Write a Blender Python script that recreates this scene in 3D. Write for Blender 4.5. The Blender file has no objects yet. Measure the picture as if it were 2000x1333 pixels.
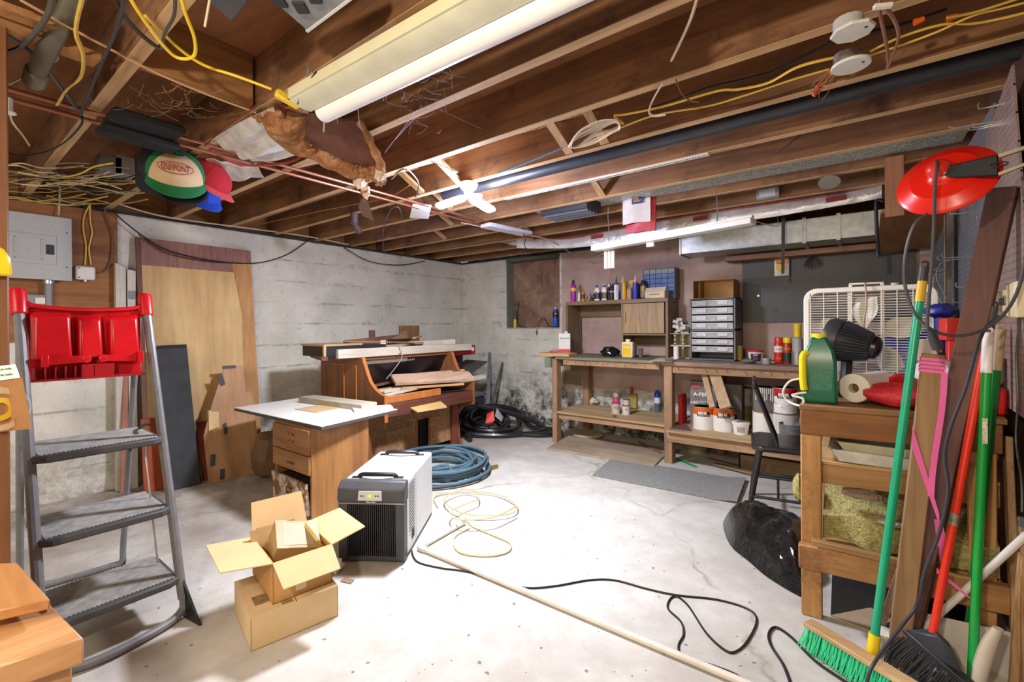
import bpy, bmesh, math, random
from mathutils import Vector, Matrix, Euler
random.seed(7)
C = bpy.context.scene.collection
R_ = math.radians
# ---------------------------------------------------------------- camera
F_PX = 889.0; EYE = 1.18; YAW = R_(37.4); ROLL = .006
RV = Vector((math.cos(YAW), math.sin(YAW), -ROLL)); UV = Vector((ROLL*math.cos(YAW), ROLL*math.sin(YAW), 1)); FV = Vector((-math.sin(YAW), math.cos(YAW), 0))
cam_d = bpy.data.cameras.new('camera'); cam = bpy.data.objects.new('camera', cam_d); C.objects.link(cam)
cam_d.sensor_width = 36; cam_d.lens = F_PX/2000*36; cam_d.shift_y = -28.5/2000; cam_d.clip_start = .02
m = Matrix.Identity(4)
for i in range(3): m[i][0] = RV.normalized()[i]; m[i][1] = UV.normalized()[i]; m[i][2] = -FV[i]
m[2][3] = EYE; cam.matrix_world = m
bpy.context.scene.camera = cam
# ---------------------------------------------------------------- world, exposure, room lamps and unseen fill lights
W = bpy.data.worlds.new('world'); bpy.context.scene.world = W; W.use_nodes = True
W.node_tree.nodes['Background'].inputs[0].default_value = (.9, .93, 1, 1); W.node_tree.nodes['Background'].inputs[1].default_value = .15
VS = bpy.context.scene.view_settings; VS.view_transform = 'Standard'; VS.look = 'None'; VS.gamma = 1; VS.exposure = 0.75
def light(name, kind, loc, power, col, size=.1, rot=(0, 0, 0), sy=None):
    l = bpy.data.lights.new(name, kind); o = bpy.data.objects.new(name, l); C.objects.link(o)
    o.location = loc; o.rotation_euler = rot; l.energy = power; l.color = col
    if kind == 'AREA':
        l.size = size
        if sy: l.shape = 'RECTANGLE'; l.size_y = sy
    else: l.shadow_soft_size = size
    return o
light('led_lamp_down', 'AREA', (-1.90, 2.04, 1.93), 36, (.94, .96, 1.0), .22)
light('led_lamp_glow', 'POINT', (-1.90, 2.04, 1.88), 36, (.66, .68, 1.0), .06)
light('near_bulb_light', 'POINT', (-.30, -.55, 1.72), 54, (1.0, .85, .65), .05)
light('rear_fill_light', 'AREA', (-1.5, -.9, 2.02), 14, (1.0, .95, .88), 1.2, (0, 0, 0), .25)  # added soft fill behind the camera, no fixture modelled
light('forward_fill_light', 'AREA', (-1.6, -1.3, 1.5), 9, (1.0, .93, .82), 1.2, (R_(75), 0, R_(20)), .8)  # added fill aimed into the room from behind the camera, unseen

# ---------------------------------------------------------------- pixel rays -> world points on known planes
def ray(px, py):
    return FV + (px-1000)/F_PX*RV + (638-py)/F_PX*UV
def onz(px, py, z=0):
    d = ray(px, py); t = (z-EYE)/d.z; return Vector((d.x*t, d.y*t, z))
def onx(px, py, x):
    d = ray(px, py); t = x/d.x; return Vector((x, d.y*t, EYE+d.z*t))
def ony(px, py, y):
    d = ray(px, py); t = y/d.y; return Vector((d.x*t, y, EYE+d.z*t))
def att(px, py, t):
    d = ray(px, py); return Vector((d.x*t, d.y*t, EYE+d.z*t))
def V(*a): return Vector(a)
# ---------------------------------------------------------------- materials
def lin(c):
    if isinstance(c, str): c = tuple(int(c[i:i+2], 16)/255 for i in (0, 2, 4))
    return tuple((x/12.92 if x <= .04045 else ((x+.055)/1.055)**2.4) for x in c)+(1,)
def sc(c, k): return tuple(min(1, x*k) for x in c[:3])+(1,)
class NT:
    def __init__(s, name):
        s.m = bpy.data.materials.new(name); s.m.use_nodes = True; s.t = s.m.node_tree; s.b = s.t.nodes['Principled BSDF']
    def n(s, typ, **k):
        x = s.t.nodes.new(typ)
        for a, b in k.items():
            if a.startswith('i_'):
                key = a[2:]; key = int(key) if key.isdigit() else key.replace('_', ' ')
                x.inputs[key].default_value = b
            else: setattr(x, a, b)
        return x
    def l(s, a, b): s.t.links.new(a, b)
    def coord(s, kind='Object', scale=(1, 1, 1), rot=(0, 0, 0)):
        mp = s.n('ShaderNodeMapping'); mp.inputs['Scale'].default_value = scale; mp.inputs['Rotation'].default_value = rot
        if kind == 'World': s.l(s.n('ShaderNodeNewGeometry').outputs['Position'], mp.inputs['Vector'])
        else: s.l(s.n('ShaderNodeTexCoord').outputs[kind], mp.inputs['Vector'])
        return mp.outputs[0]
    def noise(s, vec, scale, detail=4, rough=.55, dist=0):
        x = s.n('ShaderNodeTexNoise', i_Scale=scale, i_Detail=detail, i_Roughness=rough, i_Distortion=dist); s.l(vec, x.inputs['Vector']); return x.outputs[0]
    def ramp(s, fac, stops):
        r = s.n('ShaderNodeValToRGB'); e = r.color_ramp.elements
        while len(e) < len(stops): e.new(.5)
        for q, (p, c) in zip(e, stops): q.position = p; q.color = c if len(c) == 4 else c+(1,)
        s.l(fac, r.inputs[0]); return r.outputs[0]
    def mix(s, fac, a, b, mode='MIX'):
        x = s.n('ShaderNodeMix', data_type='RGBA', blend_type=mode)
        for v, i in ((fac, 0), (a, 6), (b, 7)):
            if isinstance(v, (float, int)): x.inputs[i].default_value = v
            elif isinstance(v, tuple): x.inputs[i].default_value = v
            else: s.l(v, x.inputs[i])
        return x.outputs[2]
    def math(s, op, a, b=0.0, clamp=False):
        x = s.n('ShaderNodeMath', operation=op, use_clamp=clamp)
        for v, i in ((a, 0), (b, 1)):
            if isinstance(v, (float, int)): x.inputs[i].default_value = v
            else: s.l(v, x.inputs[i])
        return x.outputs[0]
    def bump(s, h, st=.3, d=.01):
        x = s.n('ShaderNodeBump', i_Strength=st, i_Distance=d); s.l(h, x.inputs['Height']); s.l(x.outputs[0], s.b.inputs['Normal'])
    def col(s, c):
        if isinstance(c, tuple): s.b.inputs['Base Color'].default_value = c
        else: s.l(c, s.b.inputs['Base Color'])
BW = ((0, (0, 0, 0)), (1, (1, 1, 1)))
_mc = {}
def plain(col, rough=.5, metal=0., var=.12, scale=9, bump=0., alpha=1., trans=0., coat=0., name=None):
    key = (col, rough, metal, var, scale, bump, alpha, trans, coat)
    if key in _mc: return _mc[key]
    t = NT(name or 'surface_'+str(col)); c = lin(col); v = t.coord()
    f = t.noise(v, scale, 5)
    t.col(t.ramp(f, ((.3, sc(c, 1-var)), (.7, sc(c, 1+var*.6)))))
    t.b.inputs['Roughness'].default_value = rough; t.b.inputs['Metallic'].default_value = metal
    t.b.inputs['Alpha'].default_value = alpha; t.b.inputs['Transmission Weight'].default_value = trans; t.b.inputs['Coat Weight'].default_value = coat
    if bump: t.bump(t.noise(v, scale*4, 5), bump, .01)
    _mc[key] = t.m; return t.m
def wood(c1, c2, ax='X', k=1., rough=.6, bump=.12, blotch=.25, dirt=None):
    key = (c1, c2, ax, k, rough, bump, blotch, dirt, 'w')
    if key in _mc: return _mc[key]
    t = NT('wood_'+c1); s3 = [16*k]*3; s3['XYZ'.index(ax)] = 1.1*k
    v = t.coord('Object', tuple(s3)); v2 = t.coord('Object')
    g = t.noise(v, 1.0, 7, .62, .6); g2 = t.noise(v, 4.5, 4, .5)
    f = t.math('ADD', t.math('MULTIPLY', g, .72), t.math('MULTIPLY', g2, .28))
    c = t.ramp(f, ((.36, lin(c1)), (.64, lin(c2))))
    big = t.ramp(t.noise(v2, 2.4, 3), ((.35, (1-blotch,)*3), (.65, (1., 1., 1.))))
    c = t.mix(1., c, big, 'MULTIPLY')
    if dirt:
        c = t.mix(t.ramp(t.noise(v2, 5, 8, .7), ((.55, (0, 0, 0)), (.72, (1, 1, 1)))), c, lin(dirt))
    t.col(c); t.b.inputs['Roughness'].default_value = rough; t.bump(f, bump, .004)
    _mc[key] = t.m; return t.m
def emit(col, strength):
    t = NT('lit_'+str(col)); t.b.inputs['Emission Color'].default_value = lin(col); t.b.inputs['Emission Strength'].default_value = strength; t.b.inputs['Base Color'].default_value = lin(col); return t.m
def steel(col='B8BCBC', rough=.35, var=.25, scale=30, spangle=False):
    key = (col, rough, var, scale, spangle, 's')
    if key in _mc: return _mc[key]
    t = NT('metal_'+col); v = t.coord('Object')
    if spangle:
        vo = t.n('ShaderNodeTexVoronoi', i_Scale=scale); t.l(v, vo.inputs['Vector']); f = vo.outputs['Color']
        sp = t.n('ShaderNodeSeparateColor'); t.l(f, sp.inputs[0]); f = sp.outputs[0]
    else: f = t.noise(v, scale, 5)
    t.col(t.ramp(f, ((.2, sc(lin(col), 1-var)), (.8, sc(lin(col), 1+var*.5)))))
    t.b.inputs['Metallic'].default_value = .75; t.b.inputs['Roughness'].default_value = rough
    _mc[key] = t.m; return t.m
# ---------------------------------------------------------------- mesh builder
def smooth_path(pts, k=5, closed=False):
    pts = [Vector(p) for p in pts]; n = len(pts)
    if n < 3 or k < 2: return pts
    out = []
    rng = range(n if closed else n-1)
    for i in rng:
        if closed: p0, p1, p2, p3 = pts[(i-1) % n], pts[i], pts[(i+1) % n], pts[(i+2) % n]
        else: p0, p1, p2, p3 = pts[max(i-1, 0)], pts[i], pts[i+1], pts[min(i+2, n-1)]
        for j in range(k):
            u = j/k
            out.append(.5*((2*p1)+(-p0+p2)*u+(2*p0-5*p1+4*p2-p3)*u*u+(-p0+3*p1-3*p2+p3)*u**3))
    if not closed: out.append(pts[-1])
    return out
class MB:
    def __init__(s): s.v = []; s.f = []; s.mi = []; s.cur = 0
    def slot(s, i): s.cur = i; return s
    def add(s, vs, fs):
        b = len(s.v); s.v += [Vector(x) for x in vs]; s.f += [tuple(b+i for i in q) for q in fs]; s.mi += [s.cur]*len(fs); return s
    def hexa(s, p):
        return s.add(p, [(0, 3, 2, 1), (4, 5, 6, 7), (0, 1, 5, 4), (1, 2, 6, 5), (2, 3, 7, 6), (3, 0, 4, 7)])
    def box(s, a, b):
        x0, y0, z0 = (min(a[i], b[i]) for i in range(3)); x1, y1, z1 = (max(a[i], b[i]) for i in range(3))
        return s.hexa([(x0, y0, z0), (x1, y0, z0), (x1, y1, z0), (x0, y1, z0), (x0, y0, z1), (x1, y0, z1), (x1, y1, z1), (x0, y1, z1)])
    def ob(s, c, size, rot=(0, 0, 0)):
        M = Euler(rot).to_matrix(); h = Vector(size)/2; c = Vector(c)
        return s.hexa([c+M@Vector((x*h.x, y*h.y, z*h.z)) for z in (-1, 1) for x, y in ((-1, -1), (1, -1), (1, 1), (-1, 1))])
    def beam(s, p, q, w, h, up=(0, 0, 1)):
        p, q = Vector(p), Vector(q); d = (q-p).normalized(); up = Vector(up)
        sd = d.cross(up)
        if sd.length < 1e-4: sd = d.cross(Vector((1, 0, 0)))
        sd.normalize(); u = sd.cross(d).normalized(); sd *= w/2; u *= h/2
        return s.hexa([p-sd-u, p+sd-u, q+sd-u, q-sd-u, p-sd+u, p+sd+u, q+sd+u, q-sd+u])
    def prism(s, poly, vec):
        n = len(poly); poly = [Vector(p) for p in poly]; vec = Vector(vec)
        return s.add(poly+[p+vec for p in poly], [tuple(range(n)), tuple(range(2*n-1, n-1, -1))]+[(i, (i+1) % n, n+(i+1) % n, n+i) for i in range(n)])
    def sheet(s, grid, th=0, nrm=None):
        nr, nc = len(grid), len(grid[0]); vs = [p for r in grid for p in r]
        fs = [(i*nc+j, i*nc+j+1, (i+1)*nc+j+1, (i+1)*nc+j) for i in range(nr-1) for j in range(nc-1)]
        if not th: return s.add(vs, fs)
        o = Vector(nrm)*th; N = nr*nc; vs2 = vs+[Vector(p)+o for p in vs]
        fs2 = fs+[tuple(reversed([N+k for k in f])) for f in fs]
        rim = [j for j in range(nc)]+[i*nc+nc-1 for i in range(1, nr)]+[(nr-1)*nc+j for j in range(nc-2, -1, -1)]+[i*nc for i in range(nr-2, 0, -1)]
        fs2 += [(rim[k], rim[(k+1) % len(rim)], N+rim[(k+1) % len(rim)], N+rim[k]) for k in range(len(rim))]
        return s.add(vs2, fs2)
    def tube(s, pts, r, n=8, k=5, closed=False, flat=1.):
        path = smooth_path(pts, k, closed); L = len(path)
        rr = r if callable(r) else (lambda t: r)
        T = []
        for i in range(L):
            a = path[(i-1) % L] if (closed or i) else path[0]; b = path[(i+1) % L] if (closed or i < L-1) else path[-1]
            d = (b-a); T.append(d.normalized() if d.length > 1e-9 else Vector((0, 0, 1)))
        u = T[0].orthogonal().normalized(); vs = []
        for i in range(L):
            u = (u-T[i]*u.dot(T[i])); u = u.normalized() if u.length > 1e-6 else T[i].orthogonal().normalized()
            w = T[i].cross(u); q = rr(i/(L-1))
            for j in range(n):
                a = 2*math.pi*j/n; vs.append(path[i]+(u*math.cos(a)+w*math.sin(a)*flat)*q)
        fs = [(i*n+j, i*n+(j+1) % n, ((i+1) % L)*n+(j+1) % n, ((i+1) % L)*n+j) for i in range(L if closed else L-1) for j in range(n)]
        if not closed: fs += [tuple(range(n-1, -1, -1)), tuple((L-1)*n+j for j in range(n))]
        return s.add(vs, fs)
    def lathe(s, prof, c=(0, 0, 0), ax=(0, 0, 1), n=20, cap=True, sx=1., sy=1., ref=None):
        ax = Vector(ax).normalized(); c = Vector(c)
        u = (Vector(ref) if ref else (Vector((1, 0, 0)) if abs(ax.x) < .9 else Vector((0, 1, 0)))); u = (u-ax*u.dot(ax)).normalized(); w = ax.cross(u); vs = []
        for r, z in prof:
            for j in range(n):
                a = 2*math.pi*j/n; vs.append(c+ax*z+(u*math.cos(a)*sx+w*math.sin(a)*sy)*r)
        fs = [(i*n+j, i*n+(j+1) % n, (i+1)*n+(j+1) % n, (i+1)*n+j) for i in range(len(prof)-1) for j in range(n)]
        if cap: fs += [tuple(range(n-1, -1, -1)), tuple((len(prof)-1)*n+j for j in range(n))]
        return s.add(vs, fs)
    def cyl(s, p, q, r, n=12, r2=None):
        p, q = Vector(p), Vector(q); return s.lathe([(r, 0), (r if r2 is None else r2, (q-p).length)], p, q-p, n)
    def blob(s, c, size, n=14, m=9, amp=.15, seed=1, pw=1.0):
        rnd = random.Random(seed); c = Vector(c); ph = [rnd.uniform(0, 6.28) for _ in range(9)]; vs = []
        for i in range(m+1):
            th = math.pi*i/m
            for j in range(n):
                a = 2*math.pi*j/n
                k = 1+amp*(math.sin(3*a+ph[0]+2*th)+math.sin(5*a+ph[1]-3*th)*.6+math.sin(7*th+ph[2]+a)*.5+rnd.uniform(-.4, .4))
                d = Vector((math.sin(th)**pw*math.cos(a), math.sin(th)**pw*math.sin(a), -math.cos(th)))
                vs.append(c+Vector((d.x*size[0], d.y*size[1], d.z*size[2]))*(k if 0 < i < m else 1))
        fs = [(i*n+j, i*n+(j+1) % n, (i+1)*n+(j+1) % n, (i+1)*n+j) for i in range(m) for j in range(n)]
        return s.add(vs, fs)
    def mesh(s, name, mats, org=(0, 0, 0), smooth=True, ang=.6, merge=False):
        me = bpy.data.meshes.new(name); o = Vector(org)
        me.from_pydata([tuple(v-o) for v in s.v], [], s.f)
        me.polygons.foreach_set('material_index', s.mi)
        bm = bmesh.new(); bm.from_mesh(me)
        if merge: bmesh.ops.remove_doubles(bm, verts=bm.verts, dist=.0001)
        bmesh.ops.recalc_face_normals(bm, faces=bm.faces); bm.to_mesh(me); bm.free()
        for q in (mats if isinstance(mats, (list, tuple)) else [mats]): me.materials.append(q)
        if smooth:
            me.polygons.foreach_set('use_smooth', [True]*len(me.polygons)); me.set_sharp_from_angle(angle=ang)
        return me
ORG = {}
def tag(o, label, cat=None, group=None, kind=None):
    if label: o['label'] = label
    if cat: o['category'] = cat
    if group: o['group'] = group
    if kind: o['kind'] = kind
    return o
def thing(name, label, cat, loc, group=None):
    o = bpy.data.objects.new(name, None); C.objects.link(o); o.location = loc; o.empty_display_size = .1
    ORG[o] = Vector(loc); return tag(o, label, cat, group)
def bev(o, w, seg=1):
    if w:
        md = o.modifiers.new('bevel', 'BEVEL'); md.width = w; md.segments = seg; md.limit_method = 'ANGLE'; md.angle_limit = .7
    return o
def part(name, mb, mats, parent, label=None, b=0, kind=None, smooth=True, ang=.6, merge=False, seg=1):
    me = mb.mesh(name, mats, ORG[parent], smooth, ang, merge); o = bpy.data.objects.new(name, me); C.objects.link(o); o.parent = parent
    ORG[o] = ORG[parent]; tag(o, label, kind=kind); return bev(o, b, seg)
def solo(name, mb, mats, label, cat, group=None, b=0, kind=None, smooth=True, ang=.6, merge=False, seg=1):
    lo = [min(v[i] for v in mb.v) for i in range(3)]; hi = [max(v[i] for v in mb.v) for i in range(3)]
    org = Vector(((lo[0]+hi[0])/2, (lo[1]+hi[1])/2, lo[2]))
    me = mb.mesh(name, mats, org, smooth, ang, merge); o = bpy.data.objects.new(name, me); C.objects.link(o); o.location = org; ORG[o] = org
    tag(o, label, cat, group, kind); return bev(o, b, seg)
def struct(name, mb, mats, b=0):
    me = mb.mesh(name, mats, (0, 0, 0)); o = bpy.data.objects.new(name, me); C.objects.link(o); ORG[o] = Vector((0, 0, 0)); o['kind'] = 'structure'; return bev(o, b)
def dup(root, loc, rotz=0., label=None, group=None):
    r = root.copy(); C.objects.link(r); r.location = loc; r.rotation_euler = (0, 0, rotz)
    if label: r['label'] = label
    if group: r['group'] = group
    for ch in list(root.children):
        c = ch.copy(); C.objects.link(c); c.parent = r
        for g in list(ch.children): d = g.copy(); C.objects.link(d); d.parent = c
    return r
def text(s, size, c, right, up, mat, parent, name='lettering', depth=.0006, bold=0., fit=None, kind=None):
    """flat lettering centred at c, laid along the unit vectors right / up"""
    cu = bpy.data.curves.new('lettering', 'FONT'); cu.body = s; cu.size = size; cu.align_x = 'CENTER'; cu.align_y = 'CENTER'; cu.extrude = depth; cu.offset = bold; cu.resolution_u = 2
    to = bpy.data.objects.new('tmp', cu); C.objects.link(to); bpy.context.view_layer.update()
    me = bpy.data.meshes.new_from_object(to.evaluated_get(bpy.context.evaluated_depsgraph_get())); bpy.data.objects.remove(to)
    right = Vector(right).normalized(); up = Vector(up).normalized(); nrm = right.cross(up)
    M = Matrix((right, up, nrm)).transposed().to_4x4()
    if fit:
        xs = [v.co.x for v in me.vertices]; k = fit/(max(xs)-min(xs)); me.transform(Matrix.Diagonal((k, 1, 1, 1)))
    me.transform(Matrix.Translation(Vector(c)-ORG[parent])@M); me.materials.clear(); me.materials.append(mat)
    o = bpy.data.objects.new(name, me); C.objects.link(o); o.parent = parent; ORG[o] = ORG[parent]; return o
def wrap_text(s, size, c, rad, ang0, mat, parent, z, squash=1., name='lettering', bold=0.):
    """lettering wrapped round an upright cylinder at centre c, facing angle ang0"""
    cu = bpy.data.curves.new('lettering', 'FONT'); cu.body = s; cu.size = size; cu.align_x = 'CENTER'; cu.align_y = 'CENTER'; cu.resolution_u = 2; cu.offset = bold
    to = bpy.data.objects.new('tmp', cu); C.objects.link(to); bpy.context.view_layer.update()
    me = bpy.data.meshes.new_from_object(to.evaluated_get(bpy.context.evaluated_depsgraph_get())); bpy.data.objects.remove(to)
    for v in me.vertices:
        a = ang0+v.co.x/rad*squash; h = v.co.y; r = rad+.0012
        v.co = Vector((c[0]+math.cos(a)*r, c[1]+math.sin(a)*r, z+h))-ORG[parent]
    me.materials.clear(); me.materials.append(mat)
    o = bpy.data.objects.new(name, me); C.objects.link(o); o.parent = parent; ORG[o] = ORG[parent]; return o
# shared materials
M_JOIST = wood('775036', 'A6784E', 'X', .8, .8, .2, .4, '4A3428')
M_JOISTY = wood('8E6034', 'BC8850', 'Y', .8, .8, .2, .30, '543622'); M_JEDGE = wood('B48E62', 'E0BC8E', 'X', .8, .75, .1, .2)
M_BLACKM = plain('1C1D20', .45); M_RUBBER = plain('17181B', .55); M_DARKM = plain('2E2F33', .5)
M_WHITEP = plain('ECEAE2', .4, var=.05); M_GALV = steel('A9B2A8', .42, .22, 90, True); M_CHROME = steel('C9CCCE', .25)
M_YEL = plain('F0C92A', .4); M_RED = plain('D8141C', .35, var=.08); M_CORDG = plain('4A4B50', .45)
M_YCAB = plain('E3BE54', .5, scale=30); M_WCAB = plain('D9C9A4', .5); M_COPPER = steel('B97A5C', .4, .2, 8)
M_CARD = plain('C79A5E', .85, var=.1, scale=5, bump=.05); M_CARDL = plain('DEBE8C', .85, var=.08, scale=5, bump=.05)
M_TWINE = plain('E8DCCB', .7)
# ================================================================= the room shell
XA, YB, XC, YF = -4.365, 4.58, .43, -1.75
# concrete floor
t = NT('concrete_floor'); w = t.coord('World')
n1 = t.noise(w, 1.3, 8, .62); n2 = t.noise(w, 9, 8, .7); n3 = t.noise(w, 60, 3)
c = t.ramp(n1, ((.32, lin('B2AEA6')), (.5, lin('CECCC6')), (.68, lin('DEDDD9'))))
c = t.mix(t.ramp(n2, ((.35, (.35,)*3), (.62, (0, 0, 0)))), c, lin('A59E90'))
sx = t.n('ShaderNodeSeparateXYZ'); t.l(w, sx.inputs[0])
# rusty old stains near wall left and under the bench
d1 = t.math('SUBTRACT', 1.0, t.math('MULTIPLY', t.math('ADD', sx.outputs[0], 4.4), .42), True)
st = t.math('MULTIPLY', d1, t.ramp(t.noise(w, 1.8, 7, .65), ((.36, (0, 0, 0)), (.58, (1, 1, 1)))))
c = t.mix(t.math('MULTIPLY', st, .9), c, lin('76593E'))
pt = t.ramp(t.noise(w, .8, 6, .7), ((.6, (0, 0, 0)), (.72, (.45,)*3))); c = t.mix(pt, c, lin('A98F6E'))
vd = t.n('ShaderNodeVectorMath', operation='ADD'); t.l(w, vd.inputs[0])
nn = t.n('ShaderNodeTexNoise', i_Scale=2.2, i_Detail=6.0); t.l(w, nn.inputs[0])
vm = t.n('ShaderNodeVectorMath', operation='SCALE'); vm.inputs[3].default_value = .55; t.l(nn.outputs[1], vm.inputs[0]); t.l(vm.outputs[0], vd.inputs[1])
vo = t.n('ShaderNodeTexVoronoi', feature='DISTANCE_TO_EDGE', i_Scale=.42); t.l(vd.outputs[0], vo.inputs[0])
cr = t.ramp(vo.outputs[0], ((0., (1, 1, 1)), (.006, (0, 0, 0))))
cr = t.math('MULTIPLY', cr, t.ramp(t.noise(w, 3, 2), ((.4, (0, 0, 0)), (.6, (1, 1, 1)))))
c = t.mix(t.math('MULTIPLY', cr, .6), c, lin('6E675B'))
sp = t.ramp(t.noise(w, 38, 2, .3), ((.735, (0, 0, 0)), (.75, (1, 1, 1)))); c = t.mix(t.math('MULTIPLY', sp, .7), c, lin('4A443C'))
t.col(c); t.b.inputs['Roughness'].default_value = .62; t.bump(t.math('SUBTRACT', t.math('ADD', n2, t.math('MULTIPLY', n3, .25)), t.math('MULTIPLY', cr, .6)), .12, .01)
M_FLOOR = t.m
struct('floor', MB().box((XA-.1, YF-.1, -.1), (XC+.1, YB+.1, 0)), M_FLOOR)
# painted block wall: old off-white paint with mildew, and the mauve-brown painted part behind the bench
def wallpaint(name, brown):
    t = NT(name); w = t.coord('World'); sx = t.n('ShaderNodeSeparateXYZ'); t.l(w, sx.inputs[0]); X, Y, Z = sx.outputs
    a = t.noise(w, 2.2, 8, .65); b = t.noise(w, 14, 8, .75)
    c = t.ramp(a, ((.35, lin('CBCABB')), (.6, lin('E4E2D6'))))
    c = t.mix(t.ramp(b, ((.30, (.6,)*3), (.43, (0, 0, 0)))), c, lin('8E8C82'))
    low = t.math('SUBTRACT', 1.05, t.math('MULTIPLY', Z, 1.35), True)           # damp rises from the floor
    cor = t.math('MULTIPLY', t.math('ADD', Y, -1.2), .35, True)                 # mildew towards the far corner
    msk = t.math('MULTIPLY', t.ramp(t.noise(w, 5, 9, .8), ((.44, (0, 0, 0)), (.60, (1, 1, 1)))), t.math('MULTIPLY', low, t.math('ADD', cor, .5)))
    c = t.mix(t.math('MULTIPLY', msk, 1.1, True), c, lin('45423C'))
    pk = t.ramp(t.noise(w, 3.3, 9, .8), ((.655, (0, 0, 0)), (.69, (1, 1, 1)))); c = t.mix(t.math('MULTIPLY', pk, .75), c, lin('5B584F'))
    jz = t.math('ABSOLUTE', t.math('SUBTRACT', t.math('FRACT', t.math('ADD', t.math('MULTIPLY', Z, 1/.2032), .5)), .5))
    js = t.math('MULTIPLY', t.math('LESS_THAN', jz, .045), t.ramp(t.noise(t.coord('World', (1, 1, 3)), 2.6, 6, .7), ((.50, (0, 0, 0)), (.62, (1, 1, 1)))))
    sm = t.math('MULTIPLY', t.ramp(jz, ((0., (1, 1, 1)), (.22, (0, 0, 0)))), t.ramp(t.noise(w, 3.1, 9, .8), ((.56, (0, 0, 0)), (.66, (1, 1, 1)))))
    c = t.mix(t.math('MULTIPLY', js, .55), c, lin('77746A')); c = t.mix(t.math('MULTIPLY', sm, t.math('ADD', t.math('MULTIPLY', cor, .6), .25)), c, lin('4E4B45'))
    if brown:
        br = t.ramp(t.noise(w, 3, 6), ((.35, lin('AD9185')), (.65, lin('C8AEA2'))))
        br = t.mix(t.math('MULTIPLY', t.math('MULTIPLY', Z, -1.0), 0.0), br, lin('A48376'))
        e = t.math('MULTIPLY', t.math('ADD', t.noise(w, 6, 7, .7), -.5), .22)
        mx = t.math('GREATER_THAN', t.math('ADD', X, t.math('MULTIPLY', e, .5)), -2.77)
        mz = t.math('GREATER_THAN', t.math('ADD', Z, e), .50)
        mm = t.math('MULTIPLY', mx, mz); c = t.mix(mm, c, br)
        # olive overspray patch beside the bench leg, raw grey paint round the boarded window
        ox = t.math('LESS_THAN', t.math('ABSOLUTE', t.math('ADD', t.math('ADD', X, 2.62), e)), .13); oz = t.math('LESS_THAN', t.math('ABSOLUTE', t.math('ADD', t.math('ADD', Z, -.68), e)), .17)
        c = t.mix(t.math('MULTIPLY', t.math('MULTIPLY', ox, oz), .8), c, lin('7A6A3E'))
    t.col(c); t.b.inputs['Roughness'].default_value = .7; t.bump(t.math('ADD', b, t.noise(w, 45, 3)), .22, .006); return t.m
M_WA = wallpaint('painted_block_wall', False); M_WB = wallpaint('painted_block_wall_brown', True)
M_MORT = plain('B4B2A6', .8, bump=.2); M_MORTB = M_WB
wl = struct('wall_left', MB().box((XA-.2, YF-.1, 0), (XA-.004, YB+.2, 2.035)), M_WA)
mb = MB(); wy = YB+.004; NX0, NX1, NZ0, NZ1 = -3.58, -2.80, 1.16, 2.035
mb.box((XA, wy, 0), (NX0, wy+.2, 2.035)); mb.box((NX1, wy, 0), (XC+.2, wy+.2, 2.035)); mb.box((NX0, wy, 0), (NX1, wy+.2, NZ0))
wb = struct('wall_back', mb, M_WB)
_bl = {}
def block_mesh(L, hgt, mat):
    k = (round(L, 3), round(hgt, 3), mat.name)
    if k not in _bl:
        g = .0028; d = .0045
        q = [(g, 0, g), (L-g, 0, g), (L-g, 0, hgt-g), (g, 0, hgt-g)]; r = [(g+.003, -d, g+.003), (L-g-.003, -d, g+.003), (L-g-.003, -d, hgt-g-.003), (g+.003, -d, hgt-g-.003)]
        m_ = MB().add(q+r, [(0, 1, 2, 3), (4, 7, 6, 5), (0, 4, 5, 1), (1, 5, 6, 2), (2, 6, 7, 3), (3, 7, 4, 0)]); _bl[k] = m_.mesh('block', mat, smooth=False)
    return _bl[k]
def add_block(me, parent, loc, rz):
    o = bpy.data.objects.new('block', me); C.objects.link(o); o.parent = parent; o.location = loc; o.rotation_euler = (0, 0, rz)
HC = .2032; LB = .4064
for r in range(10):
    off = LB/2 if r % 2 else 0
    # left wall: runs along +Y, faces +X
    y = YB
    first = LB/2 if r % 2 else LB
    while y > -.5:
        L = first if y == YB else LB
        add_block(block_mesh(L, HC, M_WA), wl, (XA-.006, y-L+random.uniform(-.001, .001), r*HC), R_(90)); y -= L
    # back wall: along X, faces -Y, cut round the window niche
    x = XA
    while x < XC:
        L = min((LB if r % 2 else LB/2) if x == XA else LB, XC-x); x1 = x+L; z0 = r*HC; z1 = z0+HC
        spans = [(x, x1, z0, z1)]
        if z1 > NZ0+.02 and x < NX1 and x1 > NX0:
            spans = []
            if x < NX0-.03: spans.append((x, NX0, z0, z1))
            if x1 > NX1+.03: spans.append((NX1, x1, z0, z1))
            if z0 < NZ0-.03: spans.append((max(x, NX0), min(x1, NX1), z0, NZ0))
        for a, b_, c0, c1 in spans: add_block(block_mesh(b_-a, c1-c0, M_WB), wb, (a, YB+.006, c0), 0)
        x = x1
struct('wall_right', MB().box((XC+.02, YF, 0), (XC+.12, YB+.2, 2.3)), wood('4A2E22', '6B4534', 'Z', .7, .7))
struct('wall_front', MB().box((XA-.2, YF-.12, 0), (XC+.1, YF, 2.3)), plain('C9BFAE', .8))
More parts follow.
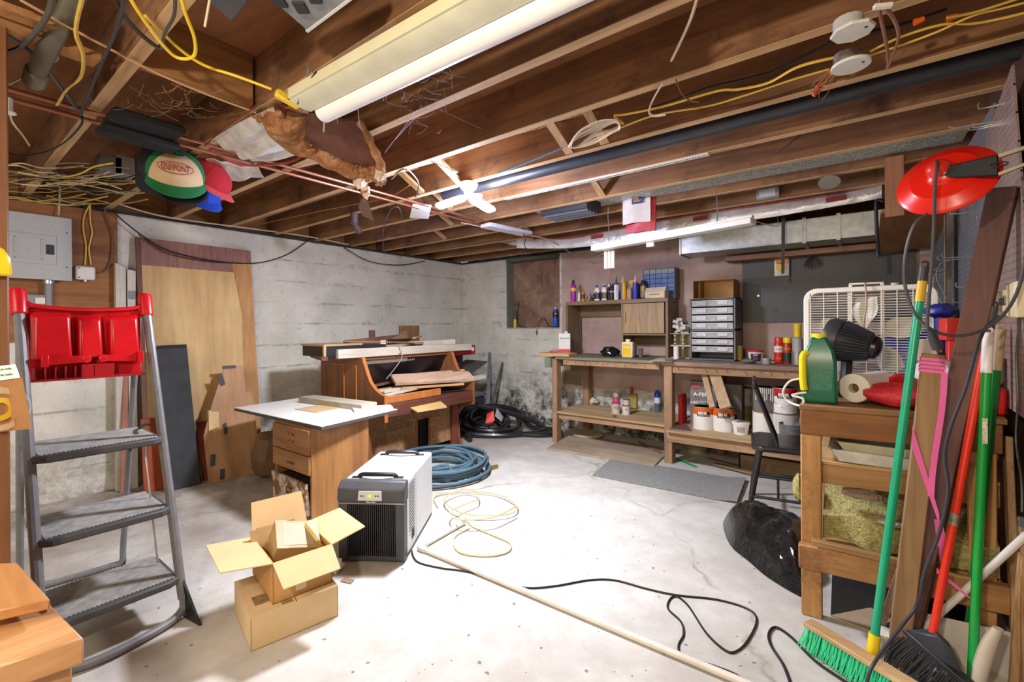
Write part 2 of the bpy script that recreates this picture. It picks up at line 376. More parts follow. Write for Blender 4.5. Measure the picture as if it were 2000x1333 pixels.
# niche of the boarded window
t = NT('boarded_window_paint'); w = t.coord('World')
c = t.ramp(t.noise(w, 3, 8, .7, .8), ((.34, lin('6A4E42')), (.5, lin('8B6A58')), (.66, lin('A58A70')))); c = t.mix(t.ramp(t.noise(w, 11, 8, .8, 1.2), ((.56, (0, 0, 0)), (.68, (.8,)*3))), c, lin('C8B79E'))
t.col(c); t.b.inputs['Roughness'].default_value = .8; M_BRD = t.m
wn = struct('window_1', MB().box((NX0-.002, YB+.135, NZ0), (NX1+.002, YB+.2, NZ1)), M_BRD)
part('reveal', MB().box((NX0-.004, YB-.004, NZ0), (NX0+.006, YB+.135, NZ1)), plain('7E7F72', .8), wn)
part('reveal', MB().box((NX1-.006, YB+.0, NZ0), (NX1+.004, YB+.135, NZ1)), plain('9A7A6C', .8), wn)
part('sill', MB().box((NX0, YB-.006, NZ0-.012), (NX1, YB+.135, NZ0+.004)), plain('B6B2A4', .8), wn)
part('lintel_strip', MB().box((NX0, YB-.02, 1.995), (NX1, YB+.135, 2.035)), plain('5E6250', .8), wn, 'olive painted strip over the boarded opening')
# ceiling: subfloor boards with joists as parts
ZJ = 2.06; ZS = 2.27
t = NT('plywood_subfloor'); w = t.coord('World', (1.5, 6, 1)); f = t.noise(w, 2.2, 7, .65, .5)
t.col(t.ramp(f, ((.3, lin('744A2C')), (.7, lin('9C683E'))))); t.b.inputs['Roughness'].default_value = .8; t.bump(f, .1)
ce = struct('ceiling', MB().box((XA-.2, YF-.1, ZS), (XC+.2, YB+.2, ZS+.05)), t.m)
jy = [-1.6+.4065*i for i in range(6)]+[.81+.4065*i for i in range(10)]
jy = sorted(set(round(y, 3) for y in ([-1.19, -.79, -.38, .02, .42, .835, 1.24, 1.635]+[2.04+.4065*i for i in range(7)])))
for y in jy:
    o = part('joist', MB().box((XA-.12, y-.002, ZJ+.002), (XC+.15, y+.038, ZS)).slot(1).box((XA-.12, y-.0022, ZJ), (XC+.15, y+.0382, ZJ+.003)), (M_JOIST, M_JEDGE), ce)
part('joist', MB().box((-2.5, 1.675, ZJ+.01), (-4.3, 1.715, ZS)), M_JOIST, ce, 'sistered joist beside the hanging insulation', b=.003)
part('sill_plate', MB().box((XA-.13, YF, 2.035), (XA-.0, YB+.1, 2.059)), plain('3A342C', .8), ce)
part('sill_plate', MB().box((XA, YB-.0, 2.035), (XC+.1, YB+.12, 2.059)), plain('2B3A55', .8), ce, 'dark blue painted sill plate over the back wall')
part('rim_board', MB().box((XA-.16, YF, ZJ), (XA-.121, YB+.1, ZS)), M_JOISTY, ce)
part('rim_board', MB().box((XA, YB+.12, ZJ), (XC+.1, YB+.16, ZS)), M_JOIST, ce)
# solid blocking between joists
for (x, i0) in ((-2.62, .835), (-1.96, .42), (-2.30, 1.24)):
    part('blocking', MB().box((x, i0+.04, ZJ+.01), (x+.04, i0+.40, ZS)), M_JOISTY, ce, b=.002)
# crossed bridging boards: two slim boards crossing in a bay
M_STRAP = wood('A07A4C', 'CFA878', 'Y', 1, .7)
def bridge(x, y0, two=True):
    y1 = y0+.365
    part('bridging', MB().beam((x, y0, ZJ+.012), (x, y1, ZS-.02), .045, .018), M_STRAP, ce)
    if two: part('bridging', MB().beam((x+.06, y0, ZS-.02), (x+.06, y1, ZJ+.012), .045, .018), M_STRAP, ce)
for x, y in ((-1.24, 1.675), (-1.04, 1.675), (-2.02, 1.675), (-2.36, 1.675), (-2.45, 1.28), (-1.35, 2.89), (-1.6, 3.3), (-1.45, 2.48), (-2.5, 2.08), (-2.9, 2.5), (-3.4, 2.9), (-2.6, 3.3), (-3.0, 3.7)): bridge(x, y)
# a flat board nailed across under the joists at the upper left and the posts
part('strapping', MB().beam(onz(-20, 38, 2.045), onz(190, 118, 2.045), .07, .022), M_JOISTY, ce)
part('strapping', MB().beam(onz(-20, 8, 2.05), onz(110, 55, 2.05), .05, .02), M_JOISTY, ce)
# ================================================================= long workbench along the back wall
M_BW = wood('8E6A48', 'BE9870', 'X', .9, .7, .15, .3, '6A5644'); M_BWZ = wood('8E6A4A', 'B28E6C', 'Z', .9, .7, .15, .3, '7A5A50'); M_BWY = wood('94683E', 'C29660', 'Y', .9, .7)
M_TOPG = wood('6E7058', '9A8F76', 'X', .7, .75, .15, .35, '7E9A7A'); M_TOPB = wood('80685A', 'A98E7C', 'X', .7, .75, .15, .35, '5E4A40')
M_SHELF = wood('A8895E', 'CDB48A', 'X', .6, .75, .1, .2)
BX0, BXM, BX1, BF, BZ = -2.49, -1.345, .36, 3.92, .875
wbn = thing('workbench', 'long wooden workbench with lower shelves along the back wall', 'workbench', ((BX0+BX1)/2, 4.25, 0))
part('worktop', MB().box((-2.44, BF-.02, .848), (BXM-.02, 4.56, BZ)), M_TOPG, wbn, 'greenish paint-stained worktop section', b=.003)
part('worktop', MB().box((BXM-.018, BF-.03, .838), (BX1, 4.56, BZ-.002)), M_TOPB, wbn, 'bare grey-brown worktop section', b=.003)
part('apron', MB().box((-2.36, BF, .795), (BXM-.04, BF+.035, .847)), M_BW, wbn, b=.003)
part('apron', MB().box((BXM+.04, BF, .775), (BX1, BF+.035, .837)), M_BW, wbn, b=.003)
part('end_rail', MB().box((-2.56, BF-.03, .76), (-2.49, 4.5, .86)), plain('76806A', .7, bump=.1), wbn, 'green painted end rail', b=.003)
part('cross_board', MB().box((-2.62, BF-.04, .877), (-2.27, BF+.13, .910)), wood('B98E58', 'D6B078', 'X', 1, .6), wbn, 'light board laid across the left end', b=.003)
for x, y, w_ in ((BX0, BF, .055), (BXM, BF-.015, .07), (BX1-.07, BF, .07)):
    part('leg', MB().box((x, y, 0), (x+w_, y+.09, .85)), M_BWZ, wbn, b=.004)
for x in (-2.42, -1.05, .2):
    part('leg', MB().box((x, 4.44, 0), (x+.07, 4.53, .84)), M_BWZ, wbn, b=.004)
part('lower_shelf', MB().box((-2.48, BF+.005, .300), (BXM+.05, 4.5, .318)), M_SHELF, wbn, 'left lower shelf board with a notched front corner', b=.002)
part('lower_shelf', MB().box((BXM+.06, BF-.14, .292), (BX1, 4.5, .310)), M_SHELF, wbn, 'right lower shelf board, deeper than the left one', b=.002)
part('shelf_rail', MB().box((-2.43, BF+.03, .242), (BXM, BF+.068, .300)), M_BW, wbn, b=.003)
part('shelf_rail', MB().box((BXM+.055, BF-.10, .205), (BX1, BF-.062, .292)), M_BW, wbn, b=.003)
for x in (-2.42, -1.42, -1.28, -.2): part('shelf_bearer', MB().box((x, BF+.07, .24), (x+.04, 4.5, .292)), M_BWY, wbn, b=.002)
nb = MB()
for i in range(26):
    x = -2.3+i*.098+random.uniform(-.02, .02)
    if abs(x-BXM) < .08 or x > .2: continue
    z = .835+random.uniform(-.008, .01) if x < BXM else .822; nb.cyl((x, BF+.002, z), (x+random.uniform(.01, .03), BF-.022, z-.02+random.uniform(-.01, .01)), .0016, 5)
part('bent_nails', nb, M_DARKM, wbn, kind='stuff')
# board and mat on the floor, loose strip
solo('floor_board', MB().prism([onz(1068, 879), onz(1278, 914), onz(1292, 898), onz(1330, 882), onz(1115, 852)], (0, 0, .018)), wood('9C8872', 'B9A890', 'X', .6, .8, .1, .3), 'thin wide plywood board lying flat on the floor under the left end of the workbench', 'board', b=.002)
g = []
for i in range(3):
    row = []
    for j in range(25):
        a = onz(1157, 930).lerp(onz(1440, 986), j/24); b_ = onz(1196, 896).lerp(onz(1457, 941), j/24); p = a.lerp(b_, i/2); p.z = .004+(.02*(j-21)/3 if j > 21 else 0)*(1 if i > 0 else .7); row.append(p)
    g.append(row)
t = NT('grey_mat'); v = t.coord(); t.col(t.ramp(t.noise(v, 130, 3, .7), ((.35, lin('6B6B69')), (.65, lin('A2A2A0'))))); t.b.inputs['Roughness'].default_value = .95; t.bump(t.noise(v, 140, 2), .5, .004)
solo('floor_mat', MB().sheet(g, .006, (0, 0, 1)), t.m, 'grey speckled carpet runner curling up at its right end before the workbench', 'mat')
solo('tape_strip', MB().prism([onz(1305, 893), onz(1358, 914), onz(1364, 913), onz(1312, 891)], (0, 0, .002)), plain('22A457', .5), 'short green strip on the floor right of the middle bench leg', 'strip')
lid = MB(); cpos = onz(1148, 850, .02); lid.lathe([(.0, .03), (.16, .028), (.172, .012), (.165, 0)], cpos+V(0, 0, .0), n=28, cap=False).lathe([(.0, .0), (.165, .0)], cpos, n=28, cap=False)
solo('round_disc', lid, plain('B5A98C', .7, bump=.1), 'round tan lid lying on the board under the left bench shelf', 'lid')
solo('red_stick', MB().beam(onz(1247, 863, .025), onz(1290, 884, .03), .018, .012), wood('7A4E44', '9A6A5C', 'X'), 'thin reddish stick lying on the board beside the middle bench leg', 'stick')
# bucket and box under the right shelf
def cup(c, r0, r1, h, th=.004, n=24):
    return MB().lathe([(r0-th, th), (r0, 0), (r0, 0), (r1, h), (r1-th, h), (r0-th, th)], c, n=n, cap=False).lathe([(0, 0), (r0, 0)], c, n=n, cap=False).lathe([(0, th), (r0-th, th)], c, n=n, cap=False)
c = onz(1355, 887); c.y += .09
bk = thing('plastic_bucket', 'weathered cream plastic tub standing on the floor under the bench', 'bucket', c)
mbb = cup(c, .088, .102, .20); part('body', mbb, plain('B3AA88', .55, bump=.1), bk)
part('label', MB().lathe([(.0935, .06), (.099, .15)], c, n=24, cap=False), plain('9AA08C', .6, var=.4, scale=60), bk, 'faded printed label')
c0 = V(-.78, 4.02, 0)
solo('low_wooden_box', MB().box(c0, c0+V(.62, .3, .012)).box(c0, c0+V(.62, .012, .14)).box(c0+V(0, .29, 0), c0+V(.62, .3, .14)).box(c0, c0+V(.012, .3, .14)).box(c0+V(.608, 0, 0), c0+V(.62, .3, .14)), wood('6A5230', '8E7240', 'X', .8), 'low olive brown wooden crate on the floor under the right bench shelf', 'crate', b=.002)
for k, (a, b_) in enumerate((((1382, 896), (1560, 940)), ((1395, 906), (1475, 926)))):
    solo('floor_lath', MB().beam(onz(*a, .01+.014*k), onz(*b_, .01+.014*k), .05, .012), wood('7A6248', '9C8464', 'X'), ('long dusty lath lying flat before the olive crate', 'short dusty lath lying before the longer lath under the bench')[k], 'lath')
# ---- small cans on the left shelf (z .318)
zs = .318
def tin(c, r, h, body, lidm, label, cat='paint can', group=None, name='paint_can', band=None, handle=False, cone=1.0, n=24):
    t_ = thing(name, label, cat, c, group)
    part('body', MB().lathe([(r, 0), (r*cone, h-.004)], c, n=n), body, t_)
    part('rim', MB().lathe([(r*cone-.006, h-.006), (r*cone+.002, h-.006), (r*cone+.003, h), (r*cone-.004, h), (r*cone-.008, h-.004), (0, h-.004)], c, n=n, cap=False), lidm, t_)
    for bnd in (band or []):
        f0, f1, mt = bnd[:3]; part('label_band', MB().lathe([(r+(r*cone-r)*f0+.0008, h*f0), (r+(r*cone-r)*f1+.0008, h*f1)], c, n=n, cap=False), mt, t_, bnd[3] if len(bnd) > 3 else None)
    if handle:
        pts = [c+V(math.cos(a_)*(r+.004), -.0, h*.82-abs(0))+V(0, -math.sin(a_)*(r+.008), -math.sin(a_)*h*.33) for a_ in [math.pi*i/8 for i in range(9)]]
        part('handle', MB().tube(pts, .0018, 5, 2), M_CHROME, t_)
    return t_
M_CANW = plain('D8D2C6', .45, var=.2, scale=25); M_CANM = steel('A9A7A2', .4); M_LIDW = plain('CFC6B8', .5, var=.25, scale=30)
def camdir(c): d = (V(0, 0, 0)-Vector((c[0], c[1], 0))); return math.atan2(d.y, d.x)
M_INK = plain('2A2624', .6); M_WINK = plain('F4F1EA', .5)
for px, py, r, h, col, lb, zz in ((1203, 808, .042, .105, plain('C9B9A6', .5, var=.3, scale=30), 'dented quart can with dark lettering in front, left of the pair on the left shelf', zs), (1223, 810, .038, .09, plain('D6CCC4', .5, var=.2, scale=30), 'white quart can in front, right of the pair on the left shelf', zs)):
    c = onz(px, py, zz); tk = tin(c, r, h, col, M_CANM, lb, group='small cans on the left lower shelf')
    wrap_text('ALK' if px < 1210 else 'A', .03, c, r, camdir(c), M_INK, tk, c.z+h*.6)
c = onz(1203, 808, zs); tin(c+V(.0, .01, .107), .034, .055, plain('C93A70', .5), M_CANM, 'small pink can stacked on the dented quart can', group='small cans on the left lower shelf')
tin(c+V(.0, .01, .164), .031, .045, plain('A89A88', .5, var=.35, scale=40), M_CANM, 'tiny drip-stained can topmost of the left shelf stack', group='small cans on the left lower shelf')
c = onz(1223, 810, zs); tin(c+V(-.0, .01, .092), .033, .055, plain('C6BBA6', .5), M_CANM, 'small cream can stacked on the white quart can', group='small cans on the left lower shelf')
c = onz(1237, 797, zs)
tk = thing('solvent_tin', 'yellowish square tin with a spout behind the small cans on the left shelf', 'tin', c)
part('body', MB().box(c+V(-.045, -.03, 0), c+V(.045, .03, .15)), plain('B9A55A', .45, var=.3), tk, b=.006)
part('spout', MB().cyl(c+V(-.02, 0, .15), c+V(-.02, 0, .2), .014, 12).cyl(c+V(-.02, 0, .2), c+V(-.02, 0, .215), .017, 12), plain('A8553F', .5), tk)
solo('crumpled_rag', MB().blob(onz(1155, 790, zs)+V(0, 0, .035), (.07, .05, .035), amp=.2, seed=5), plain('D9CDBA', .85), 'crumpled cream rag at the back of the left lower shelf', 'rag', merge=True)
solo('pebble_lump', MB().blob(onz(1200, 815, zs)+V(0, 0, .01), (.02, .014, .01), 8, 6, .2, 3), plain('6A5A54', .8), 'small brown lump in front of the small cans on the left shelf', 'lump', merge=True)
c = onz(1282, 806, zs); tk = thing('glue_bottle', 'blue-capped bottle with a white label at the right end of the left shelf', 'bottle', c+V(0, .03, 0)); c = c+V(0, .03, 0)
part('body', MB().lathe([(.028, 0), (.03, .01), (.03, .13), (.03, .15)], c), plain('5C6670', .4), tk); part('cap', MB().lathe([(.031, .15), (.031, .185), (.022, .2), (.014, .215)], c), plain('2453C4', .4), tk); part('label', MB().lathe([(.0308, .09), (.0308, .145)], c, cap=False), plain('DCE2EA', .4), tk)
# red case, slate, etc. right section
c = V(-1.27, 4.05, .31)
solo('red_folder', MB().box(c, c+V(.035, .14, .26)), plain('C4161C', .4), 'upright red plastic case on the shelf right of the middle leg', 'case', b=.006)
solo('dark_triangle_scrap', MB().prism([V(-1.27, 3.83, .311), V(-1.10, 3.86, .311), V(-1.19, 4.0, .33)], (0, 0, .01)), plain('5A4640', .7), 'dark pointed scrap lying before the red case', 'scrap')
# ---- paint cans on the right shelf (z .31)
z2 = .31
M_BORNG = plain('D9641E', .4); M_BBLK = plain('2A211E', .45); M_BRED = plain('C4141E', .4); M_CW = plain('E6E3DC', .4, var=.06)
def behr(c, top, label, handle=True):
    tk = tin(c, .082, .19, M_CW, M_CANM, label, group='gallon paint cans on the right lower shelf', band=[(.66, .96, top)], handle=False)
    a0 = camdir(c)+.0
    pm = MB(); n = 12; z0, z1 = c.z+.112, c.z+.152; r = .0836
    vs = [Vector((c[0]+math.cos(a0-.62+1.24*i/n)*r, c[1]+math.sin(a0-.62+1.24*i/n)*r, z)) for z in (z0, z1) for i in range(n+1)]
    pm.add(vs, [(i, i+1, n+2+i, n+1+i) for i in range(n)]); part('label_plate', pm, M_BBLK, tk, 'black name plate')
    wrap_text('BEHR', .030, c, .0845, a0-.10, M_WINK, tk, c.z+.139, 1, bold=.0012); wrap_text('PREMIUM PLUS', .013, c, .0845, a0-.0, M_WINK, tk, c.z+.120, 1)
    hp = [c+V(math.cos(a_)*(.085), math.sin(a_)*-.02, 0)+V(0, -.088*math.sin(a_), .155-.10*math.sin(a_)) for a_ in [math.pi*i/10 for i in range(11)]]
    if handle: part('handle', MB().tube(hp, .0016, 5, 2), M_CHROME, tk)
    return tk
cA = onz(1372, 838, z2); cA.y += .03; behr(cA, M_BORNG, 'gallon can with an orange top band, front left under the leaning boards', False)
cB = onz(1412, 842, z2); cB.y += .03; behr(cB, M_BORNG, 'gallon can with an orange top band, right beside the other orange-banded can', False)
c = onz(1447, 848, z2)
tk = thing('plastic_tub', 'small white lidded tub with a framed label in front of the olive can', 'tub', c)
part('body', MB().lathe([(.050, 0), (.062, .085)], c, n=28), M_WHITEP, tk); part('lid', MB().lathe([(.066, .083), (.067, .098), (.06, .102), (0, .101)], c, n=28), M_WHITEP, tk)
a0 = camdir(c); vs = [Vector((c.x+math.cos(a0-.5+i*.1)*(r+.0008), c.y+math.sin(a0-.5+i*.1)*(r+.0008), c.z+z)) for z, r in ((.02, .053), (.066, .0595)) for i in range(11)]
part('label', MB().add(vs, [(i, i+1, 12+i, 11+i) for i in range(10)]), plain('B9B2A2', .5, var=.5, scale=160), tk)
# bag of patching mix behind left can
c = cA+V(-.03, .16, 0)
bgm = MB(); gr = [[c+V(-.11+.22*j/8, -.05+.012*math.sin(j*1.7+i)*(1 if 0 < i < 7 else .3)-.01*math.sin(math.pi*j/8)*2, .38*i/8) for j in range(9)] for i in range(9)]
bgm.sheet(gr, .09, (0, 1, 0))
tk = thing('mix_sack', 'grey printed sack standing behind the left orange-banded can', 'sack', c); part('body', bgm, plain('7B7672', .6, var=.3, scale=20), tk)
text('A-PERT', .045, c+V(-.0, -.078, .27), (1, 0, .0), (0, 0, 1), M_WINK, tk, bold=.001); text('ASBESTOS FREE', .032, c+V(.0, -.08, .205), (1, 0, .12), (0, 0, 1), M_WINK, tk, fit=.2)
part('logo_patch', MB().ob(c+V(-.05, -.077, .335), (.07, .002, .03)), plain('B94A44', .5), tk)
c = cB+V(.03, .2, 0)
solo('grey_carton', MB().box(c+V(-.14, 0, 0), c+V(.07, .12, .36)), plain('77726A', .7, var=.25), 'tall dusty grey carton behind the two leaning channel boards', 'carton', b=.004)
# channel boards leaning on the cans
M_CHN = wood('A88A66', 'C4A580', 'Z', 1, .7)
for (a, b_, w_, lb) in (((1372, 715), (1392, 797), .045, 'narrow channel board leaning on the orange-banded cans'), ((1391, 715), (1418, 798), .085, 'wide drilled board leaning across the orange-banded cans')):
    p = ony(*a, 4.02 if w_ > .05 else 4.05); q = ony(*b_, 3.80 if w_ > .05 else 3.82)
    solo('leaning_board', MB().beam(p, q, w_, .03, (0, -1, .3)), M_CHN, lb, 'board', b=.002)
# stacked quarts: label cans
c = onz(1447, 832, z2)+V(0, .12, 0); tk = tin(c, .07, .16, plain('8C854A', .5, var=.45, scale=20), M_CANM, 'olive and yellow can under a white can, behind the small tub', group='stacked cans behind the tub')
tin(c+V(0, .0, .162), .07, .155, plain('B6B0AC', .5, var=.4, scale=18), M_CANM, 'white smudged can stacked on the olive can', group='stacked cans behind the tub')
c = ony(1494, 850, 4.0); c.z = z2; tin(c, .085, .20, M_CW, plain('D9A22E', .5), 'white gallon can with yellow rim under the drip-streaked can', group='stacked cans behind the chair back')
tk = tin(c+V(0, 0, .202), .083, .19, plain('77736E', .45, var=.4, scale=12), M_CANM, 'gallon can with white drips running down, stacked behind the chair back', group='stacked cans behind the chair back')
dm = MB()
for i in range(11):
    a0 = camdir(c)-.8+i*.16; L = random.uniform(.03, .10); q = Vector((c.x+math.cos(a0)*.0845, c.y+math.sin(a0)*.0845, z2+.385)); dm.tube([q, q+V(.002, 0, -L*.6), q+V(0, 0, -L)], .004, 6, 2)
part('paint_drips', dm, plain('E9E0D0', .4), tk, kind='stuff')
c = ony(1533, 850, 4.0); c.z = z2; tin(c, .09, .205, plain('DAD6CC', .45, var=.18, scale=9), M_CANM, 'white scuffed gallon can under the red-banded can', group='stacked cans at the right end')
tk = behr(c+V(0, 0, .207), M_BRED, 'gallon can with a red top band stacked at the right, beside the chair', True)
c = ony(1545, 858, 3.86); c.z = z2; tk = thing('dented_pail', 'grey paint-splashed pail in front of the red-banded stack', 'pail', c); part('body', cup(c, .07, .078, .15), plain('77787A', .4, var=.5, scale=8), tk); part('handle', MB().tube([c+V(-.078, 0, .14), c+V(-.05, -.07, .13), c+V(.05, -.07, .13), c+V(.078, 0, .14)], .0018, 5), M_CHROME, tk)
# ================================================================= on the bench: hutch, organisers, bottles
M_WAL = wood('6E5A40', '947A56', 'Z', 1, .5, .05, .15); M_WALX = wood('6E5A40', '947A56', 'X', 1, .5, .05, .15); M_WALL2 = wood('84694A', 'B89A70', 'Z', 1.3, .5, .05, .1)
HF, HBk, HX0, HXM, HX1, HT = 4.25, 4.55, -2.52, -1.885, -1.42, 1.441
hu = thing('desk_hutch', 'walnut-look desk hutch with one cupboard, standing on the workbench', 'hutch', ((HX0+HX1)/2, 4.4, BZ))
part('top_panel', MB().box((HX0, HF, HT-.04), (HX1, HBk, HT)), M_WALX, hu, b=.002)
for x in (HX0, HX1-.025): part('side_panel', MB().box((x, HF, BZ), (x+.025, HBk, HT-.04)), M_WAL, hu, b=.002)
part('divider', MB().box((HXM, HF, BZ), (HXM+.022, HBk, HT-.04)), M_WAL, hu, b=.002)
part('shelf', MB().box((HXM+.022, HF, 1.085), (HX1-.025, HBk, 1.105)), M_WALX, hu, b=.002)
part('back_rail', MB().box((HX0+.025, HBk-.012, HT-.16), (HX1-.025, HBk, HT-.04)), M_WALX, hu)
part('back_panel', MB().box((HXM+.022, HBk-.014, .99), (HX1-.025, HBk-.002, HT-.16)), M_WALX, hu)
dr = part('door', MB().box((HXM+.026, HF-.018, 1.108), (HX1-.03, HF-.001, HT-.045)), M_WALL2, hu, 'lighter oak-grained cupboard door', b=.002)
part('handle', MB().box((HXM+.045, HF-.034, 1.21), (HXM+.058, HF-.018, 1.31)), wood('B9823E', 'D6A45C', 'Z'), dr, b=.003)
def bottle(name, label, cat, c, prof, mat, cap=None, capm=None, band=None, group='bottles and tubes on top of the hutch', n=18, sy=1., ax=(0, 0, 1)):
    tk = thing(name, label, cat, c, group); part('body', MB().lathe(prof, c, ax, n, sy=sy), mat, tk)
    if cap: part('cap', MB().lathe(cap, c, ax, n, sy=sy), capm, tk)
    for i, (z0, z1, r, mt) in enumerate(band or []): part('label', MB().lathe([(r, z0), (r, z1)], c, ax, n, cap=False, sy=sy), mt, tk)
    return tk
def ht(px, py=587): p = ony(px, py, 4.31); p.z = HT; return p
M_PUR = plain('A82AA8', .35, var=.2, scale=14); M_YLB = plain('EFC81C', .4); M_NAVY = plain('232A6E', .4); M_AMB = plain('C98A2C', .4); M_GLUE = plain('3A2420', .4)
q = ht(1120); tk = bottle('spray_can', 'tall magenta aerosol can with a yellow label and black cap on the hutch', 'spray can', q, [(.027, 0), (.03, .01), (.03, .16), (.024, .185), (.012, .2)], M_PUR, [(.014, .195), (.015, .22), (.012, .235), (0, .236)], M_BLACKM, [(.115, .15, .0306, M_YLB)])
q = ht(1131); bottle('white_tube', 'small white bottle right of the magenta aerosol', 'bottle', q, [(.014, 0), (.014, .085), (.006, .1), (.004, .12)], M_WHITEP, n=12)
q = ht(1139); bottle('glue_bottle', 'amber glue bottle with pointed cap on the hutch', 'bottle', q, [(.021, 0), (.022, .09), (.012, .108)], M_AMB, [(.011, .106), (.009, .12), (.003, .15)], plain('9C8468', .5), [(.03, .075, .0225, plain('5A3B22', .5))])
q = ht(1149); solo('tape_coil', MB().lathe([(.02, -.012), (.03, -.012), (.03, .012), (.02, .012), (.02, -.012)], q+V(0, 0, .031), (0, 1, 0), 20, cap=False), plain('A89C84', .4), 'clear roll of tape standing on edge on the hutch', 'tape')
q = ht(1160); q.y = 4.40
g_ = MB().add([q+V(-.08, 0, 0), q+V(.06, 0, 0), q+V(.06, .08, 0), q+V(-.08, .08, 0), q+V(-.08, 0, .06), q+V(.06, 0, .06), q+V(.06, .08, .06), q+V(-.08, .08, .06), q+V(-.01, .0, .115), q+V(-.01, .08, .115)], [(0, 1, 2, 3), (0, 1, 5, 4), (2, 3, 7, 6), (1, 2, 6, 5), (0, 3, 7, 4), (4, 5, 8), (6, 7, 9), (5, 6, 9, 8), (4, 7, 9, 8)])
solo('wooden_house_box', g_, wood('6E5238', '8E6E4C', 'X'), 'small brown gabled box behind the tape roll on the hutch', 'box')
for k, px in enumerate((1166, 1180)):
    q = ht(px); tk = bottle('wood_glue_bottle', ('white wood glue bottle with blue cap, left of the two, facing front', 'white wood glue bottle with blue cap, right of the two, label turned away')[k], 'bottle', q, [(.028, 0), (.03, .01), (.03, .1), (.022, .13), (.012, .14)], M_WHITEP, [(.014, .136), (.013, .155), (.006, .165), (0, .166)], plain('4A46A8', .4), [(.02, .085, .0308, M_NAVY if k == 0 else plain('6A5A4C', .4))], sy=.6)
    if k == 0: part('emblem', MB().lathe([(0, 0), (.014, 0)], q+V(-.001, -.0195, .085), (0, -1, 0), 16, cap=False), plain('C06A3A', .5), tk)
q = ht(1173); q.y = 4.40; bottle('white_funnel_bottle', 'white flat-topped bottle behind the two blue-capped glue bottles', 'bottle', q, [(.022, 0), (.022, .14), (.012, .15), (.024, .17), (.024, .178)], M_WHITEP)
q = ht(1186); q.y = 4.36; bottle('dark_pump_bottle', 'dark bottle with a silver pump top on the hutch', 'bottle', q, [(.022, 0), (.022, .12), (.014, .14)], M_GLUE, [(.014, .138), (.016, .16), (.012, .185), (0, .186)], M_CHROME)
q = ht(1195); tk = bottle('black_spray_can', 'black aerosol can with white lettering on the hutch', 'spray can', q, [(.027, 0), (.029, .01), (.029, .13), (.022, .145)], M_BLACKM, [(.02, .143), (.019, .165), (0, .167)], plain('3A3A3C', .4))
wrap_text('NEVER', .022, q, .0296, camdir(q), M_WINK, tk, q.z+.085)
def caulk(px, body, noz, lb, txt=None, nozh=.05, cap=None, y=4.31, h=.165, tm=None):
    q = ht(px); q.y = y; tk = thing('caulk_tube', lb, 'caulk tube', q, 'bottles and tubes on top of the hutch')
    part('barrel', MB().lathe([(.0235, 0), (.0245, .004), (.0245, h), (.020, h+.004)], q, n=18), body, tk); part('nozzle', MB().lathe([(.012, h+.002), (.009, h+.012), (.003, h+nozh+.02)], q, n=12), noz, tk)
    if cap: part('collar', MB().lathe([(.025, h-.01), (.025, h+.006), (.01, h+.008)], q, n=18), cap, tk)
    if txt:
        a0 = camdir(q); cu_r = .0253
        for i, ch in enumerate(txt): wrap_text(ch, .022, q, cu_r, a0, tm or M_NAVY, tk, q.z+h*.9-i*h*.8/len(txt))
caulk(1204, M_WHITEP, plain('4A4A4C', .4), 'white caulk tube with blue vertical lettering and black shoulder', 'ALEXPLUS', .06, plain('2A2A2E', .4), tm=plain('2B58B8', .4))
caulk(1212, plain('3F6FC8', .4), M_WHITEP, 'pale blue caulk tube with white nozzle between the white and the yellow tubes', None, .05, y=4.36, h=.17)
caulk(1219, plain('E8A81E', .35), plain('E8A81E', .35), 'yellow caulk tube with a tall yellow nozzle', None, .06, h=.17)
q = ht(1228); q.y = 4.40; bx = solo('oil_can_box', MB().box(q+V(-.03, -.02, 0), q+V(.035, .02, .20)), plain('E4B83A', .4, var=.2), 'yellow and white flat can behind the tan glue bottle', 'can', b=.004)
q = ht(1229); bottle('tan_glue_bottle', 'tan squeeze bottle with pointed blue cap', 'bottle', q, [(.024, 0), (.026, .01), (.026, .09), (.018, .115), (.010, .122)], plain('B99478', .45), [(.010, .12), (.007, .13), (.003, .15)], plain('3460C8', .4), sy=.7)
caulk(1241, plain('2448C4', .35), M_WHITEP, 'royal blue caulk tube with red collar and white nozzle', None, .05, plain('D0402A', .4), h=.165)
q = ht(1253); q.y = 4.36; tk = bottle('shoe_polish_bottle', 'dark bottle with gold patterned label beside the blue drawer cabinet', 'bottle', q, [(.03, 0), (.03, .13), (.03, .15), (.018, .175), (.014, .18)], plain('3A3128', .4), [(.02, .17), (.024, .185), (0, .19)], M_BLACKM, [(.02, .13, .0306, plain('A08F5C', .4, var=.6, scale=60))])
q = ht(1283); tk = thing('card_box', 'cream cardboard box with red lettering on the hutch before the blue drawers', 'box', q, None)
part('body', MB().ob(q+V(0, 0, .035), (.20, .10, .07), (0, 0, -.1)), plain('D9C6AA', .7), tk, b=.003); part('open_flap', MB().ob(q+V(0, -.04, .082), (.20, .002, .05), (-.6, 0, -.1)), plain('DECDB4', .7), tk); text('HANDPAK', .022, q+V(-.005, -.0532, .036), (1, -.1, 0), (0, 0, 1), plain('A84A3A', .6), tk)
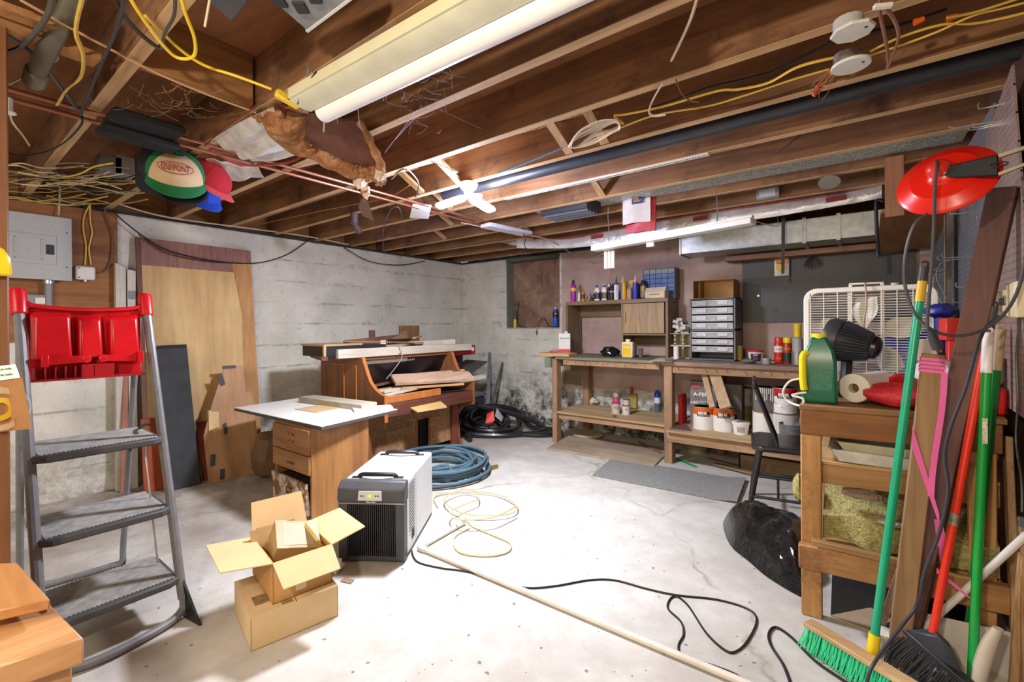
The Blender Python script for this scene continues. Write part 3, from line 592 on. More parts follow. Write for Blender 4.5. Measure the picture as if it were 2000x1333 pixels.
# blue small-parts cabinet on top right end of hutch
q0 = ony(1258, 584, 4.42); q1 = ony(1317, 522, 4.42); x0, x1, z0, z1 = q0.x, q1.x, HT, q1.z
pc = thing('parts_cabinet', 'small drawer cabinet with rows of blue drawers on the hutch', 'cabinet', ((x0+x1)/2, 4.47, z0))
pm = MB().box((x0-.008, 4.41, z0), (x0, 4.54, z1)).box((x1, 4.41, z0), (x1+.008, 4.54, z1)).box((x0, 4.41, z1-.006), (x1, 4.54, z1)).box((x0, 4.41, z0), (x1, 4.54, z0+.006)).box((x0, 4.53, z0), (x1, 4.54, z1))
part('housing', pm, plain('55565A', .5), pc); M_BLU = plain('4C6EA8', .5, var=.35, scale=14); M_GRD = plain('8A9094', .5)
rows, cols = 6, 5; dw, dh = (x1-x0)/cols, (z1-z0-.012)/rows
for r in range(rows):
    for c_ in range(cols):
        a = V(x0+c_*dw+.002, 4.412, z0+.006+r*dh+.002)
        d_ = part('drawer', MB().box(a, a+V(dw-.004, .1, dh-.004)).box(a+V(dw*.3, -.006, dh*.15), a+V(dw*.7-.004, 0, dh*.28)), M_BLU if r < 5 else M_GRD, pc)
# beige parts rack and tipped drawers
q = ony(1302, 702, 4.3); x0 = q.x+.005; x1 = ony(1350, 702, 4.3).x; zt = 1.105
rk = thing('beige_parts_rack', 'beige empty drawer rack standing between the hutch and the grey drawer cabinet', 'rack', ((x0+x1)/2, 4.38, BZ)); M_BEI = plain('C9C0A0', .5)
f = MB().box((x0, 4.3, BZ), (x0+.006, 4.45, zt)).box((x1-.006, 4.3, BZ), (x1, 4.45, zt)).box((x0, 4.3, zt-.006), (x1, 4.45, zt)).box((x0, 4.3, BZ), (x1, 4.45, BZ+.008)).box((x0, 4.3, .985), (x1, 4.45, .998)).box((x0, 4.44, BZ), (x1, 4.45, zt))
part('frame', f, M_BEI, rk)
for i in (1, 2): part('upright', MB().box((x0+(x1-x0)*i/3-.003, 4.3, BZ), (x0+(x1-x0)*i/3+.003, 4.45, zt)), M_BEI, rk)
cl = MB()
for i in range(4):
    for j in range(6):
        x = x0+(x1-x0)*i/3; z = BZ+.025+j*.036
        cl.box((x-.012, 4.298, z), (x+.012, 4.31, z+.006))
part('runner_clips', cl, M_BEI, rk)
M_CLR = plain('D4D0C4', .3, var=.2)
for i in range(9):
    c = V(x0+random.uniform(.02, .19), 4.36+random.uniform(-.03, .04), zt+.018+.024*(i//2)+.004*(i % 2)); R0 = (random.uniform(-.4, .4), random.uniform(-.4, .4), random.uniform(-.6, .8))
    M3 = Euler(R0).to_matrix(); dm = MB()
    for cc, sz in (((0, 0, -.012), (.058, .11, .002)), ((-.028, 0, 0), (.002, .11, .026)), ((.028, 0, 0), (.002, .11, .026)), ((0, -.054, 0), (.058, .003, .03)), ((0, .054, 0), (.058, .002, .026))): dm.ob(c+M3@Vector(cc), sz, R0)
    solo('loose_drawer', dm, M_CLR, 'small clear plastic drawer in the jumbled heap on the beige rack', 'drawer', 'loose clear drawers heaped on the beige rack')  # loose clear drawer of the heap
q = ony(1321, 702, 4.2); q.z = BZ; solo('paper_cylinder', MB().lathe([(.024, 0), (.024, .115), (.008, .115), (.008, .0)], q, n=20, cap=False), M_WHITEP, 'white paper roll standing before the beige rack', 'roll')
solo('sandpaper_sheet', MB().prism([onz(1268, 706, BZ+.001), onz(1312, 707, BZ+.001), onz(1328, 700, BZ+.001), onz(1288, 699, BZ+.001)], (0, 0, .0015)), plain('D2C8B4', .9), 'pale sheet lying on the bench before the beige rack', 'sheet')
solo('sanding_block', MB().ob(onz(1307, 703, BZ+.014), (.07, .03, .02), (0, 0, .4)), plain('7A5F48', .8), 'brown sanding block on the pale sheet', 'block', b=.003)
# grey two-unit drawer cabinet, open cardboard box on top
X0, X1, YF2 = -1.208, -.835, 4.2
gc = thing('drawer_cabinet', 'tall grey drawer cabinet of two stacked units with wide clear drawers', 'cabinet', ((X0+X1)/2, 4.33, BZ)); M_GC = plain('6C6D70', .45)
def unit(z0, z1, nd, empty):
    h = (z1-z0-.012)/(nd+empty)
    part('housing', MB().box((X0, YF2, z0), (X0+.014, YF2+.26, z1)).box((X1-.014, YF2, z0), (X1, YF2+.26, z1)).box((X0, YF2, z1-.01), (X1, YF2+.26, z1)).box((X0, YF2, z0), (X1, YF2+.26, z0+.012)).box((X0, YF2+.25, z0), (X1, YF2+.26, z1)), M_GC, gc, b=.002)
    for i in range(nd):
        a = z1-.01-(i+1)*h
        d_ = part('drawer', MB().box((X0+.018, YF2-.004, a+.005), (X1-.018, YF2+.2, a+h-.008)), plain('B2B4B4', .3, var=.22, scale=25), gc, b=.003)
        part('handle', MB().box((X0+.02, YF2-.016, a+h-.016), (X1-.02, YF2-.004, a+h-.008)).box((X0+.06, YF2-.012, a+.02), (X0+.14, YF2-.004, a+h-.016)).box((X1-.14, YF2-.012, a+.02), (X1-.06, YF2-.004, a+h-.016)), plain('D4D6D6', .3), d_)
unit(BZ, 1.138, 3, 1); unit(1.14, 1.415, 4, 0)
def carton(c, sx, sy, h, rz, mat, matin, name, label, flaps=None, closed=False, th=.004, cat='cardboard box'):
    tk = thing(name, label, cat, c); Mz = Matrix.Rotation(rz, 3, 'Z'); c = Vector(c)
    def P(x, y, z): return c+Mz@Vector((x, y, z))
    def wallb(a, b_, z0=0, z1=h):
        d = (Vector((b_[0], b_[1], 0))-Vector((a[0], a[1], 0))).normalized(); nrm = Vector((-d.y, d.x, 0))*th
        lo = [P(a[0], a[1], z0), P(b_[0], b_[1], z0), P(b_[0]+nrm.x, b_[1]+nrm.y, z0), P(a[0]+nrm.x, a[1]+nrm.y, z0)]; return lo+[p+V(0, 0, z1-z0) for p in lo]
    X, Y = sx/2, sy/2; cr_ = [(-X, -Y), (X, -Y), (X, Y), (-X, Y)]
    body = MB()
    for i in range(4): body.hexa(wallb(cr_[i], cr_[(i+1) % 4]))
    body.hexa([P(-X, -Y, 0), P(X, -Y, 0), P(X, Y, 0), P(-X, Y, 0), P(-X, -Y, th), P(X, -Y, th), P(X, Y, th), P(-X, Y, th)])
    part('body', body, mat, tk, smooth=False)
    if closed:
        part('lid_flap', MB().hexa([P(-X, -Y, h), P(X, -Y, h), P(X, -.002, h), P(-X, -.002, h), P(-X, -Y, h+th), P(X, -Y, h+th), P(X, -.002, h+th), P(-X, -.002, h+th)]), mat, tk, smooth=False)
        part('lid_flap', MB().hexa([P(-X, .002, h), P(X, .002, h), P(X, Y, h), P(-X, Y, h), P(-X, .002, h+th), P(X, .002, h+th), P(X, Y, h+th), P(-X, Y, h+th)]), mat, tk, smooth=False)
    for (i, L, ang, tap) in (flaps or []):          # ang: 0 = straight up, 90 = level outwards
        a = Vector(cr_[i]+(h,)); b_ = Vector(cr_[(i+1) % 4]+(h,)); d = (b_-a).normalized(); out = Vector((d.y, -d.x, 0)); A = R_(ang); w = (out*math.sin(A)+Vector((0, 0, 1))*math.cos(A))*L
        nn = (out*math.cos(A)-Vector((0, 0, 1))*math.sin(A))*th; pl = [a, b_, b_+w-d*tap, a+w+d*tap]
        part('flap', MB().prism([P(*v) for v in pl], Mz@nn), matin, tk, smooth=False)
    return tk, P
q = V(-1.02, 4.34, 1.417); tk, P = carton(q, .30, .2, .16, 0, plain('A87E48', .8), plain('A87E48', .8), 'open_carton', 'brown open cardboard box lying on the grey drawer cabinet', None)
# open side faces the room: inner back shown by a recessed frame
for ch in list(tk.children): bpy.data.objects.remove(ch)
f = MB().box(q+V(-.165, -.12, 0), q+V(.165, .1, .004)).box(q+V(-.165, -.12, .156), q+V(.165, .1, .16)).box(q+V(-.165, -.12, .004), q+V(-.161, .1, .156)).box(q+V(.161, -.12, .004), q+V(.165, .1, .156)).box(q+V(-.161, .02, .004), q+V(.161, .024, .156))
part('body', f, plain('B98F58', .8), tk, smooth=False); part('inner_flap', MB().box(q+V(-.11, -.11, .006), q+V(-.107, .02, .154)), plain('A67C44', .8), tk, smooth=False)
# things right of the cabinet on the bench
def bz(px, y=4.2): p = ony(px, 700, y); p.z = BZ; return p
q = bz(1445, 4.3); solo('level', MB().box(q+V(-.02, -.03, 0), q+V(.02, .03, .13)), plain('B8A818', .4), 'short olive yellow level standing right of the grey drawer cabinet', 'level', b=.003)
q = bz(1476, 4.12); tk = thing('spackle_tub', 'white tub with a red lid and dark label on the bench', 'tub', q)
part('body', MB().lathe([(.045, 0), (.058, .09)], q, n=28), plain('E8E6E2', .4), tk); part('lid', MB().lathe([(.062, .088), (.063, .1), (0, .102)], q, n=28), plain('C9252C', .4), tk)
a0 = camdir(q); vs = [Vector((q.x+math.cos(a0-.75+i*.125)*(r+.001), q.y+math.sin(a0-.75+i*.125)*(r+.001), q.z+z)) for z, r in ((.012, .0467), (.075, .0551)) for i in range(13)]
part('label', MB().add(vs, [(i, i+1, 14+i, 13+i) for i in range(12)]), plain('3A3A44', .4), tk); wrap_text('DAP', .018, q, .0575, a0, M_WINK, tk, q.z+.062); wrap_text('3X', .028, q, .0565, a0, plain('D83A8A', .4), tk, q.z+.033)
q = bz(1462, 4.02); solo('grey_pad', MB().blob(q+V(0, 0, .018), (.05, .035, .018), amp=.08, seed=2), plain('6A6A6A', .8), 'grey rounded sanding pad left of the red-lidded tub', 'pad', merge=True)
q = bz(1497, 4.02); solo('glass_jar', MB().lathe([(.03, 0), (.031, .03), (.031, .04), (.028, .046), (0, .046)], q, n=24), plain('9A9C98', .25), 'low clear jar with grey lid before the spray cans', 'jar')
for px, c1, c2, lb, tx in ((1521, 'D32A1C', 'D9302A', 'red spray can with white label and a red top tier on the bench', 'KRYLON'), (1538, 'B2281E', 'E6D21E', 'red spray can with a bright yellow cap on the bench', 'QUICK')):
    q = bz(px, 4.15); tk = thing('spray_can', lb, 'spray can', q, 'spray cans on the bench beside the fan')
    part('body', MB().lathe([(.030, 0), (.032, .006), (.032, .15), (.026, .165)], q, n=20), plain(c1, .35), tk); part('cap', MB().lathe([(.029, .162), (.03, .2), (.027, .205), (0, .206)], q, n=20), plain(c2, .35), tk)
    if px == 1521: part('label', MB().lathe([(.0326, .088), (.0326, .138)], q, n=20, cap=False), plain('E9E6E2', .4), tk); wrap_text('OFF', .024, q, .0332, camdir(q), M_RED, tk, q.z+.112); wrap_text('DEEP', .018, q, .0326, camdir(q), M_YLB, tk, q.z+.04)
    else: part('label', MB().lathe([(.0326, .012), (.0326, .085)], q, n=20, cap=False), plain('2A3430', .4), tk); wrap_text('Quick', .022, q, .0326, camdir(q), M_YLB, tk, q.z+.118)
q = bz(1558, 4.1); tk = thing('brush_can', 'dull grey can holding a yellow-capped tube on the bench', 'can', q); part('body', MB().lathe([(.042, 0), (.042, .1)], q), M_CANM, tk)
q2 = q+V(0, 0, .1); solo('yellow_cap_tube', MB().lathe([(.036, 0), (.034, .1), (.02, .11)], q2, n=20), plain('A9A6A0', .4), 'grey tube on the dull can', 'tube'); solo('yellow_red_can', MB().lathe([(.026, 0), (.026, .06), (.028, .061), (.028, .1), (0, .101)], q2+V(0, 0, .112), n=18), plain('E4C41C', .4), 'small yellow canister topmost of its stack beside the box fan', 'canister')
solo('wood_slip', MB().beam(onz(1490, 707, BZ+.006), onz(1540, 709, BZ+.006), .03, .01), wood('BE9A64', 'D8B882', 'X'), 'short pale wood slip lying at the bench edge before the spray cans', 'strip')
# yellow solvent jug, black bag, white/red thinner can, red rag, clutter left
q = bz(1227, 4.15); tk = thing('solvent_jug', 'white flat jug with a big yellow label on the bench inside the hutch', 'jug', q)
part('body', MB().box(q+V(-.055, -.035, 0), q+V(.055, .035, .15)), M_WHITEP, tk, b=.012, seg=2); part('neck', MB().cyl(q+V(0, 0, .148), q+V(0, 0, .158), .02, 14).cyl(q+V(0, 0, .158), q+V(0, 0, .175), .024, 14), M_WHITEP, tk); part('label', MB().box(q+V(-.042, -.0362, .012), q+V(.042, -.0345, .135)), plain('F2C420', .4), tk)
text('Goof', .03, q+V(0, -.0368, .1), (1, 0, 0), (0, 0, 1), M_WINK, tk)
q = bz(1240, 4.25); solo('small_glass', MB().lathe([(.022, 0), (.024, .09), (.021, .09), (.019, .004)], q+V(.06, 0, 0), n=18, cap=False), plain('6B625A', .2), 'dark little glass right of the yellow-labelled jug', 'glass')
q = bz(1191, 4.15); solo('black_bag', MB().blob(q+V(0, 0, .045), (.095, .06, .05), 22, 14, .13, 11), plain('14161C', .22, coat=.5), 'small black plastic bag lying on the greenish bench top', 'bag', merge=True)
q = ony(1103, 686, 4.06); q.z = .911; tk = thing('thinner_can', 'white rectangular solvent can with a red base band at the left end of the bench', 'can', q)
q.z = BZ; q = ony(1103, 690, 4.1); q.z = BZ; ORG[tk] = q.copy(); tk.location = q
part('body', MB().ob(q+V(0, 0, .115), (.12, .10, .23), (0, 0, .5)), plain('DEDCD6', .4), tk, b=.004); part('band', MB().ob(q+V(0, 0, .034), (.1215, .1015, .066), (0, 0, .5)), plain('C8443A', .4), tk, 'red base band')
part('cap', MB().cyl(q+V(.02, 0, .23), q+V(.02, 0, .25), .018, 12), M_WHITEP, tk)
a = Matrix.Rotation(.5, 3, 'Z'); text('Acetone', .028, q+a@V(0, -.0512, .18), a@V(1, 0, 0), (0, 0, 1), M_INK, tk)
solo('red_white_rag', MB().blob(onz(1083, 688, .911)+V(0, 0, .01), (.05, .03, .012), 14, 8, .25, 8), plain('C7837E', .8, var=.5, scale=40), 'small red and white rag on the light board at the bench end', 'rag', merge=True)
# window sill things
SZ = NZ0+.004
def ws(px, y=4.64): p = ony(px, 640, y); p.z = SZ; return p
q = ws(1006, 4.63); tk = thing('caulk_gun_bottle', 'yellow bottle with a dark pointed top in the left corner of the boarded window sill', 'bottle', q); part('body', MB().lathe([(.02, 0), (.022, .09), (.016, .11)], q, n=16), plain('D9D024', .4), tk); part('nozzle', MB().lathe([(.02, .108), (.02, .16), (.008, .17), (.003, .24)], q, n=14), plain('5A5A50', .5), tk)
q = ws(1085, 4.63); tk = thing('propane_cylinder', 'bright blue torch gas cylinder at the right end of the boarded window sill', 'gas cylinder', q)
part('body', MB().lathe([(.028, 0), (.031, .008), (.031, .19), (.022, .215), (.012, .222)], q, n=22), plain('1F63C8', .35), tk); part('label', MB().lathe([(.0316, .12), (.0316, .19)], q, n=22, cap=False), plain('20242C', .4), tk, 'black and white printed label'); part('valve', MB().lathe([(.013, .22), (.013, .235), (.01, .24), (0, .24)], q, n=14), M_WHITEP, tk)
wrap_text('FUEL', .022, q, .0322, camdir(q)+.3, M_WINK, tk, q.z+.165)
solo('sill_cord', MB().tube([V(-3.45, 4.66, 1.5), V(-3.47, 4.65, 1.3), V(-3.42, 4.63, 1.19), V(-3.3, 4.62, SZ+.004), V(-3.18, 4.62, SZ+.006), V(-3.08, 4.66, SZ+.12), V(-2.98, 4.62, SZ+.03), V(-2.9, 4.6, SZ+.008), V(-2.8, 4.60, SZ+.006)], .004, 6), M_RUBBER, 'thin black cord draped along the sill of the boarded window', 'cord')
solo('hanging_plug', MB().tube([V(-3.08, 4.62, SZ+.05), V(-3.10, 4.57, SZ+.01), V(-3.11, 4.562, SZ-.03)], .003, 6).ob(V(-3.11, 4.56, SZ-.06), (.016, .012, .05)), plain('5A5A5C', .5), 'grey plug hanging over the sill of the boarded window', 'plug')
# ---- black pegboard on the back wall
def pegmat(col, name, ax):
    t = NT(name); w = t.coord('World', (1, 1, 1)); sx = t.n('ShaderNodeSeparateXYZ'); t.l(w, sx.inputs[0]); h = sx.outputs[0 if ax == 'X' else 1]
    def cell(o): return t.math('ABSOLUTE', t.math('SUBTRACT', t.math('FRACT', t.math('MULTIPLY', o, 1/.0254)), .5))
    d = t.math('POWER', t.math('ADD', t.math('POWER', cell(h), 2), t.math('POWER', cell(sx.outputs[2]), 2)), .5); hole = t.math('LESS_THAN', d, .13)
    c = t.ramp(t.noise(t.coord(), 6, 5), ((.35, sc(lin(col), .8)), (.65, sc(lin(col), 1.08)))); t.col(t.mix(hole, c, lin('15120F'))); t.b.inputs['Roughness'].default_value = .42
    t.bump(t.math('SUBTRACT', 1., hole), .6, .003); return t.m
pb = thing('pegboard', 'large black pegboard hung on the back wall', 'pegboard', (-.4, 4.56, 1.2))
part('panel', MB().box((-.845, 4.548, 1.205), (.33, 4.556, 1.80)), pegmat('404143', 'black_pegboard', 'X'), pb)
for x, z in ((-.72, 1.76), (-.72, 1.44), (-.15, 1.76), (-.15, 1.44)): part('washer', MB().lathe([(0, .003), (.011, .002), (.012, 0)], (x, 4.548, z), (0, -1, 0), 12, cap=False), M_CHROME, pb)
def hook(px, py, y=4.548, L=.05, lab='small metal peg hook on the black pegboard', grp='peg hooks on the black pegboard'):
    p = ony(px, py, y); solo('peg_hook', MB().tube([p, p+V(0, -L, 0), p+V(0, -L, .02)], .0022, 5, 2), M_CHROME, lab, 'hook', grp)
for px, py, wh in ((1457, 515, 'at the top left corner'), (1480, 512, 'second from the top left corner'), (1493, 560, 'left of the yellow bag, lower'), (1467, 552, 'near the left edge, halfway up'), (1552, 553, 'just right of and below the yellow bag'), (1532, 565, 'straight below the yellow bag'), (1512, 607, 'lowest, near the bottom edge'), (1457, 590, 'low at the left edge')): hook(px, py, lab='small metal peg hook on the black pegboard, '+wh)
q = ony(1527, 520, 4.53); tk = thing('yellow_blister_bag', 'clear bag with orange top and yellow disc hung on the black pegboard', 'bag', q)
part('bag', MB().sheet([[q+V(-.055+.11*j/6, -.006*math.sin(math.pi*j/6), -.085+.15*i/6) for j in range(7)] for i in range(7)], .006, (0, -1, 0)), plain('C9C2B4', .3), tk); part('header', MB().box(q+V(-.045, -.02, .02), q+V(.045, -.016, .062)), plain('E8762A', .4), tk); part('disc', MB().lathe([(0, .006), (.036, .006), (.038, 0)], q+V(-.005, -.014, -.01), (0, -1, 0), 20, cap=False), plain('E9C81E', .4), tk)
q = ony(1588, 500, 4.54); km = MB()
for i in range(11):
    a = -1.1+i*.22; km.tube([q, q+V(math.sin(a)*.04, -.02, -.03), q+V(math.sin(a)*.075, -.01, -.05-.06*math.cos(a))], .0028, 5, 3)
km.lathe([(.012, -.003), (.018, 0), (.012, .003), (.012, -.003)], q+V(0, -.015, .005), (0, 1, 0), 14, cap=False)
solo('key_bunch', km, M_DARKM, 'bunch of dark wire keys fanned out on the black pegboard', 'key bunch')
# ================================================================= left wall
M_PLYO = wood('8A5428', 'B87E46', 'Y', .5, .65, .1, .3, '5A3418'); XW = XA+.012
# brown plywood backer board with the breaker panel
bb = solo('backer_board', MB().box((XW, .15, 1.10), (XW+.018, .90, 2.03)), M_PLYO, 'dark orange plywood backer board behind the grey electrical panel', 'board', b=.002)
M_PGREY = plain('B4B8BA', .45, var=.06, scale=60, bump=.05)
xb = XW+.10; q0 = onx(18, 410, xb); q1 = onx(141, 548, xb)
y0, y1, z0, z1 = .32, q1.y, q1.z-.005, 1.93
ep = thing('breaker_box', 'grey metal electrical panel with a closed hinged door on the left wall', 'electrical panel', (xb-.04, (y0+y1)/2, z0))
part('box', MB().box((XW+.019, y0+.01, z0+.01), (xb-.004, y1-.01, z1-.01)), M_PGREY, ep); cv = part('cover', MB().box((xb-.004, y0, z0), (xb, y1, z1)), M_PGREY, ep, b=.002)
dy0, dy1 = y0+.03, y1-.075; dz0, dz1 = z0+.10, z1-.13
dr = part('door', MB().box((xb, dy0, dz0), (xb+.006, dy1, dz1)), M_PGREY, ep, b=.002)
part('raised_frame', MB().box((xb+.006, dy0+.025, dz0+.025), (xb+.010, dy1-.065, dz0+.033)).box((xb+.006, dy0+.025, dz1-.033), (xb+.010, dy1-.065, dz1-.025)).box((xb+.006, dy0+.025, dz0+.03), (xb+.010, dy0+.033, dz1-.03)).box((xb+.006, dy1-.073, dz0+.03), (xb+.010, dy1-.065, dz1-.03)), M_PGREY, dr)
part('latch', MB().box((xb+.006, dy1-.05, (dz0+dz1)/2-.03), (xb+.010, dy1-.012, (dz0+dz1)/2+.035)).box((xb+.010, dy1-.04, (dz0+dz1)/2-.02), (xb+.016, dy1-.02, (dz0+dz1)/2)), M_DARKM, dr, 'dark door latch')
for y in (y0+.02, y1-.025):
    for z in (z0+.09, z1-.10): part('screw', MB().lathe([(.005, 0), (.004, .003), (0, .003)], (xb, y, z), (1, 0, 0), 8, cap=False), M_DARKM, ep)
p = onx(167, 533, XW+.05); jb = thing('junction_box', 'white rounded junction box beside the grey electrical panel', 'junction box', p-V(0, 0, .045))
part('box', MB().box((XW+.019, p.y-.052, p.z-.05), (XW+.06, p.y+.052, p.z+.045)), M_WHITEP, jb, b=.012, seg=2); part('knockout', MB().cyl((XW+.04, p.y, p.z-.062), (XW+.04, p.y, p.z-.05), .01), M_CHROME, jb)
for z in (-.035, .03): part('screw', MB().lathe([(.005, 0), (0, .003)], (XW+.06, p.y-.035, p.z+z), (1, 0, 0), 8, cap=False), M_DARKM, jb)
cy = .535
cd = thing('conduit', 'short grey conduit running down from the electrical panel', 'conduit', (XW+.05, cy, 1.2)); part('pipe', MB().cyl((XW+.05, cy, 1.0), (XW+.05, cy, z0-.02), .022, 16), plain('8A8B8C', .4), cd); part('lock_ring', MB().cyl((XW+.05, cy, z0-.022), (XW+.05, cy, z0+.005), .03, 16), M_CHROME, cd)
q = onx(65, 585, XW+.02); ol = thing('outlet_box', 'small grey metal outlet box half hidden behind the red ladder tray', 'outlet', q); part('box', MB().box((XW+.019, q.y-.07, q.z-.05), (XW+.06, q.y+.07, q.z+.03)), steel('8E9294', .5), ol, b=.002); part('receptacle', MB().box((XW+.06, q.y+.005, q.z-.03), (XW+.063, q.y+.05, q.z+.01)), M_WHITEP, ol)
# leaning sheets and boards
M_PLYL = wood('C09A5C', 'DEBE84', 'Z', .35, .6, .05, .12); M_PLYR = wood('8E5F48', 'A97C62', 'Z', .8, .6)
def leanx(px, py, xx): return onx(px, py, xx)
a, b_, c_, d_ = onx(283, 462, XW+.03), onx(493, 486, XW+.03), onx(502, 925, -4.0), onx(283, 960, -4.0)
yl, yr = 1.03, 1.81; zt_ = 1.87
ps = thing('plywood_sheet', 'tall light plywood sheet with a reddish top band leaning on the left wall', 'plywood sheet', (-4.15, 1.43, 0))
xt, xbm = XW+.02, -4.12
def LP(y, z): return V(xbm+(xt-xbm)*z/zt_, y, z)
part('panel', MB().prism([LP(yl, 0), LP(yr, 0), LP(yr, 1.66), LP(yl, 1.66)], (.018, 0, 0)), M_PLYL, ps)
part('top_band', MB().prism([LP(yl, 1.66), LP(yr, 1.66), LP(yr, 1.87), LP(yl, 1.87)], (.0185, 0, 0)), wood('86584A', 'A5796A', 'Z', 2, .6), ps, 'purplish brown top band')
part('side_band', MB().prism([LP(yr-.13, 0), LP(yr+.001, 0), LP(yr+.001, 1.75), LP(yr-.16, 1.75), LP(yr-.10, 1.3)], (.019, 0, 0)), wood('B07C44', 'CE9C60', 'Z', 1, .6), ps, 'darker right edge band')
part('edge', MB().prism([LP(yl-.03, 0), LP(yl, 0), LP(yl, 1.87), LP(yl-.03, 1.87)], (.02, 0, 0)), wood('5E3C2A', '7E5440', 'Z'), ps, 'dark left edge strip')
M_WPOST = wood('C9C3B4', 'E6E1D4', 'Z', 1, .7, .1, .15)
solo('white_post', MB().prism([V(-4.33, .875, 0), V(-4.33, .935, 0), V(-4.33, .935, 1.63), V(-4.33, .875, 1.66)], (.05, 0, 0)), M_WPOST, 'wide whitish painted board standing left of the tall plywood sheet', 'board', b=.003)
tk = thing('white_trim_board', 'narrow whitish board with a grey printed label beside the plywood sheet', 'board', (-4.3, .97, 0)); part('board', MB().prism([V(-4.29, .945, 0), V(-4.29, .995, 0), V(-4.32, .995, 1.61), V(-4.32, .945, 1.62)], (.03, 0, 0)), M_WPOST, tk, b=.002); part('label', MB().box((-4.282, .95, 1.40), (-4.2805, .99, 1.46)), plain('8C9090', .6, var=.6, scale=120), tk)
solo('pink_lath', MB().prism([V(-4.24, .885, 0), V(-4.24, .925, 0), V(-4.30, .945, .95), V(-4.30, .92, .95)], (.015, 0, 0)), wood('A86A58', 'C48A74', 'Z'), 'slim pinkish lath leaning left of the red-brown cabinet board', 'lath')
solo('red_brown_board', MB().prism([V(-4.095, .985, 0), V(-4.095, 1.30, 0), V(-4.165, 1.30, .52), V(-4.165, .985, .52)], (.018, 0, 0)), wood('8E3A1C', 'BC5A2C', 'Z', 1.2, .5), 'orange red cabinet board leaning behind the black slab', 'board', b=.002)
solo('dark_red_board', MB().prism([V(-4.02, 1.345, 0), V(-4.02, 1.43, 0), V(-4.16, 1.40, .44), V(-4.16, 1.31, .44)], (.015, 0, 0)), wood('743028', '94483C', 'Z', 1.2, .5), 'narrow dark red board between the black slab and the notched plywood', 'board', b=.002)
solo('pale_block', MB().prism([V(-4.0, 1.36, .39), V(-4.0, 1.43, .41), V(-4.04, 1.44, .55), V(-4.04, 1.37, .54)], (.03, 0, 0)), wood('CBA66E', 'E0BE88', 'Z'), 'small pale wood block on top of the dark red board', 'block')
a0, a1, a2, a3 = onx(303, 685, -4.18), onx(368, 681, -4.18), onx(391, 948, -4.0), onx(330, 966, -4.0)
for v_ in (a2, a3): v_.z = 0
a2 = V(-4.0, 1.30, 0); a3 = V(-4.0, 1.09, 0)
solo('black_slab', MB().prism([a3, a2, V(-4.17, 1.27, 1.03), V(-4.17, 1.06, 1.03)], (.035, 0, 0)), plain('3B3D3F', .85, var=.3, scale=7, bump=.3), 'tall charcoal insulation slab leaning on the left wall', 'slab', b=.004)
solo('black_sheet', MB().prism([V(-4.2, 1.09, .8), V(-4.2, 1.29, .8), V(-4.215, 1.285, 1.055), V(-4.215, 1.10, 1.05)], (.02, 0, 0)), plain('2C2E30', .85, bump=.3), 'thin black sheet poking up behind the charcoal slab', 'sheet')
n0 = [V(-3.93, 1.34, 0), V(-3.93, 1.72, 0), V(-4.02, 1.69, .64), V(-4.03, 1.64, .66), V(-4.06, 1.635, .87), V(-4.06, 1.50, .86), V(-4.06, 1.475, .80), V(-4.03, 1.40, .60), V(-4.0, 1.33, .36)]
tk = thing('notched_plywood', 'cut plywood scrap with dark tape tabs leaning before the tall sheet', 'plywood scrap', (-3.98, 1.53, 0)); part('panel', MB().prism(n0, (.012, 0, 0)), wood('A87A50', 'C49A70', 'Z', .5, .6, .05, .2), tk)
for (y, z, w_, h_, r) in ((1.53, .865, .10, .025, 0), (1.47, .77, .03, .09, .25), (1.47, .39, .02, .09, 0), (1.37, .17, .03, .09, 0), (1.43, .05, .03, .08, 0)):
    xx = -3.916-.09*z/.64 if z < .64 else -4.006-.04*(z-.64)/.2
    part('tape_tab', MB().ob((xx+.004, y, z), (.002, w_, h_), (r, 0, 0)), plain('4A4B4E', .6), tk)
# sagging papers / dark bag behind the table
solo('crumpled_bag', MB().blob(V(-3.72, 1.72, .17), (.16, .16, .19), 18, 12, .1, 21), plain('7A5B44', .85), 'crumpled brown paper bag stuffed under the white-topped table', 'bag', merge=True)
# ---- file cabinet with the white board laid on top
M_OAKZ = wood('8E5E34', 'B8864E', 'Z', .8, .45, .04, .12); M_OAKX = wood('8E5E34', 'B8864E', 'X', .8, .45, .04, .12)
cx0, cx1, cy0, cy1, ch = -3.13, -2.665, 1.462, 1.87, .562
fc = thing('file_cabinet', 'oak-veneer drawer cabinet with a missing drawer, carrying the white board', 'cabinet', ((cx0+cx1)/2, (cy0+cy1)/2, 0))
part('side_panel', MB().box((cx1-.018, cy0, 0), (cx1, cy1, ch)), M_OAKZ, fc, b=.002); part('side_panel', MB().box((cx0, cy0, 0), (cx0+.018, cy1, ch)), M_OAKZ, fc, b=.002)
part('top_panel', MB().box((cx0+.018, cy0, ch-.016), (cx1-.018, cy1, ch)), M_OAKX, fc); part('back_panel', MB().box((cx0+.018, cy1-.01, 0), (cx1-.018, cy1, ch-.016)), M_OAKZ, fc); part('base_panel', MB().box((cx0+.018, cy0+.01, .02), (cx1-.018, cy1-.01, .035)), M_OAKX, fc)
d_ = part('drawer', MB().box((cx0+.004, cy0-.018, .395), (cx1-.004, cy0-.0, .548)), M_OAKX, fc, b=.002)
hm = MB(); xm = (cx0+cx1)/2
for a, b_ in (((-.03, .0), (-.022, .05)), ((.022, 0), (.03, .05)), ((-.03, 0), (.03, .008)), ((-.03, .042), (.03, .05))): hm.box((xm+a[0]+.02, cy0-.023, .455+a[1]), (xm+b_[0]+.02, cy0-.018, .455+b_[1]))
part('pull', hm, wood('B97C40', 'D09A5C', 'X'), d_)
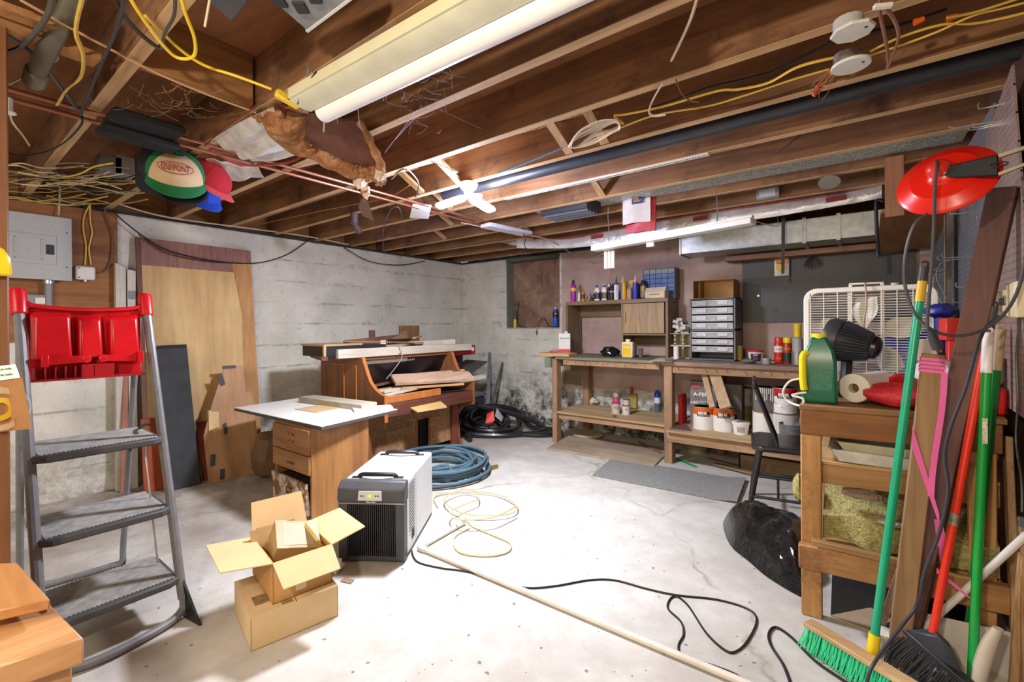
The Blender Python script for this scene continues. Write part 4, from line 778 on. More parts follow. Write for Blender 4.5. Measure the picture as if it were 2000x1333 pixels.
d_ = part('drawer', MB().box((cx0+.004, cy0-.018, .275), (cx1-.004, cy0-.0, .390)), M_OAKX, fc, b=.002); part('pull', MB().box((xm-.03, cy0-.026, .315), (xm+.06, cy0-.018, .325)), wood('6E4424', '8A5C34', 'X'), d_)
t = NT('scuffed_white_drawer'); v = t.coord(); t.col(t.mix(t.ramp(t.noise(v, 9, 8, .7), ((.46, (0, 0, 0)), (.56, (1, 1, 1)))), lin('D4CCBC'), lin('8E5C34'))); t.b.inputs['Roughness'].default_value = .6
d_ = part('drawer', MB().ob(((cx0+cx1)/2-.01, cy0-.012, .125), (.44, .018, .20), (.08, .02, 0)), t.m, fc, 'scuffed white drawer front slipping out of place', b=.002); hm = MB()
for a, b_ in (((-.03, .0), (-.024, .045)), ((.024, 0), (.03, .045)), ((-.03, 0), (.03, .006)), ((-.03, .039), (.03, .045))): hm.box((xm+a[0], cy0-.030, .12+a[1]), (xm+b_[0], cy0-.022, .12+b_[1]))
part('pull', hm, wood('6E5434', '8A6C44', 'X'), d_)
part('drawer_stack', MB().box((cx0+.03, cy0+.02, .04), (cx1-.03, cy1-.03, .21)), plain('3A2C22', .8), fc, 'dark drawer body inside')
tz = ch+.001; P4 = [onz(458, 797, .585), onz(628, 834, .585), onz(776, 800, .585), onz(610, 774, .585)]
tb = thing('laminate_board', 'large white laminate board with a dark edge laid over the oak drawer cabinet', 'board', (sum(p.x for p in P4)/4, sum(p.y for p in P4)/4, tz))
part('core', MB().prism([V(p.x, p.y, tz) for p in P4], (0, 0, .019)), plain('4E4A46', .6), tb); ins = [V(p.x, p.y, tz+.0195) for p in P4]
part('laminate', MB().prism(ins, (0, 0, .0035)), plain('E9E8E4', .35, var=.05, scale=3), tb)
zt2 = tz+.024
solo('brown_card', MB().prism([onz(575, 800, zt2), onz(618, 807, zt2), onz(672, 796, zt2), onz(632, 790, zt2)], (0, 0, .002)), plain('C4A67C', .8), 'flat brown card on the white board', 'card')
a, b_ = onz(598, 784, zt2), onz(722, 800, zt2); a.z = b_.z = zt2+.022
solo('grey_timber', MB().beam(a, b_, .14, .042), wood('A39A86', 'C6BCA8', 'X', 1, .8, .2, .2), 'thick weathered grey timber lying across the white board', 'timber', b=.003)
a, b_ = onz(690, 803, zt2), onz(765, 797, zt2); a.z = b_.z = zt2+.008
solo('foam_scrap', MB().beam(a, b_, .12, .014), plain('E4E2DC', .8, bump=.3), 'small white rough-edged scrap at the right corner of the white board', 'scrap')
# ---- organ
M_ORG = wood('724628', '95623A', 'Z', .9, .5, .04, .15); M_ORGX = wood('724628', '95623A', 'Y', .9, .5, .04, .15); M_ORGO = wood('A8622E', 'C67E42', 'Z', .9, .4, .03, .1)
OY0, OY1 = 2.25, 3.32
og = thing('electric_organ', 'brown wooden electric organ with curved cheek sides, used as a scrap shelf', 'organ', (-3.5, (OY0+OY1)/2, 0))
prof = [(-3.93, 0), (-3.16, 0), (-3.20, .08), (-3.22, .30), (-3.14, .39), (-3.0, .42), (-3.0, .625), (-3.05, .635), (-3.12, .665), (-3.19, .72), (-3.235, .79), (-3.275, .87), (-3.30, .925), (-3.93, .925)]
for y in (OY0, OY1-.03): part('cheek_panel', MB().prism([V(x, y, z) for x, z in prof], (0, .03, 0)), M_ORG, og, b=.002)
for xa, xb_ in ((-3.86, -3.852), (-3.56, -3.552), (-3.38, -3.372)): part('side_moulding', MB().box((xa, OY0-.006, .40), (xb_, OY0, .86)), M_ORGO, og)
part('side_moulding', MB().box((-3.852, OY0-.006, .852), (-3.56, OY0, .86)), M_ORGO, og)
edge = [V(x+.003, OY0+.015, z+.003) for x, z in prof[6:13]]; em = MB()
for i in range(len(edge)-1): em.beam(edge[i], edge[i+1], .032, .006, (1, 0, .4))
em.beam(V(-2.997, OY0+.015, .42), V(-2.997, OY0+.015, .63), .032, .006, (1, 0, 0)); part('cheek_edge', em, M_ORGO, og, 'lighter orange front edge')
edge2 = [V(x+.003, OY1-.015, z+.003) for x, z in prof[6:13]]; em = MB()
for i in range(len(edge2)-1): em.beam(edge2[i], edge2[i+1], .032, .006, (1, 0, .4))
part('cheek_edge', em, M_ORGO, og)
part('back_panel', MB().box((-3.93, OY0+.03, 0), (-3.915, OY1-.03, .925)), M_ORG, og)
part('top_panel', MB().box((-3.915, OY0+.03, .90), (-3.34, OY1-.03, .925)), M_ORGX, og)
part('music_panel', MB().prism([V(-3.36, OY0+.03, .90), V(-3.50, OY0+.03, .66), V(-3.52, OY0+.03, .66), V(-3.38, OY0+.03, .90)], (0, OY1-OY0-.06, 0)), plain('20191F', .3), og, 'glossy black control panel')
tb_ = MB(); [tb_.ob((-3.375, OY0+.1+i*.021, .872), (.004, .008, .018), (0, .5, 0)) for i in range(26)]; part('tab_switches', tb_, plain('B4A8A0', .4), og, kind='stuff')
part('switch_strip', MB().prism([V(-3.355, OY0+.035, .895), V(-3.375, OY0+.035, .86), V(-3.377, OY0+.035, .86), V(-3.357, OY0+.035, .895)], (0, .5, 0)), plain('9A8E86', .35), og)
part('keybed', MB().box((-3.52, OY0+.03, .47), (-3.02, OY1-.03, .56)), plain('3A2A24', .6), og)
part('lower_keyslip', MB().box((-3.03, OY0+.03, .565), (-3.005, OY0+.62, .625)), M_ORGO, og, 'bright orange loose key slip', b=.003)
part('front_rail', MB().box((-3.02, OY0+.03, .455), (-3.0, OY1-.03, .56)), wood('5A2E24', '7A4434', 'Y'), og, b=.002)
ky = MB(); kb = MB()
for i in range(14): ky.box((-3.22, OY0+.05+i*.023, .565), (-3.08, OY0+.071+i*.023, .585))
for i in range(18): kb.box((-3.38, OY0+.2+i*.023, .61), (-3.26, OY0+.221+i*.023, .63))
part('white_keys', ky, plain('E6E0D0', .35), og, kind='stuff'); part('upper_keys', kb, plain('DCD4C0', .35), og, kind='stuff')
t = NT('knee_cloth'); v = t.coord('Object'); t.col(t.ramp(t.noise(v, 60, 6, .8), ((.38, lin('80593A')), (.6, lin('BC9066'))))); t.b.inputs['Roughness'].default_value = .9; t.bump(t.noise(v, 90, 3), .3, .004)
kx = -3.225; yslot0, yslot1 = 2.78, 2.93
part('knee_panel', MB().box((kx-.02, OY0+.03, .06), (kx, yslot0, .455)).box((kx-.02, yslot1, .06), (kx, OY1-.03, .455)).box((kx-.02, yslot0, .33), (kx, yslot1, .455)), t.m, og, 'speckled brown cloth knee panel')
part('pedal_opening', MB().box((kx-.06, yslot0-.01, .02), (kx-.04, yslot1+.01, .34)), plain('0C0C0E', .8), og, 'black pedal opening')
part('opening_trim', MB().box((kx, yslot0-.012, .03), (kx+.006, yslot0, .34)).box((kx, yslot1, .03), (kx+.006, yslot1+.012, .34)).box((kx, yslot0-.012, .33), (kx+.006, yslot1+.012, .342)), M_ORGO, og)
part('pilaster', MB().box((kx, OY1-.12, .0), (kx+.035, OY1-.03, .455)), wood('6E3428', '8E4C3A', 'Z'), og, b=.004)
# stuff lying on and in the organ
M_RGW = wood('B0A594', 'D6CCBC', 'Y', 1, .8, .2, .15)
zo = .926
def onorg(px, py, x, z=None): p = onx(px, py, x); return p
tk = thing('organ_case', 'long black open case with a pale top edge lying on the organ', 'case', (-3.7, 2.15, zo))
a = V(-3.78, 2.0, zo+.016); part('body', MB().box(a, a+V(.34, .6, .084)), plain('26272A', .5), tk); part('edge_trim', MB().box(a+V(-.008, -.008, .085), a+V(.348, .348, .10)).box(a+V(.33, -.01, 0), a+V(.35, .01, .10)), wood('B89668', 'D0B084', 'Y'), tk)
solo('brown_rail', MB().beam(V(-3.72, 2.06, zo+.018), V(-3.40, 1.98, zo+.002), .05, .03), wood('5E3A30', '7A5044', 'X'), 'short dark brown rail under the black case on the organ end', 'rail', b=.002)
p, q = onx(659, 702, -3.33), onx(920, 680, -3.33)
solo('white_timber', MB().beam(V(-3.335, p.y, .965), V(-3.335, q.y, .965), .04, .075), M_RGW, 'long whitish squared timber across the top front of the organ', 'timber', b=.004)
solo('plywood_plate', MB().box((-3.88, 3.10, zo+.04), (-3.85, 3.36, zo+.27)), wood('6E4E2E', '9A7448', 'Z', 1.4), 'square brown plywood piece standing upright on the organ', 'plywood piece', b=.002)
solo('dark_channel', MB().box((-3.84, 2.84, zo), (-3.70, 3.12, zo+.135)), plain('232427', .5), 'black box behind the boards on the organ', 'box', b=.004)
sg = [  # leaning/lying scraps: p, q, w, h, material, label
 ((-3.60, 2.28, zo+.05), (-3.78, 3.05, zo+.09), .02, .09, wood('6E4A3A', '92695A', 'Y'), 'long reddish brown board on edge on the organ top'),
 ((-3.58, 2.26, zo+.085), (-3.42, 2.95, zo+.06), .03, .008, wood('A98054', 'C8A272', 'Y'), 'thin light batten slanting over the organ top'),
 ((-3.50, 2.62, zo+.03), (-3.52, 3.08, zo+.05), .10, .02, wood('A58460', 'C6A680', 'Y'), 'short tan board flat on the organ top'),
 ((-3.62, 3.02, zo+.04), (-3.40, 3.44, zo+.055), .10, .05, M_RGW, 'whitish chunky offcut at the right end of the organ top'),
 ((-3.52, 3.0, zo+.10), (-3.74, 3.28, zo+.11), .03, .012, wood('C0A070', 'DCC090', 'Y'), 'thin pale slat over the whitish offcut on the organ top'),
 ((-3.76, 2.38, zo+.05), (-3.70, 2.47, zo+.06), .06, .09, M_RGW, 'small white block near the left end of the organ top'),
 ((-3.60, 2.66, zo+.05), (-3.57, 2.70, zo+.05), .04, .07, M_WHITEP, 'small white peg block at the middle of the organ top'),
 ((-3.86, 2.72, zo+.08), (-3.85, 2.78, zo+.08), .02, .20, wood('5E443C', '7C5C52', 'Z'), 'short dark upright board behind the organ scraps'),
 ((-3.72, 2.90, zo+.03), (-3.78, 3.12, zo+.11), .03, .12, wood('9A744E', 'B89068', 'Y'), 'tilted tan wedge board before the black box on the organ'),
]
for p, q, w_, h_, mt, lb in sg: solo('wood_scrap', MB().beam(V(*p)+V(0, 0, .045), V(*q)+V(0, 0, .045), w_, h_), mt, lb, 'wood scrap', 'wood scraps on the organ', b=.002)
red = thing('red_tool_case', 'red plastic tool case hanging over the right end of the organ', 'tool case', (-3.52, 3.62, .86)); part('body', MB().box((-3.62, 3.46, .87), (-3.42, 3.80, .975)), plain('B41E32', .4), red, b=.006); part('label', MB().box((-3.4195, 3.73, .91), (-3.417, 3.77, .95)), M_WHITEP, red); part('handle', MB().box((-3.60, 3.58, .78), (-3.50, 3.68, .87)), M_BLACKM, red, b=.004)
# painted timbers on the key bed
kz = .63
tm = [((-3.34, 2.60, kz+.075), (-3.06, 3.34, kz+.06), .17, .03, wood('C09A7C', 'DEBEA4', 'Y', 1, .7), 'wide pinkish board lying on the organ keys, topmost'),
 ((-3.22, 2.60, kz+.008), (-2.98, 3.14, kz+.008), .03, .02, wood('C08C5C', 'DAA878', 'Y'), 'slim pale batten under the wide pinkish board'),
 ((-3.40, 2.75, kz+.03), (-3.20, 3.36, kz+.06), .08, .03, wood('B09A8C', 'D6C4B8', 'Y'), 'greyish painted board behind the wide pinkish board'),
 ((-3.44, 2.95, kz+.05), (-3.22, 3.44, kz+.08), .08, .03, wood('8E6058', 'B4867E', 'Y'), 'mauve painted board at the right end of the keys'),
 ((-3.46, 2.98, kz+.09), (-3.24, 3.42, kz+.105), .05, .015, wood('C8A878', 'E0C698', 'Y'), 'thin light slat resting on the mauve board'),
 ((-3.10, 3.20, kz+.02), (-3.06, 3.52, kz+.04), .07, .04, M_RGW, 'short grey-white stub at the right end of the organ keys'),
 ((-3.40, 2.36, kz-.02), (-3.40, 2.72, kz-.01), .06, .03, wood('C89A48', 'E2BC70', 'Y'), 'yellow timber lying deep in the key bed'),
 ((-3.46, 2.30, kz+.01), (-3.48, 2.72, kz+.04), .05, .02, wood('6E4C38', '8E6850', 'Y'), 'brown slat at the back of the key bed'),
 ((-3.14, 2.30, kz-.02), (-3.18, 2.86, kz+.0), .025, .02, M_RGW, 'whitish stick crossing the key bed'),
 ((-3.28, 2.30, kz-.005), (-3.30, 2.84, kz+.01), .02, .015, M_RGW, 'second whitish stick farther back in the key bed')]
for p, q, w_, h_, mt, lb in tm: solo('loose_board', MB().beam(p, q, w_, h_, (.42 if w_ > .15 else 0, 0, 1)), mt, lb, 'board', 'boards lying on the organ keys', b=.002)
p = [onx(785, 772, -2.99), onx(838, 765, -3.02)]
solo('pale_plank', MB().prism([V(-3.04, 2.52, .50), V(-3.0, 2.86, .50), V(-2.86, 2.80, .475), V(-2.90, 2.50, .475)], (0, 0, .012)), wood('C8A060', 'E4C088', 'Y'), 'pale wood tray board sticking out under the organ keys', 'board')
solo('organ_wire', MB().tube([V(-3.30, 2.62, .93), V(-3.285, 2.66, .98), V(-3.30, 2.64, 1.01), V(-3.29, 2.66, .90), V(-3.33, 2.52, .72)], .0035, 6), plain('B4A89A', .5), 'pale wire looped over the long white timber on the organ', 'wire')
# right of the organ: grey sticks, dark vacuum box
solo('metal_offcut', MB().prism([V(-3.74, 3.72, .70), V(-3.70, 3.95, .78), V(-3.40, 3.98, .77), V(-3.46, 3.70, .62)], (0, 0, .012)), plain('4C4A44', .5), 'dark pointed sheet sticking out behind the right end of the organ', 'sheet')
solo('grey_rail', MB().beam(V(-3.40, 3.98, .0), ony(956, 690, 4.53), .04, .03), plain('77777A', .6), 'tall grey rail leaning in the far corner', 'rail', b=.002)
solo('grey_strip', MB().beam(V(-3.47, 4.02, .0), V(-3.62, 4.53, .72), .02, .02), plain('5A5A5E', .6), 'thin dark strip leaning beside the tall grey rail', 'strip')
vb = thing('floor_box', 'dark plastic box standing behind the organ end by the black hoses', 'box', (-3.85, 3.9, 0)); part('body', MB().box((-4.1, 3.62, 0), (-3.62, 4.2, .34)), plain('3A3C40', .6, var=.3), vb, b=.02); part('lid', MB().box((-4.11, 3.6, .34), (-3.61, 4.21, .38)), plain('6A6C70', .5), vb, b=.008)
# ---- hoses on the floor
def coil(cen, r0, r1, n, th, zstep=0., jit=.03, seed=1, tail=None, squash=1., rot=0., tilt=(0, 0), start=0.):
    rnd = random.Random(seed); pts = []; N = int(n*14)
    for i in range(N):
        a = 2*math.pi*i/14+start; lap = i/14; r = r0+(r1-r0)*(.5+.5*math.sin(lap*2.4+seed))+rnd.uniform(-jit, jit)*.5
        x, y = math.cos(a)*r, math.sin(a)*r*squash; x, y = x*math.cos(rot)-y*math.sin(rot), x*math.sin(rot)+y*math.cos(rot)
        z = th+(lap*zstep)+rnd.uniform(0, jit*.3); pts.append(Vector((cen[0]+x, cen[1]+y, z+tilt[0]*(x+r1)+tilt[1]*(y+r1))))
    return pts+(tail or [])
M_HOSE = plain('54707F', .5, var=.3, scale=3)
hs = thing('garden_hose', 'coiled blue-grey garden hose on the floor behind the dehumidifier', 'hose', (-2.72, 2.55, 0))
pts = coil((-2.72, 2.56), .24, .41, 11, .014, .010, .035, 3)
part('hose', MB().tube(pts+[V(-2.40, 2.48, .015), V(-2.33, 2.62, .014), V(-2.42, 2.86, .014)], .0125, 7, 2), M_HOSE, hs); part('coupling', MB().cyl((-2.42, 2.86, .015), (-2.405, 2.93, .015), .017, 10), steel('B89C50', .4), hs, 'brass coupling')
M_CLEAR = plain('C8B888', .3, var=.1)
solo('clear_tubing', MB().tube([onz(x, y, .006+.004*k) for k, (x, y) in enumerate(((855, 992), (850, 970), (895, 962), (965, 965), (1008, 985), (1000, 1003), (940, 1008), (890, 998), (868, 975), (900, 958), (930, 960), (935, 975), (910, 985), (880, 1000), (895, 1015), (960, 1012), (1008, 990)))], .004, 6), M_CLEAR, 'thin clear yellowish tubing coiled on the floor, farther ring', 'tubing')
solo('clear_tubing', MB().tube([onz(x, y, .006) for x, y in ((918, 1032), (888, 1050), (895, 1078), (945, 1087), (990, 1080), (996, 1062), (960, 1045), (925, 1030), (912, 1018))], .004, 6), M_CLEAR, 'thin clear yellowish tubing loop on the floor beside the white pipe elbow', 'tubing')
M_BH = plain('1E1F22', .35, coat=.3)
bh = thing('vacuum_hose', 'thick black corrugated hose piled in loops beside the organ foot', 'hose', (-3.25, 3.85, 0))
part('hose', MB().tube([V(-3.60, 3.50, .40), V(-3.40, 3.72, .33), V(-3.1, 4.05, .20), V(-2.85, 4.28, .06), V(-2.78, 4.1, .03), V(-3.0, 3.75, .03), V(-3.35, 3.55, .05), V(-3.55, 3.70, .12), V(-3.5, 4.05, .2), V(-3.2, 4.22, .16), V(-3.0, 4.02, .06), V(-3.1, 3.72, .07), V(-3.4, 3.62, .09), V(-3.58, 3.82, .16), V(-3.5, 4.1, .24), V(-3.2, 4.25, .2), V(-2.95, 4.2, .05), V(-2.68, 4.30, .03), V(-2.57, 4.18, .03), V(-2.68, 4.02, .03), V(-2.95, 3.88, .03)], .028, 9, 7), M_BH, bh)
part('inner_coil', MB().tube(coil((-3.32, 3.88), .16, .25, 5, .03, .03, .02, 5, tilt=(-.25, .2)), .018, 7, 2), M_BH, bh)
part('cuff', MB().cyl(V(-3.28, 3.50, .035), V(-3.16, 3.42, .03), .034, 12, .026), M_BLACKM, bh); part('fitting', MB().cyl((-3.12, 3.66, .04), (-3.05, 3.72, .04), .02, 12), M_CHROME, bh)
rr = thing('red_hose_tag', 'red and grey plastic tag tucked into the black hose coil', 'tag', (-3.22, 3.80, .15)); part('red_part', MB().prism([V(-3.25, 3.76, .13), V(-3.20, 3.80, .12), V(-3.17, 3.82, .16), V(-3.2, 3.84, .26), V(-3.26, 3.80, .22)], (.015, -.015, 0)), plain('E03A34', .4), rr); part('grey_part', MB().prism([V(-3.19, 3.85, .20), V(-3.12, 3.88, .14), V(-3.13, 3.92, .19), V(-3.2, 3.90, .28)], (.015, -.015, 0)), plain('8E8E90', .4), rr)
# ================================================================= dehumidifier
M_DW = plain('E4E5E6', .4, var=.05); M_DD = plain('4C4D50', .5, var=.2); 
A = R_(34); Mz = Matrix.Rotation(A, 3, 'Z'); D0 = V(-1.945, 1.375, 0)
def DP(x, y, z): return D0+Mz@V(x, y, z)
def dbox(mb, a, b_):
    x0, x1 = sorted((a[0], b_[0])); y0, y1 = sorted((a[1], b_[1])); z0, z1 = sorted((a[2], b_[2]))
    return mb.hexa([DP(x0, y0, z0), DP(x1, y0, z0), DP(x1, y1, z0), DP(x0, y1, z0), DP(x0, y0, z1), DP(x1, y0, z1), DP(x1, y1, z1), DP(x0, y1, z1)])
dh = thing('dehumidifier', 'white and dark grey commercial dehumidifier with top handles on the concrete floor', 'dehumidifier', D0)
w_ = .168
part('housing', dbox(MB(), (-w_, .05, .015), (w_, .60, .395)), M_DW, dh, b=.012, seg=2)
part('base', dbox(MB(), (-w_+.004, .02, 0), (w_-.004, .60, .02)), M_BLACKM, dh, b=.004)
part('front_shell', dbox(dbox(dbox(dbox(MB(), (-w_, -.0, .012), (-w_+.045, .055, .30)), (w_-.045, 0, .012), (w_, .055, .30)), (-w_+.045, .0, .012), (w_-.045, .055, .035)), (-w_+.04, .045, .03), (w_-.04, .05, .30)), M_DD, dh, b=.006)
hd = MB().prism([DP(-w_-.003, 0.0, .30), DP(-w_-.003, -.012, .32), DP(-w_-.003, -.006, .37), DP(-w_-.003, .03, .402), DP(-w_-.003, .07, .402), DP(-w_-.003, .07, .30)], Mz@V(2*w_+.006, 0, 0)); part('control_hood', hd, M_DD, dh, b=.008, seg=2)
gm = MB()
for i in range(23):
    x = -w_+.052+i*(2*w_-.104)/22; dbox(gm, (x-.002, .004, .035), (x+.002, .030, .295))
part('grille_bars', gm, plain('3E3F42', .45), dh, kind='stuff'); part('grille_crossbars', dbox(dbox(dbox(MB(), (-w_+.045, .02, .115), (w_-.045, .026, .12)), (-w_+.045, .02, .17), (w_-.045, .026, .175)), (-w_+.045, .02, .23), (w_-.045, .026, .235)), M_BLACKM, dh)
part('coil_fins', dbox(MB(), (-w_+.05, .04, .1), (w_-.05, .044, .29)), plain('7E8286', .5, var=.4, scale=40), dh)
part('fan_ring', MB().lathe([(.075, -.003), (.082, 0), (.075, .003), (.075, -.003)], DP(.0, .034, .2), Mz@V(0, 1, 0), 28, cap=False), plain('6E7072', .4), dh)
cp = MB().prism([DP(-.062, -.0135, .318), DP(.062, -.0135, .318), DP(.058, -.0105, .366), DP(-.058, -.0105, .366)], Mz@V(0, -.004, 0)); cpo = part('control_panel', cp, plain('D8DAD8', .35), dh, b=.002)
part('display', MB().prism([DP(-.010, -.0182, .336), DP(.010, -.0182, .336), DP(.010, -.0172, .350), DP(-.010, -.0172, .350)], Mz@V(0, -.001, 0)), emit('C6D84A', .35), cpo); text('AlorAir', .014, DP(.005, -.0140, .311), Mz@V(1, 0, 0), (0, 0, 1), M_WINK, dh, fit=.05)
for x in (-.045, -.034, .03, .042): part('button', MB().lathe([(.004, 0), (0, .002)], DP(x, -.0175, .342), Mz@V(0, -1, 0), 10, cap=False), M_DARKM, cpo)
part('chrome_trim', dbox(MB(), (-w_-.002, -.004, .296), (w_+.002, .0, .303)), M_CHROME, dh)
for yy in (.10, .52):
    part('handle', MB().tube([DP(-.10, yy, .397), DP(-.085, yy, .411), DP(-.03, yy-.02, .419), DP(.03, yy-.02, .419), DP(.085, yy, .411), DP(.10, yy, .397)], .011, 8), M_BLACKM, dh)
    for x in (-.11, .11): part('handle_foot', dbox(MB(), (x-.025, yy-.012, .395), (x+.025, yy+.012, .401)), M_BLACKM, dh, b=.002)
vm = MB()
for i in range(15): dbox(vm, (w_-.001, .085, .12+i*.017), (w_+.0015, .19-.0*i, .126+i*.017))
part('side_vents', vm, plain('5A5C60', .5), dh, kind='stuff'); part('panel_seam', dbox(MB(), (w_, .215, .02), (w_+.001, .217, .39)), plain('A0A2A4', .5), dh)
vm = MB()
for i in range(5): dbox(vm, (w_-.001, .13, .065+i*.010), (w_+.003, .18, .070+i*.010))
part('drain_grille', vm, M_BLACKM, dh); part('screw', MB().lathe([(.006, 0), (0, .003)], DP(w_, .10, .10), Mz@V(1, 0, 0), 10, cap=False), M_DARKM, dh)
# ================================================================= cardboard boxes
tk, P = carton(V(-1.885, .92, 0), .312, .315, .122, R_(-12), plain('D9BE92', .85, var=.12, scale=4), M_CARDL, 'cardboard_box', 'low closed cardboard box on the floor under the open box', closed=True)
Mz1 = Matrix.Rotation(R_(-12), 3, 'Z')
part('shipping_mark', MB().box((0, 0, 0), (.0, .0, .0)).prism([P(.02, -.13, .1263), P(.09, -.13, .1263), P(.09, -.07, .1263), P(.02, -.07, .1263)], (0, 0, .0004)), plain('8E7850', .8, var=.4, scale=90), tk); part('shipping_mark', MB().prism([P(.07, -.05, .1263), P(.15, -.05, .1263), P(.15, -.01, .1263), P(.07, -.01, .1263)], (0, 0, .0004)), plain('9C835A', .8, var=.4, scale=90), tk)
ob_, P = carton(V(-1.905, .955, .1265), .30, .225, .158, R_(-10), M_CARD, M_CARDL, 'open_cardboard_box', 'open cardboard box with spread flaps standing on the low box', flaps=[(0, .17, 82, .01), (1, .12, 118, .008), (2, .15, 80, .01), (3, .14, 22, .008)])
part('tape', MB().prism([P(.1505, -.03, .02), P(.1505, .01, .02), P(.1505, .01, .13), P(.1505, -.03, .13)], (.0006, 0, 0)), plain('D8C49A', .3), ob_); Mb = Matrix.Rotation(R_(-10), 3, 'Z')
text('HANDLE', .03, P(.1515, -.02, .12), Mb@V(0, 1, 0), (0, 0, 1), plain('6A4A24', .7), ob_, fit=.10); 
# small taped box tilted inside, folded pads
c = P(.01, .01, .155); R0 = Euler((R_(-16), R_(24), R_(-22))).to_matrix(); bx = thing('taped_box', 'small pale taped box tilted inside the open cardboard box', 'box', c)
def TB(x, y, z): return c+R0@V(x, y, z)
def tbx(mb, a, b_): return mb.hexa([TB(x, y, z) for z in (a[2], b_[2]) for x, y in ((a[0], a[1]), (b_[0], a[1]), (b_[0], b_[1]), (a[0], b_[1]))])
part('body', tbx(MB(), (-.075, -.085, -.05), (.075, .085, .04)), plain('BE9A64', .6), bx, b=.002); part('tape', tbx(tbx(MB(), (-.0755, -.0855, .0), (.0755, -.04, .0406)), (-.0755, .05, .01), (.0755, .0855, .0406)), plain('B89A6C', .5), bx); part('top_label', tbx(MB(), (-.06, -.06, .0405), (.06, .06, .0412)), plain('BFAE92', .6), bx)
for k, (dx, dy, ry, cl_) in enumerate(((.05, .095, 12, 'B8994A'), (-.10, -.03, -20, 'C9A66A'), (-.085, -.055, -30, 'BFA070'))):
    cc = P(dx, dy, .13); solo('card_pad', MB().ob(cc, (.16 if k == 0 else .012, .012 if k == 0 else .15, .15), (0 if k else .5, R_(ry)*.6, R_(-10))), plain(cl_, .8), ('folded olive cardboard pad behind the taped box', 'cardboard insert standing left of the taped box', 'second cardboard insert leaning outermost at the left of the taped box')[k], 'cardboard insert')
solo('paper_scrap', MB().blob(onz(655, 1118)+V(0, 0, .03), (.035, .03, .035), 12, 8, .25, 4), plain('D8CCB4', .7), 'crumpled paper scrap between the boxes and the dehumidifier', 'paper', merge=True)
solo('wood_chip', MB().prism([onz(665, 1137), onz(685, 1142), onz(692, 1135), onz(672, 1130)], (0, 0, .004)), plain('A08060', .8), 'tiny tan chip on the floor beside the boxes', 'chip')
# ================================================================= white pvc pipe frame on the floor, cords
pv = thing('pvc_pipe', 'long white plastic pipe with an elbow lying on the floor', 'pipe', onz(1100, 1180)); M_PVC = plain('E4DFD2', .35)
e0 = onz(820, 1070, .014); e1 = onz(905, 1022, .014); e2 = onz(1480, 1345, .014)
part('long_pipe', MB().cyl(e0, e2, .0125, 12), M_PVC, pv); part('short_pipe', MB().cyl(e0, e1, .0125, 12), M_PVC, pv); part('elbow', MB().tube([e0+(e2-e0).normalized()*.05, e0, e0+(e1-e0).normalized()*.05], .016, 10, 3), M_PVC, pv); part('end_cap', MB().cyl(e1, e1+V(.0, .0, .03), .016, 12), M_PVC, pv)
d1 = DP(.17, .12, .01)
solo('power_cord', MB().tube([d1]+[onz(x, y, .004) for x, y in ((815, 1098), (860, 1110), (905, 1116), (960, 1128), (1020, 1148), (1080, 1146), (1150, 1134), (1200, 1134), (1260, 1150), (1320, 1163), (1400, 1172), (1460, 1190), (1478, 1212), (1462, 1250), (1440, 1272), (1418, 1272), (1380, 1238), (1345, 1185), (1322, 1166), (1308, 1172), (1305, 1190), (1330, 1215), (1335, 1240), (1325, 1262), (1335, 1282), (1390, 1300), (1440, 1320), (1470, 1345))], .0042, 6), M_RUBBER, 'thin black cord snaking from the dehumidifier across the floor', 'cord')
solo('power_cord', MB().tube([onz(x, y, .005) for x, y in ((1548, 1350), (1530, 1300), (1505, 1260), (1502, 1238), (1515, 1226), (1545, 1245), (1590, 1290), (1640, 1325), (1680, 1350))], .005, 6), M_RUBBER, 'black cord loop on the floor left of the green push broom', 'cord')
# ================================================================= step ladder
M_LT = plain('77787A', .4, var=.15, scale=20); M_ST = plain('4A4A4C', .6); 
t = NT('ribbed_tread'); v = t.coord('Object'); sx = t.n('ShaderNodeSeparateXYZ'); t.l(v, sx.inputs[0]); rb = t.math('SINE', t.math('MULTIPLY', t.math('ADD', sx.outputs[1], t.math('MULTIPLY', sx.outputs[0], .0)), 420))
c = t.mix(t.ramp(t.noise(v, 22, 6, .7), ((.5, (0, 0, 0)), (.66, (1, 1, 1)))), lin('5E5E5E'), lin('A2A09C')); t.col(t.mix(t.math('GREATER_THAN', rb, .25), c, lin('3A3A3B'))); t.b.inputs['Roughness'].default_value = .7; t.bump(rb, .5, .004); M_TREAD = t.m
fR, fL = V(-2.20, .655, .02), V(-2.20, .255, .02)
tR = onx(283, 584, -2.55); tL = onx(35, 570, -2.55); tR.z = tL.z = (tR.z+tL.z)/2
ld = thing('step_ladder', 'grey folding step ladder with three ribbed treads and a red tray top', 'step ladder', (-2.5, .45, 0))
gR, gL = V(-2.90, .615, .02), V(-2.92, .27, .02)
part('front_leg', MB().tube([fR+V(0, 0, .06), tR], .0165, 10, 1), M_LT, ld); part('front_leg', MB().tube([fL+V(0, 0, .06), tL], .0165, 10, 1), M_LT, ld)
part('front_foot_bar', MB().tube([fR+V(0, 0, .08), fR+V(.005, -.0, .02), fR+V(.035, -.06, .0), fR+V(.07, -.2, 0), fR+V(.07, -.30, 0), fL+V(.03, .03, 0), fL+V(.005, 0, .03), fL+V(0, 0, .08)], .0155, 10), M_LT, ld)
rt = tR+V(-.06, -.01, -.09); lt = tL+V(-.06, .01, -.09)
part('rear_leg', MB().tube([gR+V(0, 0, .06), rt], .0125, 10, 1), M_LT, ld); part('rear_leg', MB().tube([gL+V(0, 0, .06), lt], .0125, 10, 1), M_LT, ld)
